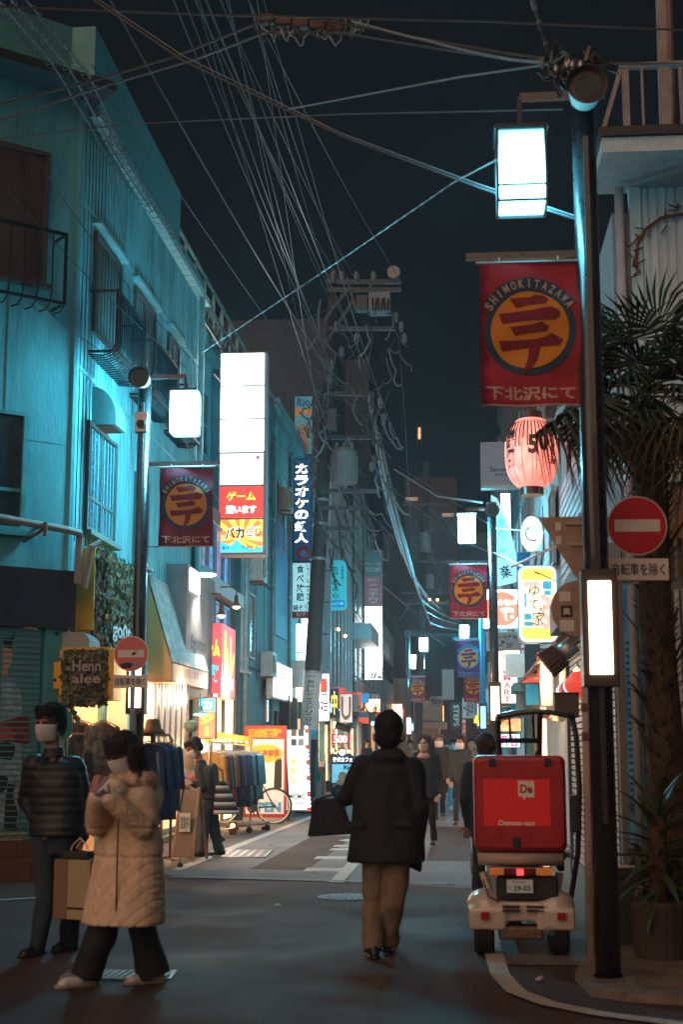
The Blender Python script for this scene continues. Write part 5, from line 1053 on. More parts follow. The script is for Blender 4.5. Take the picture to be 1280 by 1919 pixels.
small('red_price_sign', 'small red white price sign reading 500 over the produce', (622, 1376, 654, 1394), 46.5, LRED, '500', LWH)
t = small('puppy_board', 'blue upright board with 子犬カフェ and a dog picture on the street', (620, 1416, 664, 1468), 44, None, None, frame=TDK)
w_, h_ = t['w'], t['h']; box('head_band', -w_/2+.02, w_/2-.02, -.004, 0, h_/2-.24, h_/2-.02, k('navy band', (.02, .04, .08)), t); text(t, '子犬カフェ', 0, h_/2-.12, w_*.85, .15, LWH, y=-.008, bold=.03)
box('face_panel', -w_/2+.04, w_/2-.04, -.004, 0, -h_/2+.02, h_/2-.26, k('lit sky blue', (.2, .6, .8), em=.5, ecol=(.2, .62, .85)), t); text(t, 'Rio', .17, h_/2-.36, .28, .13, INK, y=-.008, bold=.03)
MB().disc(-.0, -.22, .14, -.008, -.004, 18, ry=.16).disc(0, -.38, .2, -.0076, -.004, 16, ry=.1).build('dog_picture', DOGC, t); MB().disc(.02, -.25, .06, -.012, -.008, 12).build('dog_muzzle', M['dog muzzle print'], t); MB().disc(.02, -.24, .025, -.016, -.012, 8).build('dog_nose', INK, t)
MB().box(-w_/2, -w_/2+.05, 0, .3, -h_/2-.0-.35, -h_/2).box(w_/2-.05, w_/2, 0, .3, -h_/2-.35, -h_/2).build('leg', DARK, t)
c = W(640, 1404, 45); MB().ell((0, -.1, h_/2+.1), (.09, .09, .09)).build('bulb', LITW, t)
t = thing('far_bright_lamp', 'distant very bright white lamp on the left below the cables', 'street lamp', W(783, 1240, 75)); MB().box(-.35, .35, 0, .3, -.35, .35).build('diffuser', LITV, t); MB().bar((-.9, .2, .4), (.3, .2, .4), .06).build('arm', DARK, t)
c = W(935, 415, 60)
# produce and counters (left, far) and crowd clutter
t = thing('produce_stall', 'stall of coloured goods below the red price sign', 'stall', W(637, 1412, 46.8)); random.seed(8)
MB().box(-.35, .35, 0, .6, -1.0, -.02).build('counter', GREYD, t)
PC_ = [LITWARM, k('produce red', (.5, .05, .03)), k('produce yellow', (.6, .4, .05)), k('produce green', (.1, .25, .05))]
for i in range(14): x = -.3+.6*random.random(); MB().ell((x, .1+.3*random.random(), .03+.2*random.random()), (.05, .05, .06), 8, 6).build('goods', PC_[i % 4], t)
t = thing('exterior_air_unit', 'tilted dark spotlight cylinder above the produce stall', 'lamp', W(640, 1362, 46)); MB().tube([(-.2, 0, .05), (.3, 0, -.08)], .12, 14).build('body', DARK, t); MB().tube([(-.26, 0, .06), (-.2, 0, .05)], .10, 12).build('lens', BULB, t)
# rail and plants on balcony of the tile building
for i, (px, py, lb) in enumerate(((690, 1272, 'dark spiky plants on the balcony under the glowing blank sign'), (666, 1338, 'dark trailing plants over the warm door at the tiled building'))):
    t = thing('balcony_plants', lb, 'plant', W(px, py, 64)); random.seed(i); mb = MB()
    for j in range(60): a = V((random.uniform(-1.3, 1.3), 0, 0)); mb.tube([a, a+V((random.uniform(-.25, .25), 0, random.uniform(.1, .55)))], .02, 4)
    stuff(mb.build('twigs', k('twig dark', (.03, .03, .03)), t))
# ---------------------------------------------------------------- far transformers on the second utility pole
t = thing('far_utility_pole', 'second utility pole farther down with small transformers', 'utility pole', (0, 0, 0)); FY = 68
a, b = W(780, 1390, FY), W(800, 905, FY); MB().tube([(a.x, FY, 0), (b.x, FY, b.z+1)], [.22, .16], 12).build('shaft', PC, t)
for py in (945, 1052, 1110, 1130, 1190): MB().bar(W(755, py, FY-.3), W(842, py, FY-.3), .12).build('crossarm', HW, t)
for px, py, s_ in ((798, 1017, 1.), (806, 1090, .7)):
    c = W(px, py, FY-.5); MB().loft([(c.x, c.y, c.z-.45*s_, .28*s_, .28*s_), (c.x, c.y, c.z+.35*s_, .3*s_, .3*s_), (c.x, c.y, c.z+.5*s_, .2*s_, .2*s_)], 18).build('transformer_tank', M['transformer grey'], t)
random.seed(21)
for i in range(26):
    px, py = random.uniform(765, 860), random.uniform(930, 1190); pts = [W(px, py, FY-.6)]
    for j in range(3): px += random.uniform(-18, 18); py += random.uniform(-6, 26); pts.append(W(px, py, FY-.6))
    MB().tube(pts, .02, 4).build('jumper_cable', CABP if i % 2 else CAB, t)
for px, py in ((806, 1123), (820, 1124), (808, 1150), (812, 1162), (802, 1158), (808, 1172)): MB().ell(W(px, py, FY-.7), (.06, .06, .06), 8, 6).build('signal_light', BULB if py < 1130 else RED, t)
# ---------------------------------------------------------------- palm and agave at the right corner
random.seed(12)
FB = k('palm trunk fibre', (.075, .042, .022), rough=.95, var=.6, scale=18, bump=.9, bscale=30); PL = k('palm leaf', (.058, .052, .020), rough=.75, spec=.15, var=.4, scale=5); PLD = k('palm leaf dry', (.15, .10, .05), rough=.85, spec=.1, var=.4, scale=5); PLS = k('palm leaf stalk', (.12, .09, .04), rough=.6)
PX, PY_ = 1.50, 10.9; ZC = W(1225, 730, PY_).z
t = thing('palm_tree', 'shaggy fan palm at the right edge with drooping dry fronds', 'palm tree', (PX, PY_, 0))
tb = MB().tube([(0.05, 0, 0), (.02, 0, 1.2), (-.04, 0, 2.5), (-.02, 0, ZC-.3)], [.16, .14, .13, .12], 16).build('trunk', FB, t)
mb = MB()
for i in range(900):
    z = random.uniform(.2, ZC-.2); a = random.uniform(0, 2*pi); r = .125; p = V((r*cos(a)-.01, r*sin(a), z)); d = V((cos(a)*random.uniform(.05, .16), sin(a)*random.uniform(.05, .16), random.uniform(.02, .16)))
    s_ = V((-sin(a), cos(a), 0))*.012; mb.add([p-s_, p+s_, p+d], [(0, 1, 2)])
    if i % 12 == 0: q = p+d*1.5; mb.add([p-s_*2, p+s_*2, q+s_, q-s_], [(0, 1, 2, 3)])
stuff(mb.build('trunk_fibres', k('palm fibre strands', (.11, .065, .035), rough=.95, var=.5), tb))
def frond_mesh(m, nl=26, L=.62, droop=.25):
    mb = MB()
    for i in range(nl):
        a = R(-118+236*i/(nl-1)); l = L*(.75+.25*cos(a))*random.uniform(.9, 1.05); d = V((cos(a), sin(a), 0)); s_ = V((-sin(a), cos(a), 0))*.016; z0 = .03*(i % 2)
        p1 = d*l*.55; p2 = d*l; dz = -droop*l*random.uniform(.5, 1.3)
        mb.add([(0, 0, 0), p1+s_+V((0, 0, z0+.01)), p1-s_+V((0, 0, z0+.01)), p1+V((0, 0, z0-.012)), p2+V((0, 0, dz))], [(0, 1, 3), (0, 3, 2), (1, 4, 3), (3, 4, 2)])
    return mb.mesh('frond', m)
fm = [frond_mesh(PL), frond_mesh(PL, 22, .58, .45), frond_mesh(PLD, 20, .55, .8)]
for i in range(40):
    az = 2.399*i+random.uniform(-.2, .2); el = R(62-115*(i/39)**.9); L = random.uniform(.30, .50); st_ = V((cos(az)*cos(el), sin(az)*cos(el), sin(el)))
    base = V((-.03, 0, ZC-.12+.2*(1-i/39))); tip = base+st_*L; m = 2 if el < R(-25) else random.choice((0, 1))
    MB().tube([base, base+st_*L*.5+V((0, 0, .03)), tip], .011, 5).build('leaf_stalk', PLS, t)
    rot = st_.to_track_quat('X', 'Z').to_euler(); put('frond', fm[m], t, tip, rot, (.86, .86, .86))
# the low drooping frond that reaches over the lamp post towards the lantern
for (px, py, ax, ay) in ((1075, 768, 905, 905), (1105, 770, 1040, 870)):
    tip = W(px, py, 10.4)-V((PX, PY_, 0)); base = V((0, 0, ZC-.15)); MB().tube([base, base.lerp(tip, .5)+V((0, 0, .12)), tip], .012, 5).build('leaf_stalk', PLS, t)
    d = (W(ax, ay, 10.2)-W(px, py, 10.4)).normalized(); put('frond', fm[2], t, tip, d.to_track_quat('X', 'Z').to_euler(), (1.15, .8, 1))
AG = k('agave leaf', (.055, .085, .03), rough=.45, var=.35, scale=4)
t = thing('agave_plant', 'spiky agave in a dark pot behind the lamp post at the right', 'plant', (W(1232, 1560, 10.3).x, 10.3, 0))
def agleaf(l, w_):
    mb = MB(); n = 8
    vs = []
    for i in range(n+1): u = i/n; ww = w_*(.55+1.2*u-1.75*u*u)*1.2+.001; z = -.35*l*u*u; vs += [(l*u, -ww, z+ww*.45), (l*u, 0, z), (l*u, ww, z+ww*.45)]
    mb.add(vs, [(3*i+j, 3*i+j+1, 3*i+j+4, 3*i+j+3) for i in range(n) for j in (0, 1)]); return mb.mesh('leaf', AG)
al = agleaf(.42, .036)
MB().loft([(0, 0, 0, .17, .17), (0, 0, .4, .21, .21), (0, 0, .43, .19, .19)], 20).build('pot', k('dark pot', (.05, .035, .03), rough=.8), t)
MB().tube([(0, 0, .4), (0, .02, 1.0)], [.06, .07], 10).build('stem', FB, t)
for i in range(30):
    az = 2.399*i; el = R(75-100*i/29); put('leaf', al, t, (0, .01, .98-.016*i), V((cos(az)*cos(el), sin(az)*cos(el), sin(el))).to_track_quat('X', 'Z').to_euler())
for i in range(12):
    az = 2.1*i; el = R(25-6*i); put('leaf', al, t, (0, 0, .46), V((cos(az)*cos(el), sin(az)*cos(el), sin(el))).to_track_quat('X', 'Z').to_euler(), (.8, .8, .8))
t = thing('planter_box', 'dark planter box with soil at the palm foot, right edge', 'planter', (PX+.12, PY_-.1, 0)); MB().box(-.4, .7, -.35, .35, 0, .38).build('box', k('brown planter', (.10, .06, .045), rough=.8, var=.3), t, bevel=.01); box('soil', -.36, .66, -.31, .31, .381, .40, k('soil', (.03, .022, .018), rough=1, bump=1), t)
random.seed(4); mb = MB()
for i in range(420):
    a = V((random.uniform(-.4, .6), random.uniform(-.42, .3), random.uniform(.38, .75))); r = .05; t_ = random.uniform(0, 6.3); u = V((cos(t_), random.uniform(-.6, .6), sin(t_)))*r; q = V((-sin(t_), .3, cos(t_)))*r*.5; mb.add([a-u, a+q, a+u, a-q], [(0, 1, 2, 3)])
stuff(mb.build('ground_leaves', IV[0], t))
t = thing('standing_board', 'thin white edged board leaning behind the right pole', 'board', (W(1178, 1690, 10.9).x, 10.9, 0), R(20)); MB().box(-.25, .25, 0, .02, 0, .6).build('panel', GREYD, t); box('edge', -.25, .25, -.01, .03, .6, .62, WHITE, t)
# ---------------------------------------------------------------- people
SKIN = k('skin', (.42, .235, .165), rough=.5, var=.12, scale=12); HAIR = k('black hair', (.014, .011, .010), rough=.65, spec=.25, var=.8, scale=60, streak=.08, bump=.9, bscale=90); HAIRB = k('dark brown hair', (.034, .020, .014), rough=.6, spec=.3, var=.8, scale=60, streak=.08, bump=.9, bscale=90)
MASK = k('face mask white', (.58, .57, .60), rough=.75, var=.08); LIP = k('lip', (.25, .08, .07)); EYEM = k('eye dark', (.015, .01, .01), rough=.2)
def cl(name, col, **kw): d = dict(rough=.85, var=.25, scale=9, bump=.4, bscale=120); d.update(kw); return k(name, col, **d)
NAVYJ = cl('navy puffer', (.013, .016, .022), rough=.5); BLKJ = cl('black coat wool', (.014, .015, .018)); JEAN = cl('dark jeans', (.022, .036, .056)); BEIGE = cl('fluffy beige coat', (.86, .66, .48), bump=.9, bscale=220, var=.22, scale=14)
BLKP = cl('black trousers', (.012, .012, .014)); TAN = cl('brown trousers', (.21, .16, .12)); SHOEW = k('off white trainer', (.62, .60, .60), rough=.5, var=.2); SOLE = k('shoe sole', (.30, .27, .25), rough=.7); SHOEB = k('black shoe', (.012, .012, .012), rough=.35)
def remesh(mb, name, m, vox, smooth=5, disp=None):
    me = mb.mesh('tmp'); o = bpy.data.objects.new('tmp', me); C.objects.link(o)
    r = o.modifiers.new('r', 'REMESH'); r.mode = 'VOXEL'; r.voxel_size = vox; r.use_smooth_shade = True
    if smooth: s_ = o.modifiers.new('s', 'SMOOTH'); s_.iterations = smooth; s_.factor = .5
    dg = bpy.context.evaluated_depsgraph_get(); dg.update(); out = bpy.data.meshes.new_from_object(o.evaluated_get(dg)); out.name = name
    bpy.data.objects.remove(o); bpy.data.meshes.remove(me)
    if disp:
        nn = [v.normal.copy() for v in out.vertices]
        for v, n_ in zip(out.vertices, nn): v.co += n_*disp(v.co, n_)
        out.update()
    out.materials.clear(); out.materials.append(m); out.shade_smooth(); return out
def folds(a=.016, f=5., f2=14.):
    def fn(p, n_): return a*(noise.noise(V((p.x*f, p.y*f, p.z*f*.45)))+.5*noise.noise(V((p.x*f2, p.y*f2, p.z*f2*.6))))
    return fn
def part(name, me, t, label=None):
    o = bpy.data.objects.new(name, me); C.objects.link(o); o.parent = t
    if label: o['label'] = label
    return o
def hand(mb, wr, d, pn, s_=1., curl=.5, side=1):
    """palm, four jointed fingers and a thumb; d = pointing direction, pn = palm normal (fingers curl towards it)"""
    d = d.normalized(); pn = (pn-d*pn.dot(d)).normalized(); x = d.cross(pn)*side
    pc = wr+d*.045*s_
    for i in range(4):
        off = x*(.030-.020*i)*s_; a = wr+d*.015*s_+off*.7; b = wr+d*.085*s_+off; mb.cap(a, b, .0125*s_, .0115*s_, 8)
        L = (.040, .046, .042, .032)[i]*s_; p = b; q = curl*.6
        for j, f in enumerate((1., .68, .55)):
            u = d*cos(q)+pn*sin(q); e = p+u*L*f; mb.cap(p, e, (.0098-.0012*j)*s_, (.0092-.0012*j)*s_, 8); p = e; q += curl*.9
    b = wr+d*.02*s_+x*.03*s_; u = (d*.55+x*.6+pn*.45).normalized(); e = b+u*.042*s_; mb.cap(b, e, .0125*s_, .0108*s_, 8); u2 = (d*.8+x*.1+pn*.5).normalized(); mb.cap(e, e+u2*.032*s_, .0105*s_, .0085*s_, 8)
def person(label, Y, base, J, H=1.7, yaw=0., hyaw=None, htilt=0., top=BLKJ, leg=BLKP, shoe=SHOEB, hair=HAIR, style='short', mask=MASK, hem=.48, hemr=(.17, .13), tk=1., vox=.012, tdisp=None, sleeve=.058, legr=(.088, .062, .052), hands=True, scarf=None, hood=None, cap=None, fd=None, curl=.5, handdir=None, glasses=False, hs=1., group=None, feet=None):
    """J: joints as (px, py, dy) on the upright plane at depth Y (dy metres behind it); base = (px, py) of the ground point"""
    g = G(*base); g = V((g.x, Y, 0)); t = thing('person', label, 'person', g, 0, group)
    Lc = lambda q: W(q[0], q[1], Y+q[2])-g
    j = {n_: Lc(q) for n_, q in J.items()}; hyaw = yaw if hyaw is None else hyaw; s_ = H/1.7
    Rz = lambda a, v: Matrix.Rotation(a, 3, 'Z') @ V(v)
    nk = j['neck']; hc = j['head']; hp = (j['hipL']+j['hipR'])/2
    RH = Matrix.Rotation(hyaw, 3, 'Z') @ Matrix.Rotation(htilt, 3, 'X'); Hd = lambda x, y, z: hc+RH @ (V((x, y, z))*s_*1.10*hs)
    # body: one continuous skin
    s0_ = s_; s_ = s_*1.10*hs
    b = MB(); b.ell(Hd(0, .01, .035), (.077*s_, .094*s_, .088*s_), 20, 14, RH); b.ell(Hd(0, -.018, -.035), (.060*s_, .070*s_, .080*s_), 18, 12, RH)
    b.ell(Hd(0, -.058, -.088), (.026*s_, .026*s_, .022*s_), 10, 8, RH); b.cap(Hd(0, -.088, .012), Hd(0, -.100, -.026), .008*s_, .013*s_)
    for q in (-1, 1): b.ell(Hd(q*.076, .012, -.01), (.010*s_, .019*s_, .030*s_), 10, 8, RH); b.cap(Hd(q*.012, -.087, .025), Hd(q*.046, -.078, .022), .009*s_, .008*s_); b.ell(Hd(q*.042, -.066, -.02), (.015*s_, .015*s_, .018*s_), 8, 6, RH)
    s_ = s0_
    b.cap(Hd(0, .015, -.05), nk+V((0, 0, -.04)), .052*s_, .058*s_)
    rings = []
    sh = (j['shL']+j['shR'])/2
    for u, rx, ry in ((0., .15, .10), (.25, .135, .10), (.6, .16, .11), (.9, .15, .09), (1., .10, .07)): c = hp.lerp(sh+V((0, 0, .02)), u); rings.append((c, rx*.9*s_, ry*.9*s_))
    def lo(mb, rings, a, n=22):
        vs = []; m_ = len(rings)
        for c, rx, ry in rings: vs += [c+Rz(a, (rx*cos(2*pi*i/n), ry*sin(2*pi*i/n), 0)) for i in range(n)]
        mb.add(vs, [(i*n+q, i*n+(q+1) % n, (i+1)*n+(q+1) % n, (i+1)*n+q) for i in range(m_-1) for q in range(n)]+[tuple(range(n))[::-1], tuple(range((m_-1)*n, m_*n))])
    lo(b, rings, yaw)
    for q in 'LR':
        b.cap(j['sh'+q], j['el'+q], .047*s_, .037*s_); b.cap(j['el'+q], j['wr'+q], .037*s_, .025*s_); b.cap(j['hip'+q], j['kn'+q], .078*s_, .052*s_); b.cap(j['kn'+q], j['an'+q], .050*s_, .034*s_)
    me = remesh(b, 'body', SKIN, vox*.75, 3)
    if hands:
        hb = MB(); hb.v = [v.co[:] for v in me.vertices]; hb.f = [tuple(p.vertices) for p in me.polygons]
        for q in 'LR':
            d, pn = (handdir or {}).get(q, (j['wr'+q]-j['el'+q], Rz(yaw, (0, -1, 0)))); hand(hb, j['wr'+q], V(d), V(pn), s_, curl, 1 if q == 'L' else -1)
        me = hb.mesh('body', SKIN, True)
    part('body', me, t)
    # top
    c_ = MB(); a = (j['shR']-j['shL']); R_ = []
    hz = H*hem; hcen = V((hp.x, hp.y, hz)); rx0, ry0 = hemr
    for u in (0, .15, .35, .6, .8, .93, 1.0):
        c = hcen.lerp(sh+V((0, 0, .035)), u); w_ = rx0*(1-u)+.19*u if u < .8 else (.185, .12)[u == 1.0] if u in (.8, 1.0) else .155
        d_ = ry0*(1-u)+.125*u if u < .8 else (.12 if u < 1 else .085); R_.append((c, w_*s_*tk, d_*s_*tk))
    lo(c_, R_, yaw, 28)
    for q in 'LR':
        c_.cap(j['sh'+q], j['el'+q], sleeve*1.18*tk*s_, sleeve*.98*tk*s_); e = j['wr'+q]; c_.cap(j['el'+q], j['el'+q].lerp(e, .97), sleeve*.98*tk*s_, sleeve*.70*tk*s_)
    if hood: c_.ell(nk+Rz(yaw, (0, .04, -.015))*s_, (.125*s_, .10*s_, .065*s_), 16, 10)
    else: c_.tube([nk+V((0, 0, -.06)), nk+V((0, 0, .015))], [.085*s_, .068*s_], 16)
    part('jacket', remesh(c_, 'jacket', top, vox, 5, tdisp or folds(.014*tk)), t)
    # trousers
    l_ = MB(); lo(l_, [(hp+V((0, 0, -.10*s_)), .13*s_, .10*s_), (hp+V((0, 0, .08*s_)), .15*s_, .105*s_)], yaw, 18)
    for q in 'LR': l_.cap(j['hip'+q], j['kn'+q], legr[0]*s_, legr[1]*s_, 14); l_.tube([j['kn'+q], j['kn'+q].lerp(j['an'+q], .5), j['an'+q]+V((0, 0, .0))], [legr[1]*s_, (legr[1]+legr[2])/2*s_, legr[2]*1.05*s_], 14)
    for q in 'LR': l_.ell(j['kn'+q], (legr[1]*s_,)*3)
    part('trousers', remesh(l_, 'trousers', leg, vox, 4, folds(.020, 6, 15)), t)
    # shoes
    for q in 'LR':
        an = j['an'+q]; f = V((feet or {}).get(q, Rz(yaw, (0, -1, 0)))).normalized(); s2 = f.cross(V((0, 0, 1))); gz = max(0., min(an.z-.07, .5)); base_ = V((an.x, an.y, gz)); mb = MB()
        mb.ell(base_+f*.03+V((0, 0, .045)), (.04*s_, .04*s_, .045*s_), 12, 8); mb.cap(base_-f*.045+V((0, 0, .034)), base_+f*.13+V((0, 0, .030)), .034*s_, .036*s_, 12); mb.ell(base_+f*.14+V((0, 0, .028)), (.045*s_, .045*s_, .03*s_), 12, 8); mb.cap(base_-f*.03+V((0, 0, .06)), an, .042*s_, .040*s_)
        so_ = part('shoe', remesh(mb, 'shoe', shoe, .009, 3), t); mb = MB().cap(base_-f*.05+V((0, 0, .012)), base_+f*.155+V((0, 0, .012)), .040*s_, .046*s_, 12)
        mb.v = [(x, y_, max(gz, min(gz+.024, z))) for x, y_, z in mb.v]; o_ = mb.build('sole', SOLE if shoe is SHOEW else shoe, so_)
    # hair
    s_ = s_*1.10*hs
    h_ = MB(); up = .055
    h_.ell(Hd(0, .022, .045), (.087*s_, .100*s_, .092*s_), 20, 14, RH)
    if style == 'short':
        for i in range(9): a = -1.1+2.2*i/8; h_.cap(Hd(.07*sin(a), -.075*cos(a), .095), Hd(.074*sin(a)+.008, -.094*cos(a), .048+.012*((i*7) % 3)), .020*s_, .008*s_, 6)
        for q in (-1, 1): h_.ell(Hd(q*.072, .02, .005), (.017*s_, .05*s_, .055*s_), 10, 8, RH)
        h_.ell(Hd(0, .065, -.01), (.065*s_, .05*s_, .07*s_), 12, 8, RH)
    elif style == 'bob':
        for i in range(11): a = -1.15+2.3*i/10; h_.cap(Hd(.072*sin(a), -.078*cos(a), .090), Hd(.078*sin(a), -.096*cos(a), .030+.006*((i*5) % 3)), .022*s_, .010*s_, 6)
        for q in (-1, 1): h_.cap(Hd(q*.078, .0, .03), Hd(q*.088, -.012, -.125), .032*s_, .030*s_, 10); h_.cap(Hd(q*.07, .05, .02), Hd(q*.078, .04, -.13), .04*s_, .036*s_, 10)
        h_.cap(Hd(0, .07, .02), Hd(0, .065, -.13), .055*s_, .052*s_, 12)
    elif style == 'long':
        for q in (-1, 1): h_.cap(Hd(q*.072, -.01, .06), Hd(q*.088, -.02, -.20), .028*s_, .034*s_, 10); h_.cap(Hd(q*.06, .05, .03), Hd(q*.08, .05, -.28), .045*s_, .03*s_, 10)
        for q in (-1, 1): h_.cap(Hd(0, -.06, .115), Hd(q*.07, -.075, .03), .02*s_, .014*s_, 8)
    elif style == 'back':
        h_.ell(Hd(0, .05, -.005), (.080*s_, .065*s_, .085*s_), 16, 10, RH); h_.ell(Hd(0, .02, .05), (.088*s_, .098*s_, .09*s_), 16, 10, RH)
    elif style == 'bun':
        h_.ell(Hd(0, .05, -.0), (.080*s_, .06*s_, .08*s_), 16, 10, RH); h_.ell(Hd(-.06, .11, .03), (.05*s_, .05*s_, .05*s_), 12, 8, RH)
    def hd(p, n_): return .007*noise.noise(V((p.x*60, p.y*60, p.z*9)))+.005*noise.noise(V((p.x*140, p.y*140, p.z*20)))
    if style != 'none': part('hair', remesh(h_, 'hair', hair, .0065 if vox < .014 else .010, 2, hd), t)
    # eyes and brows
    for q in (-1, 1): e = MB(); e.ell(Hd(q*.031, -.083, .008), (.014*s_, .007*s_, .0055*s_), 10, 6, RH); part('eye', e.mesh('eye', EYEM, True), t); e = MB(); e.cap(Hd(q*.014, -.090, .031), Hd(q*.048, -.080, .032), .0038*s_, .003*s_, 6); part('eyebrow', e.mesh('eyebrow', hair, True), t)
    if mask:
        e = MB(); n = 12; vs = []
        for i in range(9):
            z = .002-.108*i/8
            for q in range(n+1): a = -1.25+2.5*q/n; bul = 1+.10*cos(a)**2*sin(pi*min(1, (i+1)/9)); rx = (.072-.014*(i/8)**2)*bul; ry = (.098-.020*(i/8)**2+.016*(i == 0)*0)*bul+.019*math.exp(-(a/.24)**2)*(1-i/9); vs.append(Hd(rx*sin(a), -ry*cos(a)+.0, z-.006*abs(sin(a))*(4-i)/4))
        e.add(vs, [(i*(n+1)+q, i*(n+1)+q+1, (i+1)*(n+1)+q+1, (i+1)*(n+1)+q) for i in range(8) for q in range(n)]); mo = part('face_mask', e.mesh('face_mask', mask, True), t)
        sm = mo.modifiers.new('s', 'SOLIDIFY'); sm.thickness = .004; sm.offset = 1
        e = MB()
        for q in (-1, 1): e.tube([Hd(q*.070, -.03, -.005), Hd(q*.080, .0, .012), Hd(q*.084, .025, .0), Hd(q*.078, .0, -.045), Hd(q*.062, -.03, -.07)], .0018, 5)
        part('ear_loop', e.mesh('ear_loop', mask), t)
    else: e = MB(); e.cap(Hd(-.018, -.088, -.058), Hd(.018, -.088, -.058), .006*s_, .006*s_, 8); part('lips', e.mesh('lips', LIP, True), t)
    s_ = s0_
    if scarf: e = MB(); [e.ell(nk+V((0, 0, .0-.03*i))+Rz(yaw, (0, -.02-.02*i, 0)), ((.10+.012*i)*s_, (.095+.01*i)*s_, .045*s_), 16, 8) for i in range(3)]; part('scarf', remesh(e, 'scarf', scarf, vox, 3, folds(.012, 12, 25)), t)
    if cap: e = MB().ell(Hd(0, .018, .045), (.098*s_*hs, .112*s_*hs, .100*s_*hs), 22, 14, RH); part('hat', remesh(e, 'hat', cap, .008, 2), t)
    return t, j, g
# --- the woman in the long quilted coat
def quilt(p, n_):
    f = folds(.012, 5, 13)(p, n_); z = p.z
    fl = .006*noise.noise(p*60)+.004*noise.noise(p*110) if z > .78 else .002*noise.noise(p*60)
    if z < .80: a = (p.x-p.y*.5)/.085; b = z/.085; f -= .0075*max(0, 1-min(abs((a+b) % 1-.5), abs((a-b) % 1-.5))*7)
    for zz_ in (.80, .98): f -= .012*exp(-((z-zz_)/.008)**2)
    return f+fl
WY = 9.15
JW = dict(head=(232, 1413, -.02), neck=(246, 1456, .03), shL=(214, 1482, -.13), shR=(283, 1490, .14), elL=(180, 1545, -.14), elR=(266, 1552, -.20), wrL=(182, 1492, -.34), wrR=(203, 1494, -.36), hipL=(215, 1622, -.05), hipR=(252, 1622, .06), knL=(192, 1745, -.02), knR=(268, 1745, .06), anL=(160, 1832, -.05), anR=(288, 1826, .12))
wt, wj, wg = person('woman in a long fluffy beige coat and white mask looking down at her phone', WY, (215, 1856), JW, H=1.62, yaw=R(-42), hyaw=R(-40), htilt=R(20), top=BEIGE, leg=BLKP, shoe=SHOEW, hair=HAIRB, style='bob', hem=.235, hemr=(.265, .21), tk=1.22, vox=.010, tdisp=quilt, sleeve=.062, legr=(.095, .098, .105), curl=1.0, handdir={'L': ((-.15, -.45, .75), (.8, .3, .3)), 'R': ((-.55, -.45, .35), (-.2, .5, .8))}, hood=True, feet={'L': (-.8, -.55, 0), 'R': (-.85, -.5, 0)})
FUR = cl('fluffy collar', (.80, .62, .46), bump=1., bscale=200)
e = MB(); nk = wj['neck']
for i in range(10): a = 2*pi*i/10; e.ell(nk+V((.11*cos(a), .09*sin(a), -.035-.02*sin(a-.5))), (.055, .055, .06), 12, 8)
part('fur_collar', remesh(e, 'fur_collar', FUR, .010, 3, lambda p, n_: .009*noise.noise(p*50)+.005*noise.noise(p*110)), wt)
e = MB(); f = V((-.62, -.78, 0)); 
pa = W(222, 1500, WY-.30)-wg; pz_ = W(216, 1735, WY-.24)-wg; e.tube([pa, pa.lerp(pz_, .5), pz_], .006, 6); part('coat_seam', e.mesh('coat_seam', cl('seam brown', (.14, .08, .05))), wt)
c = W(188, 1470, WY-.42); ph = thing('phone', 'smartphone held up in both hands of the woman in the beige coat', 'phone', c, R(-35)); MB().box(-.035, .035, -.004, .004, -.07, .07).build('case', k('phone case pink', (.35, .22, .24), rough=.3), ph, bevel=.003).rotation_euler[0] = R(-50)
s_ = box('screen', -.031, .031, .0045, .006, -.064, .064, k('phone screen', (.6, .7, .9), em=1.2, ecol=(.7, .8, 1)), ph); s_.rotation_euler[0] = R(-50)
# --- the man beside her
def puffer(p, n_): return .0075*abs(sin(pi*(p.z+.012*noise.noise(p*3.5))/.062))**.6*(1 if abs(n_.z) < .9 else 0)+.020*noise.noise(p*4.5)+.007*noise.noise(p*13)
MY = 10.45
JM = dict(head=(94, 1356, 0), neck=(100, 1404, .03), shL=(66, 1434, -.02), shR=(138, 1438, .03), elL=(50, 1500, .10), elR=(155, 1504, .08), wrL=(76, 1545, -.06), wrR=(152, 1570, -.02), hipL=(82, 1572, 0), hipR=(128, 1572, .02), knL=(84, 1682, -.06), knR=(134, 1690, .04), anL=(68, 1788, -.05), anR=(128, 1780, .24))
mt_, mj, mg = person('man in a dark puffer jacket, jeans and white mask carrying a paper bag', MY, (98, 1806), JM, H=1.77, yaw=R(-18), hyaw=R(-22), htilt=R(4), top=NAVYJ, leg=JEAN, shoe=SHOEB, style='short', hem=.475, hemr=(.185, .14), tk=1.10, vox=.011, tdisp=puffer, sleeve=.068, legr=(.092, .068, .055), curl=1.1, handdir={'L': ((.3, -.6, -.5), (.5, .5, 0)), 'R': ((-.05, -.1, -1), (-.6, -.3, 0))})
c = W(150, 1600, MY-.08); bg = thing('paper_bag', 'tall brown and cream paper bag hanging from the masked man\'s hand', 'bag', (c.x, MY-.10, 0), R(-20))
za, zb2 = W(140, 1608, MY).z, W(140, 1718, MY).z; MB().box(-.17, -.05, -.07, .07, zb2, za).build('side_panel', k('kraft paper brown', (.20, .12, .09), rough=.8), bg, bevel=.003); MB().box(-.049, .14, -.07, .07, zb2, za).build('front_panel', k('cream paper', (.38, .30, .17), rough=.8), bg, bevel=.003)
box('stripe', -.05, .141, -.0725, -.0705, zb2+.07, zb2+.085, INK, bg); MB().tube([(-.10, 0, za), (-.06, 0, za+.1), (.0, 0, za+.15), (.06, 0, za+.1), (.10, 0, za)], .005, 6).build('handle', WHITE, bg); MB().box(-.12, .10, -.05, .05, za+.001, za+.06).build('contents', BLACK, bg, bevel=.01)
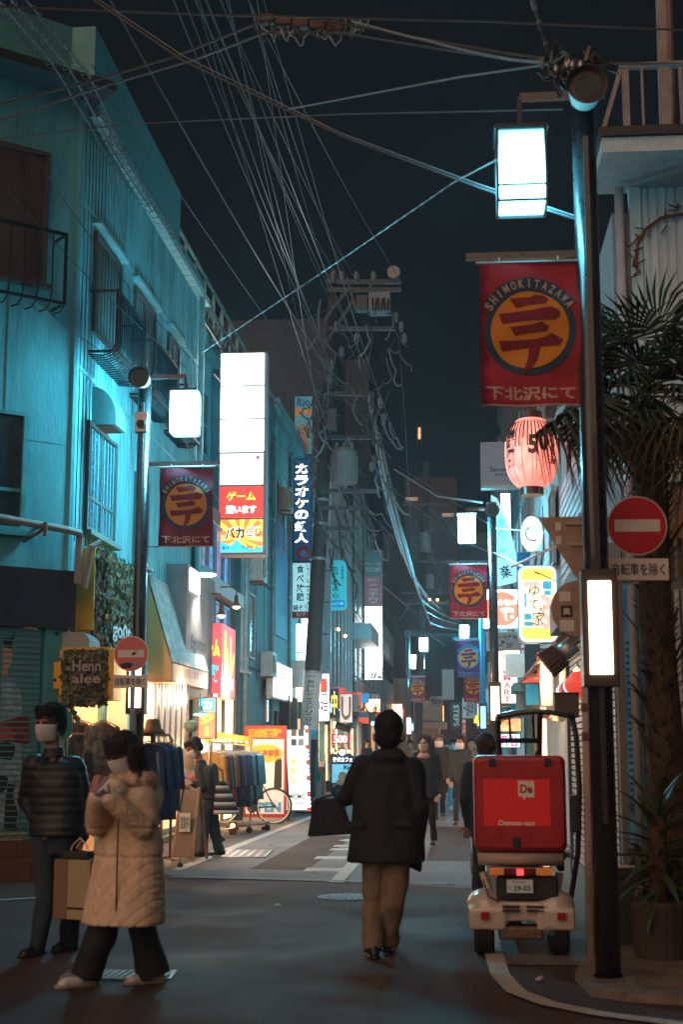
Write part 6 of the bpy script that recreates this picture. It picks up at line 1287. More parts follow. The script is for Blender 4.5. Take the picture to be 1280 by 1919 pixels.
# --- the man seen from behind
CY_ = 10.55
JC = dict(head=(729, 1377, 0), neck=(729, 1414, .0), shL=(683, 1440, 0), shR=(772, 1440, 0), elL=(650, 1496, .10), elR=(788, 1512, -.05), wrL=(634, 1484, .26), wrR=(782, 1572, .08), hipL=(703, 1596, 0), hipR=(745, 1596, 0), knL=(700, 1690, .03), knR=(738, 1692, -.02), anL=(700, 1782, -.10), anR=(728, 1764, .12))
ct, cj, cg = person('man seen from behind in a dark knit cap, black coat and brown trousers', CY_, (712, 1796), JC, H=1.74, yaw=pi, hyaw=pi, top=BLKJ, leg=TAN, shoe=SHOEB, style='back', mask=None, hem=.38, hemr=(.235, .17), tk=1.18, vox=.011, sleeve=.064, legr=(.100, .082, .072), curl=1.2, tdisp=folds(.026, 4, 11), hood=True, cap=cl('knit cap', (.012, .013, .016)), hs=1.08, handdir={'L': ((-.1, .3, -1), (.5, .5, 0)), 'R': ((0, .1, -1), (-.5, .5, 0))}, feet={'L': (-.25, 1, 0), 'R': (.15, 1, 0)})
BAGM = cl('dark checked bag', (.018, .02, .028), var=.6, scale=30); BAGR = k('dark red strap', (.06, .018, .022), rough=.8)
def tote(label, Y, quad, hpt, m=BAGM):
    pts = [W(px, py, Y) for px, py in quad]; t = thing('shopping_bag', label, 'bag', (pts[0].x, Y, 0)); o_ = t.location; n = 4
    vs = [p-V((0, .09, 0))-o_ for p in pts]+[p+V((0, .09, 0))-o_ for p in pts]
    MB().add(vs, [(0, 1, 2, 3), (7, 6, 5, 4)]+[(i, (i+1) % n, (i+1) % n+n, i+n) for i in range(n)]).build('bag_body', m, t, bevel=.015)
    a, b = (pts[0]+V((.04, -.08, 0))-o_, pts[1]+V((-.04, -.08, 0))-o_); hh = W(*hpt, Y)-o_; MB().tube([a, a.lerp(hh, .8), hh, b.lerp(hh, .8), b], .008, 6).build('handle', BAGR, t)
    return t
tote('dark checked shopping bag on the left arm of the man seen from behind', 10.75, ((590, 1496), (640, 1496), (662, 1562), (578, 1567)), (632, 1486))
tote('black bag hanging at the right side of the man seen from behind', 10.7, ((768, 1530), (796, 1530), (790, 1634), (756, 1618)), (784, 1516), BLKJ)
# --- the shopper at the racks
SY = 19.6
JS = dict(head=(364, 1402, -.05), neck=(376, 1426, 0), shL=(372, 1440, -.12), shR=(398, 1440, .10), elL=(378, 1475, -.18), elR=(404, 1476, .02), wrL=(362, 1468, -.22), wrR=(372, 1472, -.12), hipL=(380, 1508, -.07), hipR=(396, 1508, .07), knL=(380, 1556, -.10), knR=(402, 1556, .04), anL=(380, 1598, -.14), anR=(412, 1598, .06))
STW = cl('speckled dark jacket', (.03, .028, .026), var=.6, scale=30)
person('shopper in a speckled dark jacket with a striped bag, looking at goods on the left', SY, (395, 1606), JS, H=1.65, yaw=R(-72), hyaw=R(-72), htilt=R(28), top=STW, leg=cl('charcoal trousers', (.03, .035, .042)), style='short', hem=.47, hemr=(.17, .13), vox=.013, tk=1.05, legr=(.095, .085, .075), curl=.9)
t = thing('striped_bag', 'black and white striped cloth bag on the shopper\'s shoulder', 'bag', W(418, 1495, SY-.1)); o_ = t.location
def sb(z): u = (z+.22)/.44; return .055+.13*(1-u)**.7
SB1, SB2 = k('bag black', (.015, .015, .018), rough=.8), k('bag white', (.42, .38, .38), rough=.8)
for i in range(8):
    z0 = -.22+.055*i; mb = MB().loft([(.04*(1-(z0+.22)/.44)*2-.03, 0, z0, sb(z0), .05), (.04*(1-(z0+.275)/.44)*2-.03, 0, z0+.054, sb(z0+.055), .05)], 20); mb.build('stripe_band', SB1 if i % 2 else SB2, t, smooth=True)
MB().tube([(-.07, 0, .2), (-.08, 0, .36), (-.12, .02, .42), (-.02, .02, .36), (0, 0, .2)], .012, 6).build('strap', SB1, t)
# --- people further along the street (walking towards us)
def walker(label, Y, px, feet_py, head_py, H, dirn=0., **kw):
    """simple walking pose placed from head top and ground contact"""
    f = F/Y*.99; w1 = W(px, feet_py, Y); m = lambda x, z: (px+x*f, 0, 0)
    def P(x, z, dy): c = V((w1.x+x, Y+dy, z*H)); d = RC.transposed() @ (c-V((0, 0, CAMZ))); return (640+F*d.x/-d.z, 959.5-F*d.y/-d.z, dy)
    c, s_ = cos(dirn), sin(dirn); Q = lambda x, y, z: P(x*c-y*s_, z, x*s_+y*c)
    st = kw.pop('stride', .18); arms = kw.pop('arms', None)
    J = dict(head=Q(0, -.02, .925), neck=Q(0, .02, .85), shL=Q(-.155, 0, .815), shR=Q(.155, 0, .815), elL=Q(-.19, .04, .64), elR=Q(.19, .04, .64), wrL=Q(-.18, -.10, .49), wrR=Q(.18, -.06, .49), hipL=Q(-.07, 0, .52), hipR=Q(.07, 0, .52), knL=Q(-.075, -st*.6, .285), knR=Q(.075, st*.1, .285), anL=Q(-.075, -st, .05), anR=Q(.08, st, .075))
    if arms == 'pocket': J.update(wrL=Q(-.12, -.12, .56), wrR=Q(.12, -.12, .56))
    if arms == 'none': pass
    b = P(0, 0, 0); kw.setdefault('vox', .016)
    return person(label, Y, (b[0], b[1]), J, H=H, yaw=dirn, **kw)
walker('woman with long dark hair and beige scarf walking towards us behind the capped man', 21.3, 800, 1590, 1385, 1.63, R(-10), hair=HAIRB, style='long', scarf=cl('beige scarf', (.42, .22, .16)), mask=k('pinkish mask', (.42, .26, .21), rough=.8), hem=.45, hemr=(.2, .15), tk=1.1, hyaw=R(-28))
walker('older man in a white mask and dark coat behind the woman with the scarf', 29.7, 824, 1535, 1374, 1.70, R(5), mask=MASK, hem=.45, hair=k('thin grey hair', (.05, .045, .04)))
walker('young man in a dark overshirt with a white mask walking on the street', 27.7, 866, 1545, 1383, 1.66, R(-8), mask=MASK, hem=.47, top=cl('olive black overshirt', (.026, .026, .024)), hyaw=R(-25))
walker('person in a blue cap and pale blue mask between two walkers', 34, 851, 1520, 1392, 1.62, R(0), mask=k('face mask blue', (.2, .5, .65)), cap=cl('blue cap', (.03, .08, .18)), leg=k('bright blue jeans', (.03, .2, .3)), shoe=k('pale blue shoe', (.2, .5, .6)))  # the mask has a plain blue base colour
walker('person with a mustard scarf and hair bun behind the red delivery box', 13.2, 915, 1700, 1380, 1.58, pi, mask=None, style='bun', hair=HAIRB, scarf=cl('mustard scarf', (.30, .15, .02)), hem=.42, top=cl('dark blue jacket', (.02, .026, .04)), tk=.98)
walker('small dark figure standing before the warm shop door at the left', 50, 688, 1500, 1395, 1.65, R(30), mask=None, vox=.03)
walker('tiny far walker beside the left lamp post', 48, 742, 1495, 1398, 1.62, 0, mask=None, vox=.03)
walker('distant pedestrian in the middle of the lane', 60, 842, 1475, 1396, 1.6, 0, vox=.03)
walker('distant pedestrian near the right shops', 64, 884, 1475, 1396, 1.6, 0, vox=.03)

tops = [BLKJ, cl('dark grey coat', (.05, .05, .055)), cl('camel coat', (.22, .13, .07)), cl('dull blue coat', (.03, .05, .09))]
random.seed(17)
for i, (x, Y, lb) in enumerate(((806, 34, 'far pedestrian in a dark coat left of the older man'), (848, 38, 'far pedestrian in grey behind the young man'), (884, 33, 'far pedestrian in camel beside the mid post'), (792, 44, 'far pedestrian in blue near the left lamp post'), (833, 46, 'far pedestrian in a dark coat in mid lane'), (860, 52, 'far pedestrian in grey in mid lane'), (770, 40, 'far pedestrian in camel walking close to the left fronts'), (896, 44, 'far pedestrian in blue by the right shops'))):
    walker(lb, Y, x, 1500, 1395, 1.58+.03*(i % 5), R(random.choice((0, 180, 10, -15))), mask=MASK if i % 2 else None, vox=.03, top=tops[i % 4])
# ---------------------------------------------------------------- delivery scooter seen from behind
SCX = W(978, 1700, 10.6).x
t = thing('delivery_scooter', 'three wheeled delivery scooter with a red box, roof and plate 29-05, seen from behind', 'scooter', (SCX, 10.55, 0))
sx = lambda px, Y=10.55: W(px, 1600, Y).x-SCX
sz = lambda py, Y=10.55: W(978, py, Y).z
BODY = k('scooter cream paint', (.50, .42, .37), rough=.25, coat=.7, var=.12, scale=3); TY = k('tyre rubber', (.012, .012, .012), rough=.8, var=.3); REDB = k('red delivery plastic', (.36, .012, .018), rough=.34, coat=.2, var=.3, scale=9)
BL_, BR_ = sx(890), sx(1065); zt, zb_ = sz(1416), sz(1597)
bx_ = MB().box(BL_, BR_, 0, .62, zb_, zt).build('delivery_box', REDB, t, bevel=.05); bx_.modifiers['bevel'].segments = 5
bz = MB().box(BL_-.004, BR_+.004, -.016, .03, zt-.045, zt-.02)
MB().poly(rr((BR_-BL_)/2-.02, (zt-zb_)/2-.03, .06), -.012, .0).build('lid_panel', REDB, bx_, bevel=.008).location = ((BL_+BR_)/2, 0, (zt+zb_)/2)
lx0, lx1 = sx(908), sx(1034); lz0, lz1 = sz(1548), sz(1460)
MB().box(lx0, lx1, -.0165, -.0125, lz0, lz1).build('decal', k('decal red', (.62, .008, .012), rough=.45, var=.05, em=.05, ecol=(.9, .02, .02)), bx_)
dl = bpy.data.objects.new('logo', None); bpy.data.objects.remove(dl)
u = lambda px: sx(px); v_ = lambda py: sz(py); WL = k('decal print', (.78, .68, .60), rough=.6)
mb = MB().poly([(u(974), v_(1492)), (u(974), v_(1463)), (u(1004), v_(1463)), (u(1004), v_(1494)), (u(988), v_(1494)), (u(984), v_(1500)), (u(982), v_(1493))], -.0195, -.0168); mb.build('print_flag', WL, bx_)
glyphs(MB(), 'De', 0, 0, 1, 1); mb = MB(); glyphs(mb, 'De', (u(989)), v_(1478), .088, .062, -.022, .03); mb.build('lettering', REDB, bx_)
mb = MB(); glyphs(mb, 'Demae-can', u(970), v_(1542), .26, .036, -.0195, .025); mb.build('lettering', WL, bx_)
MB().box(u(962), u(975), -.035, -.0, v_(1590), v_(1568)).build('latch', BLACK, bx_, bevel=.006)
MB().tube([(sx(896), .03, sz(1611)), (sx(1056), .03, sz(1611))], .045, 20).build('rear_roll', k('rear roll grey', (.36, .27, .24), rough=.5), t, smooth=True); MB().box(sx(895), sx(1062), .05, .55, sz(1612), zb_-.003).build('rack', BLACK, t)
MB().box(sx(914), sx(1034), -.04, .03, sz(1640), sz(1624)).build('tail_lamp_bar', k('dark red lens', (.12, .008, .01), rough=.15, coat=1), t, bevel=.01)
for a, b in ((916, 944), (1004, 1034)): MB().box(sx(a), sx(b), -.052, -.041, sz(1639), sz(1626)).build('indicator', k('amber lens', (.55, .16, .03), rough=.2, coat=1, em=.12, ecol=(1, .3, .05)), t, bevel=.006)
MB().box(sx(968), sx(980), -.056, -.041, sz(1639), sz(1628)).build('stop_lamp', k('lit red lens', (1, .05, .05), em=3, ecol=(1, .03, .04)), t)
MB().box(sx(930), sx(1046), .02, .35, sz(1690), sz(1642)).build('inner_fender', BLACK, t, bevel=.02)
q = MB().box(sx(949), sx(998), -.03, -.022, sz(1673), sz(1648)).build('number_plate', k('plate white', (.42, .48, .46), rough=.5, em=.05), t, bevel=.004); PGR = k('plate green', (.03, .12, .09))
mb = MB(); glyphs(mb, '・29-05', sx(973), sz(1664), .155, .036, -.032, .03); mb.build('lettering', PGR, q); mb = MB(); glyphs(mb, '世田谷区', sx(972), sz(1652), .10, .018, -.032, .0); mb.build('lettering', PGR, q)
fe = MB()
for x, w_ in ((sx(912), .15), (sx(1040), .15)):
    fe.box(x-w_*.90, x+w_*.90, -.03, .36, sz(1744), sz(1700)).ell((x, .17, sz(1700)), (w_*1.0, .19, .12), 20, 14)
fe.box(sx(905), sx(1046), -.0, .30, sz(1728), sz(1690))
part('rear_body', remesh(fe, 'rear_body', BODY, .012, 22), t)
for x0 in (940, 985):
    for z in (1698, 1706): MB().box(sx(x0), sx(x0+32), -.045, .02, sz(z)-.005, sz(z)+.005).build('vent_slot', BLACK, t)
for s_ in (-1, 1):
    x = sx(978)+s_*.36; MB().tube([(x, .1, sz(1640)), (x, .1, sz(1600))], .008, 6).build('luggage_bar', STEEL, t); MB().box(sx(978)+s_*.27-.03, sx(978)+s_*.27+.03, -.06, -.045, sz(1722), sz(1708)).build('reflector', k('red reflector', (.35, .01, .01), rough=.1, coat=1), t)
    MB().box(sx(978)+s_*.2-.025, sx(978)+s_*.2+.025, -.03, 0, zt-.075, zt-.02).build('hinge', BLACK, bx_, bevel=.004)
MB().tube([(sx(1020), .1, sz(1735)), (sx(1026), -.06, sz(1742)), (sx(1030), -.09, sz(1745))], .025, 10).build('exhaust', STEEL, t)
MB().tube([(sx(905), .05, sz(1650)), (sx(915), -.02, sz(1680)), (sx(935), .0, sz(1690))], .006, 5).build('cable', BLACK, t)
MB().box(sx(934), sx(1016), -.0, .2, sz(1762), sz(1736)).build('engine', k('engine metal', (.16, .11, .08), rough=.5, metal=.5, var=.5, scale=20), t, bevel=.02)
split(MB().tube([(sx(905), .2, sz(1640)), (sx(925), .14, sz(1700))], .03, 10).tube([(sx(1052), .2, sz(1640)), (sx(1040), .14, sz(1700))], .03, 10), 'side_strut', BODY, t)
def wheel(x, y, r, w_, nm='wheel'):
    wl = MB(); n = 28
    for (r0, x0) in (): pass
    prof_ = [(r*.62, -w_/2), (r*.9, -w_/2), (r, -w_*.3), (r, w_*.3), (r*.9, w_/2), (r*.62, w_/2)]; m_ = len(prof_)
    vs = [(x+b_, y+a_*cos(2*pi*i/n), r+a_*sin(2*pi*i/n)) for i in range(n) for a_, b_ in prof_]
    o = MB().add(vs, [(i*m_+j_, i*m_+(j_+1) % m_, ((i+1) % n)*m_+(j_+1) % m_, ((i+1) % n)*m_+j_) for i in range(n) for j_ in range(m_)]).build(nm, TY, t)
    MB().tube([(x-w_*.3, y, r), (x+w_*.3, y, r)], r*.62, 20).build('rim', STEEL, o); return o
wheel(sx(906), .18, .205, .145); wheel(sx(1046), .18, .205, .145); wheel(sx(976), 1.45, .2, .1)
MB().box(sx(930), sx(1030), .3, 1.25, .22, .30).build('floor_board', BLACK, t, bevel=.02); MB().box(sx(940), sx(1015), .62, .95, .45, .78).build('seat', BLACK, t, bevel=.05)
MB().box(sx(925), sx(1032), 1.2, 1.4, .3, 1.05).build('front_shield', BODY, t, bevel=.05)
# roof, posts, windscreen
zr = sz(1335); rf = MB(); n = 10; vs = []
for j_, y in enumerate((-.05, .5, 1.2)):
    for i in range(n+1): x = sx(938)+(sx(1084)-sx(938))*i/n; vs.append((x, y, zr+.04*sin(pi*i/n)-(.02 if j_ != 1 else 0)))
rf.add(vs, [(j_*(n+1)+i, j_*(n+1)+i+1, (j_+1)*(n+1)+i+1, (j_+1)*(n+1)+i) for j_ in range(2) for i in range(n)])
ro = rf.build('roof', k('roof black', (.02, .02, .022), rough=.3, coat=.5), t, smooth=True); so_ = ro.modifiers.new('s', 'SOLIDIFY'); so_.thickness = .035
post = MB().tube([(sx(1078), .0, zr), (sx(1086), -.02, sz(1380)), (sx(1090), .0, sz(1480)), (sx(1086), .1, sz(1600)), (sx(1070), .2, sz(1700))], .02, 8).build('roof_post', BLACK, t)
MB().tube([(sx(945), 1.2, zr), (sx(950), 1.25, 1.0)], .022, 8).build('roof_post', BLACK, t); MB().tube([(sx(1035), 1.2, zr), (sx(1030), 1.25, 1.0)], .022, 8).build('roof_post', BLACK, t)
MB().bar((sx(950), 1.22, sz(1387)), (sx(1028), 1.22, sz(1387)), .04).bar((sx(970), 1.22, zr), (sx(972), 1.22, sz(1387)), .02).bar((sx(1020), 1.22, zr), (sx(1022), 1.22, sz(1387)), .02).build('windscreen_bar', BLACK, t)
MB().box(sx(1050), sx(1064), .3, .5, sz(1640), sz(1500)).build('side_bag', BLACK, t, bevel=.02); MB().box(sx(1072), sx(1092), -.02, .08, sz(1560), sz(1490)).build('mirror', BLACK, t, bevel=.015)
MB().tube([(sx(1010), .2, zt+.002), (sx(1020), .2, zt+.06)], .01, 6).build('aerial', BLACK, t)
# ---------------------------------------------------------------- bicycle
c = W(513, 1508, 27.6); t = thing('bicycle', 'black bicycle with a pale saddle leaning at the sale board', 'bicycle', (c.x, 27.6, 0), R(12)); rw = .335
def bwheel(x):
    n = 36; vs = []; o = MB().tube([(x+rw*cos(2*pi*i/n), 0, rw+rw*sin(2*pi*i/n)) for i in range(n+1)], .022, 6).build('wheel', k('thin black tyre', (.02, .02, .02), rough=.7), t)
    MB().tube([(x+(rw-.03)*cos(2*pi*i/n), 0, rw+(rw-.03)*sin(2*pi*i/n)) for i in range(n+1)], .012, 6).build('rim', k('pale wheel rim', (.75, .72, .68), rough=.4), o)
    mb = MB(); [mb.bar((x, 0, rw), (x+(rw-.03)*cos(2*pi*i/20), 0, rw+(rw-.03)*sin(2*pi*i/20)), .003) for i in range(20)]; mb.build('spokes', STEEL, o); MB().tube([(x, -.05, rw), (x, .05, rw)], .03, 10).build('hub', BLACK, o)
bwheel(0); bwheel(-.35 if False else -1.0)
fr = [((0, 0, rw), (-.30, 0, .88)), ((0, 0, rw), (-.42, 0, .30)), ((-.42, 0, .30), (-.30, 0, .98)), ((-.42, 0, .30), (-.88, 0, .80)), ((-.32, 0, .80), (-.86, 0, .86)), ((-.86, 0, .9), (-1.0, 0, rw))]
mb = MB(); [mb.tube([a, b], .014, 6) for a, b in fr]; mb.build('frame', BLACK, t)
MB().ell((-.29, 0, 1.0), (.14, .07, .03)).build('saddle', k('pale saddle', (.45, .38, .34)), t); MB().tube([(-.86, 0, .86), (-.85, 0, 1.02), (-.85, -.25, 1.03)], .012, 6).tube([(-.85, 0, 1.02), (-.85, .25, 1.03)], .012, 6).build('handlebar', BLACK, t)
MB().tube([(-.42, -.06, .30), (-.36, -.08, .15)], .01, 6).tube([(-.42, -.06, .3), (-.42, -.03, .3)], .09, 14).build('crank', BLACK, t); MB().bar((-.3, -.05, .3), (-.22, -.12, 0), .014).build('kickstand', STEEL, t)
# ---------------------------------------------------------------- clothes racks
random.seed(33)
cols = [(.30, .06, .04), (.03, .04, .09), (.02, .02, .025), (.03, .12, .22), (.04, .26, .34), (.03, .03, .08), (.10, .32, .40), (.35, .20, .05), (.12, .03, .04), (.05, .30, .42), (.30, .28, .26), (.03, .07, .16)]
GM = [cl('garment cloth %s' % n_, c) for n_, c in zip(('rust', 'navy', 'black', 'blue', 'sea', 'indigo', 'aqua', 'ochre', 'wine', 'turquoise', 'grey', 'denim'), cols)]
def garment_mesh(m, L=.85, w_=.24, d=.05, print_=False):
    mb = MB(); n = 14; vs = []; zs_ = [0, -.03, -.09, -.25, -.5, -L]
    ws = [.03, .10, w_*.95, w_*.92, w_*.95, w_*1.02]
    for z, wd in zip(zs_, ws):
        for i in range(n): a = 2*pi*i/n; vs.append((wd*cos(a)*(1+.04*sin(3*a+z*9)), (d*.5+.02*abs(z))*sin(a)*(1+.3*sin(5*a)), z))
    mb.add(vs, [(i*n+j, i*n+(j+1) % n, (i+1)*n+(j+1) % n, (i+1)*n+j) for i in range(len(zs_)-1) for j in range(n)]+[tuple(range(n))[::-1], tuple(range((len(zs_)-1)*n, len(zs_)*n))])
    for s_ in (-1, 1): mb.cap((s_*w_*.85, 0, -.10), (s_*w_*1.08, -.01, -.55), .05, .035, 8)
    return mb.mesh('cloth', m, True)
gms = [garment_mesh(m, random.uniform(.65, .95)) for m in GM]
HK = MB().tube([(0, 0, .10), (.02, 0, .13), (0, 0, .15), (-.02, 0, .13)], .004, 5).bar((0, 0, .10), (0, 0, .0), .006).bar((-.2, 0, -.05), (0, 0, .02), .012).bar((.2, 0, -.05), (0, 0, .02), .012).mesh('hanger', STEEL)
def rack(label, a, b, n, glab, z, sel, spread=.0, wheels=True, rzj=.2):
    t = thing('clothes_rack', label, 'clothes rack', (a.x, a.y, 0)); d = V((b.x-a.x, b.y-a.y, 0)); al = math.atan2(d.y, d.x)
    RK = k('rack tube', (.42, .30, .26), rough=.35, metal=.5)
    MB().tube([(0, 0, .1), (0, 0, z-.06), (d.x*.03, d.y*.03, z), (d.x*.97, d.y*.97, z), (d.x, d.y, z-.06), (d.x, d.y, .1)], .018, 8).build('rail', RK, t, smooth=True)
    MB().tube([(0, 0, .12), (d.x, d.y, .12)], .014, 6).build('lower_bar', RK, t); s_ = V((-d.y, d.x, 0)).normalized()*.24
    for p in (V((0, 0, .1)), V((d.x, d.y, .1))):
        MB().tube([p-s_, p+s_], .016, 6).build('foot', RK, t)
        for q in (-1, 1): c = p+s_*q; MB().tube([(c.x, c.y-.012, .035), (c.x, c.y+.012, .035)], .035, 12).build('caster', BLACK, t)
    nc_ = {}
    for i in range(n):
        u_ = (i+.5)/n; p = V((a.x+d.x*u_, a.y+d.y*u_, z-.14)); c = sel[i % len(sel)]
        nc_[c] = nc_.get(c, 0)+1; od_ = ['', 'second ', 'third ', 'fourth '][nc_[c]-1]
        g = thing('garment', od_+glab % (('rust red', 'navy', 'black', 'mid blue', 'sea blue', 'indigo', 'aqua', 'ochre', 'wine red', 'turquoise', 'pale grey', 'denim')[c]), 'garment', p, al+pi/2+random.uniform(-rzj, rzj), glab % 'hung' )
        put('cloth', gms[c], g); put('hanger', HK, g)
    return t
a, b = W(392, 1420, 22.6), W(470, 1420, 25.6); rack('long clothes rack crammed with blue and dark garments beneath the bulb arrow', a, b, 22, '%s garment hanging on the long rack under the bulb arrow', W(440, 1392, 24).z, [7, 0, 8, 3, 2, 7, 0, 1, 2, 1, 3, 5, 1, 5, 11, 6, 4, 5, 6, 9, 9, 4])
a, b = W(128, 1400, 16.9), W(322, 1400, 17.9); rack('rose coloured tube clothes rack in front of the lit shop at the left', a, b, 3, '%s jacket hanging on the near rose tube rack', W(250, 1377, 17.4).z, [2, 8, 11], rzj=.5)
def garment(label, c, px, py, Y, rz, sc=1.):
    g = thing('garment', label, 'garment', W(px, py, Y), rz); put('cloth', gms[c], g, (0, 0, 0), (0, 0, 0), (sc, sc, sc)); put('hanger', HK, g); return g
for i, (px, Y, c, rz_) in enumerate(((278, 17.6, 11, .2), (298, 17.7, 11, .5), (310, 17.8, 1, .8))): garment(['blue denim jacket hanging under the brown bucket hat', 'second denim jacket beside the rack end', 'navy jacket at the right end of the near rack'][i], c, px, 1392, Y, rz_)
PAT = k('patterned aloha cloth', (.30, .20, .14), rough=.8, var=1., scale=11); pm = garment_mesh(PAT, .8)
for i, (px, lb) in enumerate(((150, 'brown floral shirt hanging in the shop light behind the masked man'), (192, 'brown floral shirt hanging next to the wall poster'))):
    g = thing('garment', lb, 'garment', W(px, 1352, 17.1), R(20+30*i)); put('cloth', pm, g); put('hanger', HK, g)
t = thing('orange_plush_cluster', 'orange and blue trinkets hanging at the shop corner above the floral shirt', 'trinkets', W(132, 1330, 16.9)); 
for i in range(8): MB().ell((.02*i-.02, 0, .05-.035*i+.02*(i % 2)), (.045, .04, .03), 10, 6).build('trinket', k('orange felt', (.6, .22, .04)) if i % 3 else BBL, t)
HATM = cl('brown corduroy hat', (.16, .07, .025), bscale=200)
t = thing('bucket_hat', 'brown corduroy bucket hat on top of the near clothes rack', 'hat', W(286, 1374, 17.55)); mb = MB().loft([(0, 0, -.01, .155, .155), (0, 0, .05, .12, .12), (0, 0, .055, .105, .105), (0, 0, .15, .085, .085), (0, 0, .175, .06, .06)], 24); mb.build('hat_body', HATM, t, smooth=True)
MB().tube([(0, 0, -.13), (0, 0, .0)], .03, 8).build('stand', RUST, t)
# plastic sheet, mannequin arm lamp, green lamp, leaning boards
t = thing('clear_plastic_sheet', 'translucent plastic sheet hanging under the corrugated awning', 'sheet', (0, 0, 0)); PLS_ = k('clear plastic', (.55, .62, .66), rough=.25, trans=.6, var=.1); n = 30; vs = []
a, b = W(285, 1400, 20.9), W(352, 1400, 21.4)
for i in range(n+1): u_ = i/n; p = a.lerp(b, u_); vs += [(p.x, p.y+.04*sin(i*1.3), .9), (p.x, p.y+.025*sin(i*1.3+1), W(320, 1280, 21).z)]
MB().add(vs, [(2*i, 2*i+1, 2*i+3, 2*i+2) for i in range(n)]).build('sheet', PLS_, t, smooth=True)
t = thing('mannequin', 'bare mannequin torso with a raised arm and pale green cap behind the shopper', 'mannequin', W(345, 1420, 21.0)-V((0, 0, 0))); mb = MB().ell((0, 0, -.05), (.16, .10, .2), 16, 10).cap((.05, 0, .1), (.03, -.05, .32), .045, .03).cap((.03, -.05, .32), (.08, -.04, .45), .03, .025).cap((0, 0, -.25), (0, 0, -.5), .13, .12)
part('figure', remesh(mb, 'figure', k('mannequin skin', (.55, .34, .20), rough=.4), .014, 5), t); MB().ell((.10, -.04, .46), (.11, .11, .09), 14, 8).build('knit_cap', cl('pale green knit', (.28, .38, .25)), t); MB().tube([(0, 0, -.5), (0, 0, -1.42)], .02, 8).tube([(0, 0, -1.42), (0, 0, -1.45)], .14, 16).build('stand', STEEL, t)
t = thing('pendant_lamp', 'green enamel pendant lamp between the awning and the pink sign', 'lamp', W(375, 1335, 22.8)); MB().tube([(0, 0, .3), (0, 0, .08)], .01, 6).tube([(0, 0, .1), (0, 0, .02), (0, 0, -.03)], [.03, .05, .15], 16).build('shade', TDK, t); MB().ell((0, 0, -.035), (.11, .11, .02)).build('bulb', LITV, t)
BRD = k('wooden board', (.15, .105, .08), rough=.7, var=.3, scale=5)
def aboard(label, px0, px1, py0, py1, Y, m, rz=0., txt=None):
    c, w_, h_ = pxrect(px0, py0, px1, py1, Y); t = thing('folding_board', label, 'signboard', (c.x, Y, 0), rz); p = MB().add([(-w_/2, 0, .06), (w_/2, 0, .06), (w_/2*.9, .22, h_), (-w_/2*.9, .22, h_), (-w_/2, .03, .06), (w_/2, .03, .06), (w_/2*.9, .25, h_), (-w_/2*.9, .25, h_)], [(0, 1, 2, 3), (4, 5, 6, 7), (0, 1, 5, 4), (1, 2, 6, 5), (2, 3, 7, 6), (3, 0, 4, 7)]).build('front_board', m, t)
    MB().bar((-w_/2, .01, 0), (-w_/2*.88, .22, h_+.04), .035).bar((w_/2, .01, 0), (w_/2*.88, .22, h_+.04), .035).bar((-w_/2*.9, .5, 0), (-w_/2*.88, .24, h_), .03).bar((w_/2*.9, .5, 0), (w_/2*.88, .24, h_), .03).build('frame', k('board frame', (.26, .16, .10), rough=.6), t)
    if txt: c2 = .35; MB().box(-w_*.28, w_*.28, .055, .062, .38, .62).build('notice', WHITE, t); text(t, txt, 0, .5, w_*.42, .16, INK, y=.05, bold=0)
    return t
aboard('grey brown folding board with a white notice beside the shopper\'s knees', 322, 362, 1474, 1608, 18.6, BRD, R(-14), '営業中')
aboard('slim wooden folding board half hidden behind the notice board', 350, 372, 1478, 1596, 19.4, k('board red brown', (.12, .05, .03), rough=.7), R(12))
t = thing('goods_table', 'low table piled with small goods by the near rack', 'table', W(345, 1480, 20.4)-V((0, 0, W(345, 1480, 20.4).z))); MB().box(-.45, .3, 0, .5, .92, .96).build('top', WOOD, t)
for x in (-.42, .26): MB().bar((x, .05, 0), (x, .05, .92), .04).build('leg', WOOD, t); MB().bar((x, .45, 0), (x, .45, .92), .04).build('leg', WOOD, t)
for i in range(7): g = MB().ell((-.35+.1*i, .15+.1*(i % 3), 1.02), (.05, .05, .06), 10, 6).build('packet', [PNK, k('clear bag red', (.4, .1, .08)), CREAM][i % 3], t)
t = thing('hand_cart', 'flat steel hand cart on the ground under the long clothes rack', 'cart', W(440, 1560, 25)-V((0, 0, W(440, 1560, 25).z))); 
for i in range(7): MB().bar((-.4+.12*i, -.35, .16), (-.2+.12*i, .5, .16), .03).build('slat', STEEL, t)
MB().bar((-.42, -.35, .13), (.34, -.35, .13), .04).bar((-.22, .5, .13), (.54, .5, .13), .04).build('frame', STEEL, t)
for x, y in ((-.38, -.33), (.3, -.33), (-.18, .48), (.5, .48)): MB().tube([(x, y-.015, .055), (x, y+.015, .055)], .055, 12).build('caster', BLACK, t)
t = thing('amber_ground_lamp', 'small amber lamp on the ground by the hand cart', 'lamp', W(437, 1524, 24.2)-V((0, 0, W(437, 1524, 24.2).z))); MB().box(-.06, .06, -.05, .05, 0, .22).build('body', RUST, t, bevel=.01); MB().ell((0, -.055, .16), (.035, .02, .035), 10, 8).build('bulb', BULB, t)
lamp('rack_light', 'POINT', (XL+.7, 25.2, 2.5), 160, (1, .78, .55), .1, bpy.data.objects['game_shop_building']); lamp('flood_light', 'SPOT', (XG+.25, 23.2, 3.9), 380, (1, .95, .88), .08, bpy.data.objects['flood_lamp'], None).matrix_parent_inverse = Matrix.Identity(4)
o = bpy.data.objects['flood_light']; o.location = (0, 0, -.06); o.rotation_euler = (0, R(-25), 0)
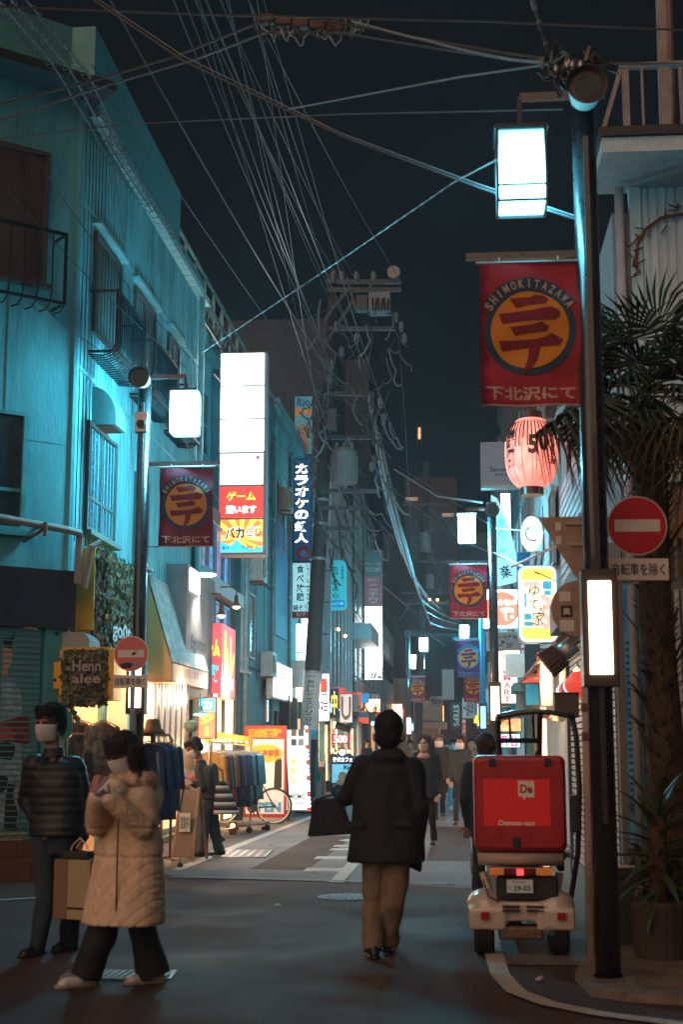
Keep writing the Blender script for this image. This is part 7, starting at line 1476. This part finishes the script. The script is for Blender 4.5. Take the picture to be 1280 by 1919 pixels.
# ---------------------------------------------------------------- overhead cables
WIR = k('cable grey', (.10, .105, .11), rough=.5, var=.2); WIRB = k('cable brown grey', (.08, .055, .045), rough=.6, var=.4, scale=30); WIRF = k('fan wire', (.10, .115, .12), rough=.4); WIRC = k('cable pale', (.26, .30, .32), rough=.4, var=.3, scale=20)
def wire(pts, r, m, label, group=None, sag=0., curl=0., name='overhead_cable', bead=False):
    P = [W(*p) for p in pts]; q = []; n = 10
    for i in range(len(P)-1):
        for s_ in range(n): u_ = s_/n; p = P[i].lerp(P[i+1], u_); p.z -= sag*sin(pi*(i+u_)/(len(P)-1)); q.append(p)
    q.append(P[-1]); mb = MB().tube(q, r, 5)
    if curl:
        c = []; a = 0; L = sum((q[i+1]-q[i]).length for i in range(len(q)-1)); N = int(L/curl*8)
        for i in range(N): u_ = i/N*(len(q)-1); j = int(u_); p = q[j].lerp(q[j+1], u_-j); t_ = i/8*2*pi; c.append(p+V((cos(t_)*.05, 0, sin(t_)*.05-.03)))
        mb.tube(c, r*.4, 4)
    if bead:
        L = sum((q[i+1]-q[i]).length for i in range(len(q)-1)); N = int(L/.16)
        for i in range(N): u_ = i/N*(len(q)-1); j = int(u_); p = q[j].lerp(q[j+1], u_-j); e = q[min(j+1, len(q)-1)]-q[j]; e.normalize(); mb.tube([p, p+e*.07], r*2.0, 5)
    tag(mb.build(name, m), label, 'cable', group)
g1 = 'thin wires fanning from the top edge to the leaning utility pole'
for i, (x0, y0, x1, y1) in enumerate(((300, -60, 600, 640), (322, -60, 612, 655), (336, -60, 640, 530), (352, -60, 625, 700), (362, -60, 655, 620), (385, -60, 668, 528), (435, -60, 742, 512), (392, -60, 700, 720), (172, -60, 632, 720))):
    wire([(x0, y0, 13.5+i*.2), (x1, y1, 31.7)], .008 if i < 8 else .014, WIRF, ['first', 'second', 'third', 'fourth', 'fifth', 'sixth', 'rightmost', 'seventh', ''][i]+' thin wire from the left in the fan to the utility pole' if i < 8 else 'thicker wire crossing from the upper left down to the pole transformer', g1 if i < 8 else None, sag=.15)
wire([(170, 120, 16), (500, 590, 28), (700, 800, 31.7)], .008, WIR, 'thin wire from the left roof edge to the utility pole arm', sag=.1)
wire([(130, -30, 11.5), (345, 115, 11), (640, 255, 10.3), (900, 352, 9.8), (1092, 415, 9.5)], .009, WIR, 'thick double cable slanting down from the upper left to the right lamp post')
wire([(140, -30, 11.5), (345, 106, 11), (640, 250, 10.3), (900, 346, 9.8), (1092, 409, 9.5)], .004, WIRC, 'thin pale wire lashed along the thick slanting cable')
wire([(-20, 200, 15), (180, 150, 14.5), (330, 105, 14), (490, 40, 13), (620, 40, 12.5), (760, 68, 12), (950, 100, 11), (1080, 118, 9.6), (1300, 122, 9)], .013, WIRB, 'brown bundled cable rising from the left house to the tangle at the top')
wire([(-20, 232, 15), (200, 160, 14.5), (370, 110, 14), (500, 60, 13), (640, 62, 12.5), (820, 92, 11.6), (1075, 128, 9.6)], .012, WIR, 'second cable below the brown bundle over the top of the street')
wire([(-20, 12, 12), (400, 28, 12), (900, 40, 12), (1310, 58, 12)], .010, WIRB, 'nearly level cable crossing the very top of the sky')
wire([(-20, 262, 15), (250, 232, 15), (640, 214, 13), (1055, 205, 9.6)], .007, WIR, 'thin level wire from the left house to the right lamp arm')
wire([(540, 205, 14), (860, 145, 11), (1050, 118, 9.6)], .010, WIRC, 'pale wire entering the pole head from the left')
wire([(660, 40, 12.5), (800, 62, 11.5), (960, 96, 10), (1060, 118, 9.6)], .012, WIRC, 'pale bowed cable just above the pole head at the right', sag=.08)
wire([(985, -40, 9), (1010, 40, 9.2), (1035, 118, 9.5)], .010, WIRC, 'beaded wire dropping from the top edge to the right pole head', bead=True)
wire([(362, 672, 17.3), (590, 520, 14), (850, 342, 10.5), (930, 300, 9.6)], .004, WIRC, 'dashed bright wire from the left lamp post up to the big lantern', bead=True)
for i, (a0, b0) in enumerate(((8, 30), (40, 60), (75, 96))):
    wire([(a0-30, -20+i*8, 12), (a0+90, 120+i*10, 14.5), (205+i*20, 300+i*6, 18), (300+i*14, 440, 21.5), (360+i*6, 545, 24.5), (470, 690+i*12, 30), (600, 872+i*10, 42)], .012, WIR, ['outermost spiral wrapped cable along the turquoise facade', 'middle spiral wrapped cable along the turquoise facade', 'inner spiral wrapped cable nearest the turquoise gutter'][i], curl=.42)
for i, (p0, p1) in enumerate((((60, 290, 15.5), (356, 672, 17.2)), ((-10, 330, 15), (350, 690, 17.2)), ((90, 330, 16), (420, 960, 25)), ((20, 520, 15.8), (262, 700, 17.2)), ((200, 210, 16), (250, 560, 21)))):
    wire([p0, p1], .006, WIR, ['service wire from the balcony cage to the left lamp post', 'service wire from the left edge to the left lamp post', 'long service wire from the balcony cage to the sign tower', 'low service wire from the left edge above the vent hood', 'steep service wire crossing the first street side balcony'][i], 'thin service wires before the turquoise house', sag=.1)
for i in range(7):
    x = 690+i*4; wire([(x, 740+i*14, 31.6), (x+28+i*3, 880+i*10, 36), (x+62+i*5, 1010+i*16, 46), (x+110+i*8, 1120+i*10, 67)], (.03, .018, .024, .012, .03, .012, .02)[i], (WIRC, WIR, WIRC, WIR, WIRB, WIRC, WIR)[i], ['thick pale innermost', 'thin dark second', 'pale third', 'very thin fourth', 'thick brown fifth', 'thin pale sixth', 'lowest hanging'][i]+' drooping cable between the leaning pole and the far pole', 'drooping cables between the two utility poles', sag=.5+.12*i)
for i, (p0, p1) in enumerate((((430, 640, 27), (740, 1010, 66)), ((380, 600, 25), (600, 905, 44)), ((400, 700, 26), (580, 880, 38)), ((420, 850, 27), (520, 980, 32)), ((500, 720, 30), (720, 1080, 62)), ((560, 930, 38), (780, 1150, 68)))):
    wire([p0, p1], .011, WIRC if i < 2 else WIR, ['wire from the sign tower top to the pink and blank sign', 'wire from the roof railing past the karaoke sign', 'wire crossing the blank panels of the sign tower', 'wire crossing the red panels of the sign tower', 'wire passing right of the sign tower to the far windows', 'wire starting beside the blue karaoke sign'][i], 'wires along the left fronts', sag=.2)
wire([(748, 640, 31.7), (760, 800, 34), (775, 1090, 50)], .007, WIR, 'lone thin vertical looking wire right of the pole'); wire([(740, 880, 45), (820, 930, 38), (905, 942, 26.5)], .012, WIRC, 'beaded festoon wire reaching the mid street lamp post', bead=True)
wire([(740, 870, 60), (920, 985, 26.6)], .008, WIR, 'dark wire coming from the far roofs to the mid post'); wire([(740, 920, 60), (860, 1010, 40), (1010, 1075, 21)], .014, WIR, 'cable passing behind the mid lantern to the yellow sign'); wire([(925, 1035, 26), (1045, 1090, 20)], .008, DARK, 'short black wire above the yellow rounded sign')
wire([(1180, 975, 12), (1050, 1000, 18), (930, 990, 26)], .007, DARK, 'wire from the right wall to the mid street post'); wire([(960, 1062, 22), (1082, 1005, 16)], .02, k('red brace', (.28, .03, .04), rough=.5), 'short red brace bar right of the yellow sign', name='brace_bar')
random.seed(77)
for i in range(16):
    x0, x1, y1, Y1 = random.uniform(330, 480), random.uniform(590, 760), random.uniform(520, 960), random.uniform(31.5, 48)
    a_ = (random.uniform(380, 560), random.uniform(560, 900), random.uniform(25, 30)) if i % 2 else (x0, -60, 13.5)
    wire([a_, (x1, y1, Y1)], .006, WIR, 'hair thin dark wire in the web around the leaning utility pole', 'web of hair thin dark wires around the pole', sag=random.uniform(.1, .7))
# tangle of coiled cable at the top and the knot on the pole head
random.seed(14); t = thing('cable_tangle', 'tangled loops of cable and clips hanging at the top of the street', 'cable tangle', (0, 0, 0))
for i in range(14):
    px = 480+i*13+random.uniform(-8, 8); y = random.uniform(30, 50); pts = []
    for j in range(9): pts.append(W(px+j*6+random.uniform(-4, 4), y+25*sin(pi*j/8)*random.uniform(.6, 1.6), 12.6))
    MB().tube(pts, random.choice((.008, .012)), 5).build('cable_loop', WIRC if i % 2 else WIRB, t)
for i in range(5): c = W(500+i*32, 38+4*i, 12.6); MB().box(c.x-.08, c.x+.08, c.y-.05, c.y+.05, c.z-.04, c.z+.05).build('splice_box', k('rusty splice', (.12, .055, .035), rough=.8, var=.5), t, bevel=.02).rotation_euler[1] = 0
t = thing('pole_head_cables', 'knot of wires, clips and loops on the head of the right lamp post', 'cable tangle', (0, 0, 0))
MB().tube([W(1100, 250, 9.5), W(1098, 95, 9.5)], .05, 12).build('pole_extension', POLE, t, smooth=True); MB().tube([W(1120, 1700, 9.62), W(1088, 250, 9.62)], .018, 8).build('riser_pipe', CABP, t)
for i in range(26):
    px, py = random.uniform(1020, 1110), random.uniform(95, 140); pts = [W(px, py, 9.45)]
    for j in range(5): px += random.uniform(-14, 18); py += random.uniform(-14, 26); pts.append(W(px, py, 9.42+random.uniform(-.05, .08)))
    MB().tube(pts, random.choice((.006, .010, .014)), 5).build('cable_loop', CABP if i % 2 else CAB, t)
for i in range(6): c = W(random.uniform(1040, 1110), random.uniform(110, 130), 9.4); MB().ell(c, (.025, .025, .035), 8, 6).build('clip', STEEL, t)
# ---------------------------------------------------------------- air
hz = MB().box(-40, 40, -6, 125.5, -1.2, 26).build('haze', None); hz.data.materials.clear()
hm = bpy.data.materials.new('haze'); hm.use_nodes = True; nt = hm.node_tree; nt.nodes.remove(nt.nodes['Principled BSDF']); pv = nt.nodes.new('ShaderNodeVolumePrincipled'); pv.inputs['Density'].default_value = .0010; pv.inputs['Color'].default_value = (.85, .93, 1, 1); pv.inputs['Anisotropy'].default_value = .6
nt.links.new(pv.outputs[0], nt.nodes['Material Output'].inputs['Volume']); hz.data.materials.append(hm); stuff(hz)
# ---------------------------------------------------------------- air conditioners, pipes and meters on the walls
ACM = k('air conditioner casing', (.42, .42, .40), rough=.5, var=.25, scale=8); FANM = k('fan grille', (.05, .05, .05), rough=.6)
def ac(label, x, y, z, side):
    t = thing('air_conditioner', label, 'air conditioner', (x, y, z), pi/2*side, 'air conditioner units on the walls')
    MB().box(-.38, .38, 0, .28, 0, .56).build('casing', ACM, t, bevel=.015); MB().disc(-.1, .28, .21, -.012, 0, 24).build('fan_grille', FANM, t)
    mb = MB(); [mb.ringp(-.1, .28, r, r+.012, -.02, -.012, n=20) for r in (.05, .1, .15, .2)]; mb.build('grille_ring', ACM, t)
    split(MB().bar((-.32, .28, -.02), (-.32, -.02, -.02), .03).bar((.32, .28, -.02), (.32, -.02, -.02), .03), 'bracket', RUST, t); MB().tube([(.3, .2, 0), (.34, .27, -.3), (.34, .27, -1.2)], .02, 6).build('hose', CABP, t)
XB_, XC_ = XL+.2, XL+.25
for i, (x, y, z, lb) in enumerate(((XB_+.29, 30.2, 4.95, 'air conditioner on the dark teal wall under its upper window'), (XB_+.29, 32.0, 3.0, 'air conditioner low on the dark teal wall by the lit shop board'), (XC_+.29, 34.6, 7.2, 'air conditioner above the bright blue wall strip'), (XC_+.29, 38.4, 5.2, 'air conditioner near the karaoke sign'), (XL+.4, 42.5, 4.9, 'air conditioner on the grey building behind the utility pole'))):
    ac(lb, x, y, z, 1)
for i, (x, y, z, lb) in enumerate(((XR-.13, 28, 5.2, 'air conditioner above the yellow rounded sign'), (XR-.1, 38, 5.0, 'air conditioner on the right wall behind the mid street post'))):
    ac(lb, x, y, z, -1)
PIP = k('painted drain pipe', (.20, .30, .32), rough=.5, var=.3)
for i, (x, y, z1_, lb) in enumerate(((XB_+.07, 28.95, 8.8, 'drain pipe at the near edge of the dark teal wall'), (XB_+.07, 33.2, 8.8, 'drain pipe between the dark teal and blue walls'), (XC_+.07, 36.1, 9.0, 'drain pipe right of the bright blue wall strip'), (XL+.2, 46.0, 8.8, 'drain pipe beside the finned building'))):
    t = thing('drain_pipe', lb, 'pipe', (x, y, 0)); MB().tube([(0, 0, 0), (0, 0, z1_)], .05, 10).build('pipe', PIP, t, smooth=True)
    for z in (1.2, 3.2, 5.2, 7.2): MB().tube([(0, 0, z), (0, 0, z+.04)], .062, 10).build('clip', STEEL, t)
TB = bpy.data.objects.get('street_building')
PB = lambda a_, z, y=0.: V((XB_+y, a_, z)); PC2 = lambda a_, z, y=0.: V((XC_+y, a_, z))
mb = MB()
for y_ in (29.9, 31.0, 32.2): quadbox(mb, y_, y_+.012, 2.9, 9.0, 0, .01, PB)
for z in (3.1, 5.1, 7.2): quadbox(mb, 28.8, 33.3, z, z+.04, .0, .03, PB)
stuff(mb.build('wall_joint', GREYD, TB))
t = thing('tall_framed_window', 'tall pale framed stair window under the sign tower', 'window', (0, 0, 0)); window(t, PB, 28.8, 29.6, 3.0, 6.4, 0, (.33, .66), fm=k('pale frame', (.32, .38, .40)), gm=k('dim stair glass', (.12, .2, .22), em=.12, ecol=(.3, .6, .7), var=.7, scale=2, rough=.2))
t = thing('meter_box', 'grey electric meter box low on the pillar beside the painted shutter', 'meter', PF(.16, 1.35, .05), rzf); MB().box(-.09, .09, -.09, 0, -.14, .14).build('box', GREY, t, bevel=.01); MB().disc(0, .04, .05, -.10, -.09, 14).build('dial', GLASS, t)
for i in range(3): c = PF(.16, 1.7+.55*i, .042); MB().ell(c, (.025, .025, .025), 8, 6).build('pillar_bolt', DARK, th)
# drip stains: thin darker runs below the sills of the turquoise house
random.seed(41); DR = k('rain streak', (.075, .22, .24), rough=.9, var=.5, scale=8)
for P, a0, a1, zt_, n in ((PF, .6, 2.3, 3.92, 0), (PF, .5, 2.4, 6.95, 9), (PS, 17.2, 18.8, 4.05, 0), (PS, 17.3, 18.8, 6.42, 10), (PS, 19.6, 21.0, 6.42, 9), (PS, 16.9, 24.5, 9.4, 26)):
    for i in range(n):
        a = random.uniform(a0, a1); l = random.uniform(.3, 1.3); w_ = random.uniform(.01, .03); q = MB(); q.add([P(a, zt_, .0145), P(a+w_, zt_, .0145), P(a+w_*.6, zt_-l, .0145), P(a+w_*.4, zt_-l, .0145)], [(0, 1, 2, 3)]); stuff(q.build('rain_streak', DR, th))
# kerb edging, litter and a drain by the right pole
for side, x0, x1 in ((-1, XL+.02, XL+.14), (1, XR-.14, XR-.02)):
    KB_ = MB().box(x0, x1, 0, .58, 0, .10).mesh('kerb_stone', CONC); kt = bpy.data.objects.new('kerb', None)
    ko = struct(MB().box(x0+.01, x1-.01, 21 if side < 0 else 19.8, 60, 0, .06).build('kerb', CONCD))
    for i in range(40): put('kerb_stone', KB_, ko, (0, (21 if side < 0 else 19.8)+i*.6, .002))
random.seed(9)
for i, (px, py, lb) in enumerate(((520, 1700, 'crumpled pale paper scrap on the dark road in the lower middle'), (845, 1660, 'small leaf like scrap near the white edge line'), (1010, 1840, 'pale wrapper inside the curved white line at the right'))):
    c = G(px, py); mb = MB(); pts = [(c.x+.035*cos(2*pi*j/7)*random.uniform(.5, 1.2), c.y+.05*sin(2*pi*j/7)*random.uniform(.5, 1.2), .008+random.uniform(.0, .03)) for j in range(7)]; mb.add(pts+[(c.x, c.y, .035)], [(j, (j+1) % 7, 7) for j in range(7)]); tag(mb.build('litter', PW), lb, 'litter')
# details of the capped man's coat: back seam, hem band, pocket flaps
e = MB(); zc = .95
for s_ in (-1, 1): e.box(s_*.17-.06, s_*.17+.06, -.195, -.185, .92, .955)
split(e, 'pocket_flap', cl('pocket cloth', (.02, .021, .024)), ct)
e = MB(); e.ell(cj['head']+V((0, .0, -.045)), (.108, .118, .022), 24, 8); part('cap_band', e.mesh('cap_band', cl('cap band knit', (.020, .021, .024)), True), ct)

# fluff of the coat and loose hair of the nearest people
def fuzz(o, name, m, n, L, wd, cond=None, down=0.):
    random.seed(n); me = o.data; mb = MB(); vs = me.vertices; N = len(vs)
    for i in range(n):
        v = vs[random.randrange(N)]
        if cond and not cond(v.co): continue
        nn = v.normal; d = (nn*(1-down)+V((random.uniform(-.5, .5), random.uniform(-.5, .5), random.uniform(-.4, .4)-down*1.2))*.8).normalized()
        if down: d = (d-nn*d.dot(nn)*.8).normalized()
        p = v.co+nn*.001; s_ = d.cross(nn if down else V((random.random(), random.random(), random.random()))).normalized()*wd; l = L*random.uniform(.5, 1.2)
        mb.add([p-s_, p+s_, p+d*l+nn*.004*(down > 0)], [(0, 1, 2)])
    return stuff(mb.build(name, m, o))
for ch in list(wt.children):
    nm = ch.name.split('.')[0]
    if nm == 'jacket': fuzz(ch, 'fluff', FUR, 16000, .014, .0016, lambda c: c.z > .80)
    if nm == 'fur_collar': fuzz(ch, 'fluff', FUR, 5000, .018, .0018)
for root, m in ((wt, HAIRB), (mt_, HAIR)):
    for ch in list(root.children):
        if ch.name.split('.')[0] == 'hair': fuzz(ch, 'loose_hair', m, 3500, .06, .0011, None, .85)
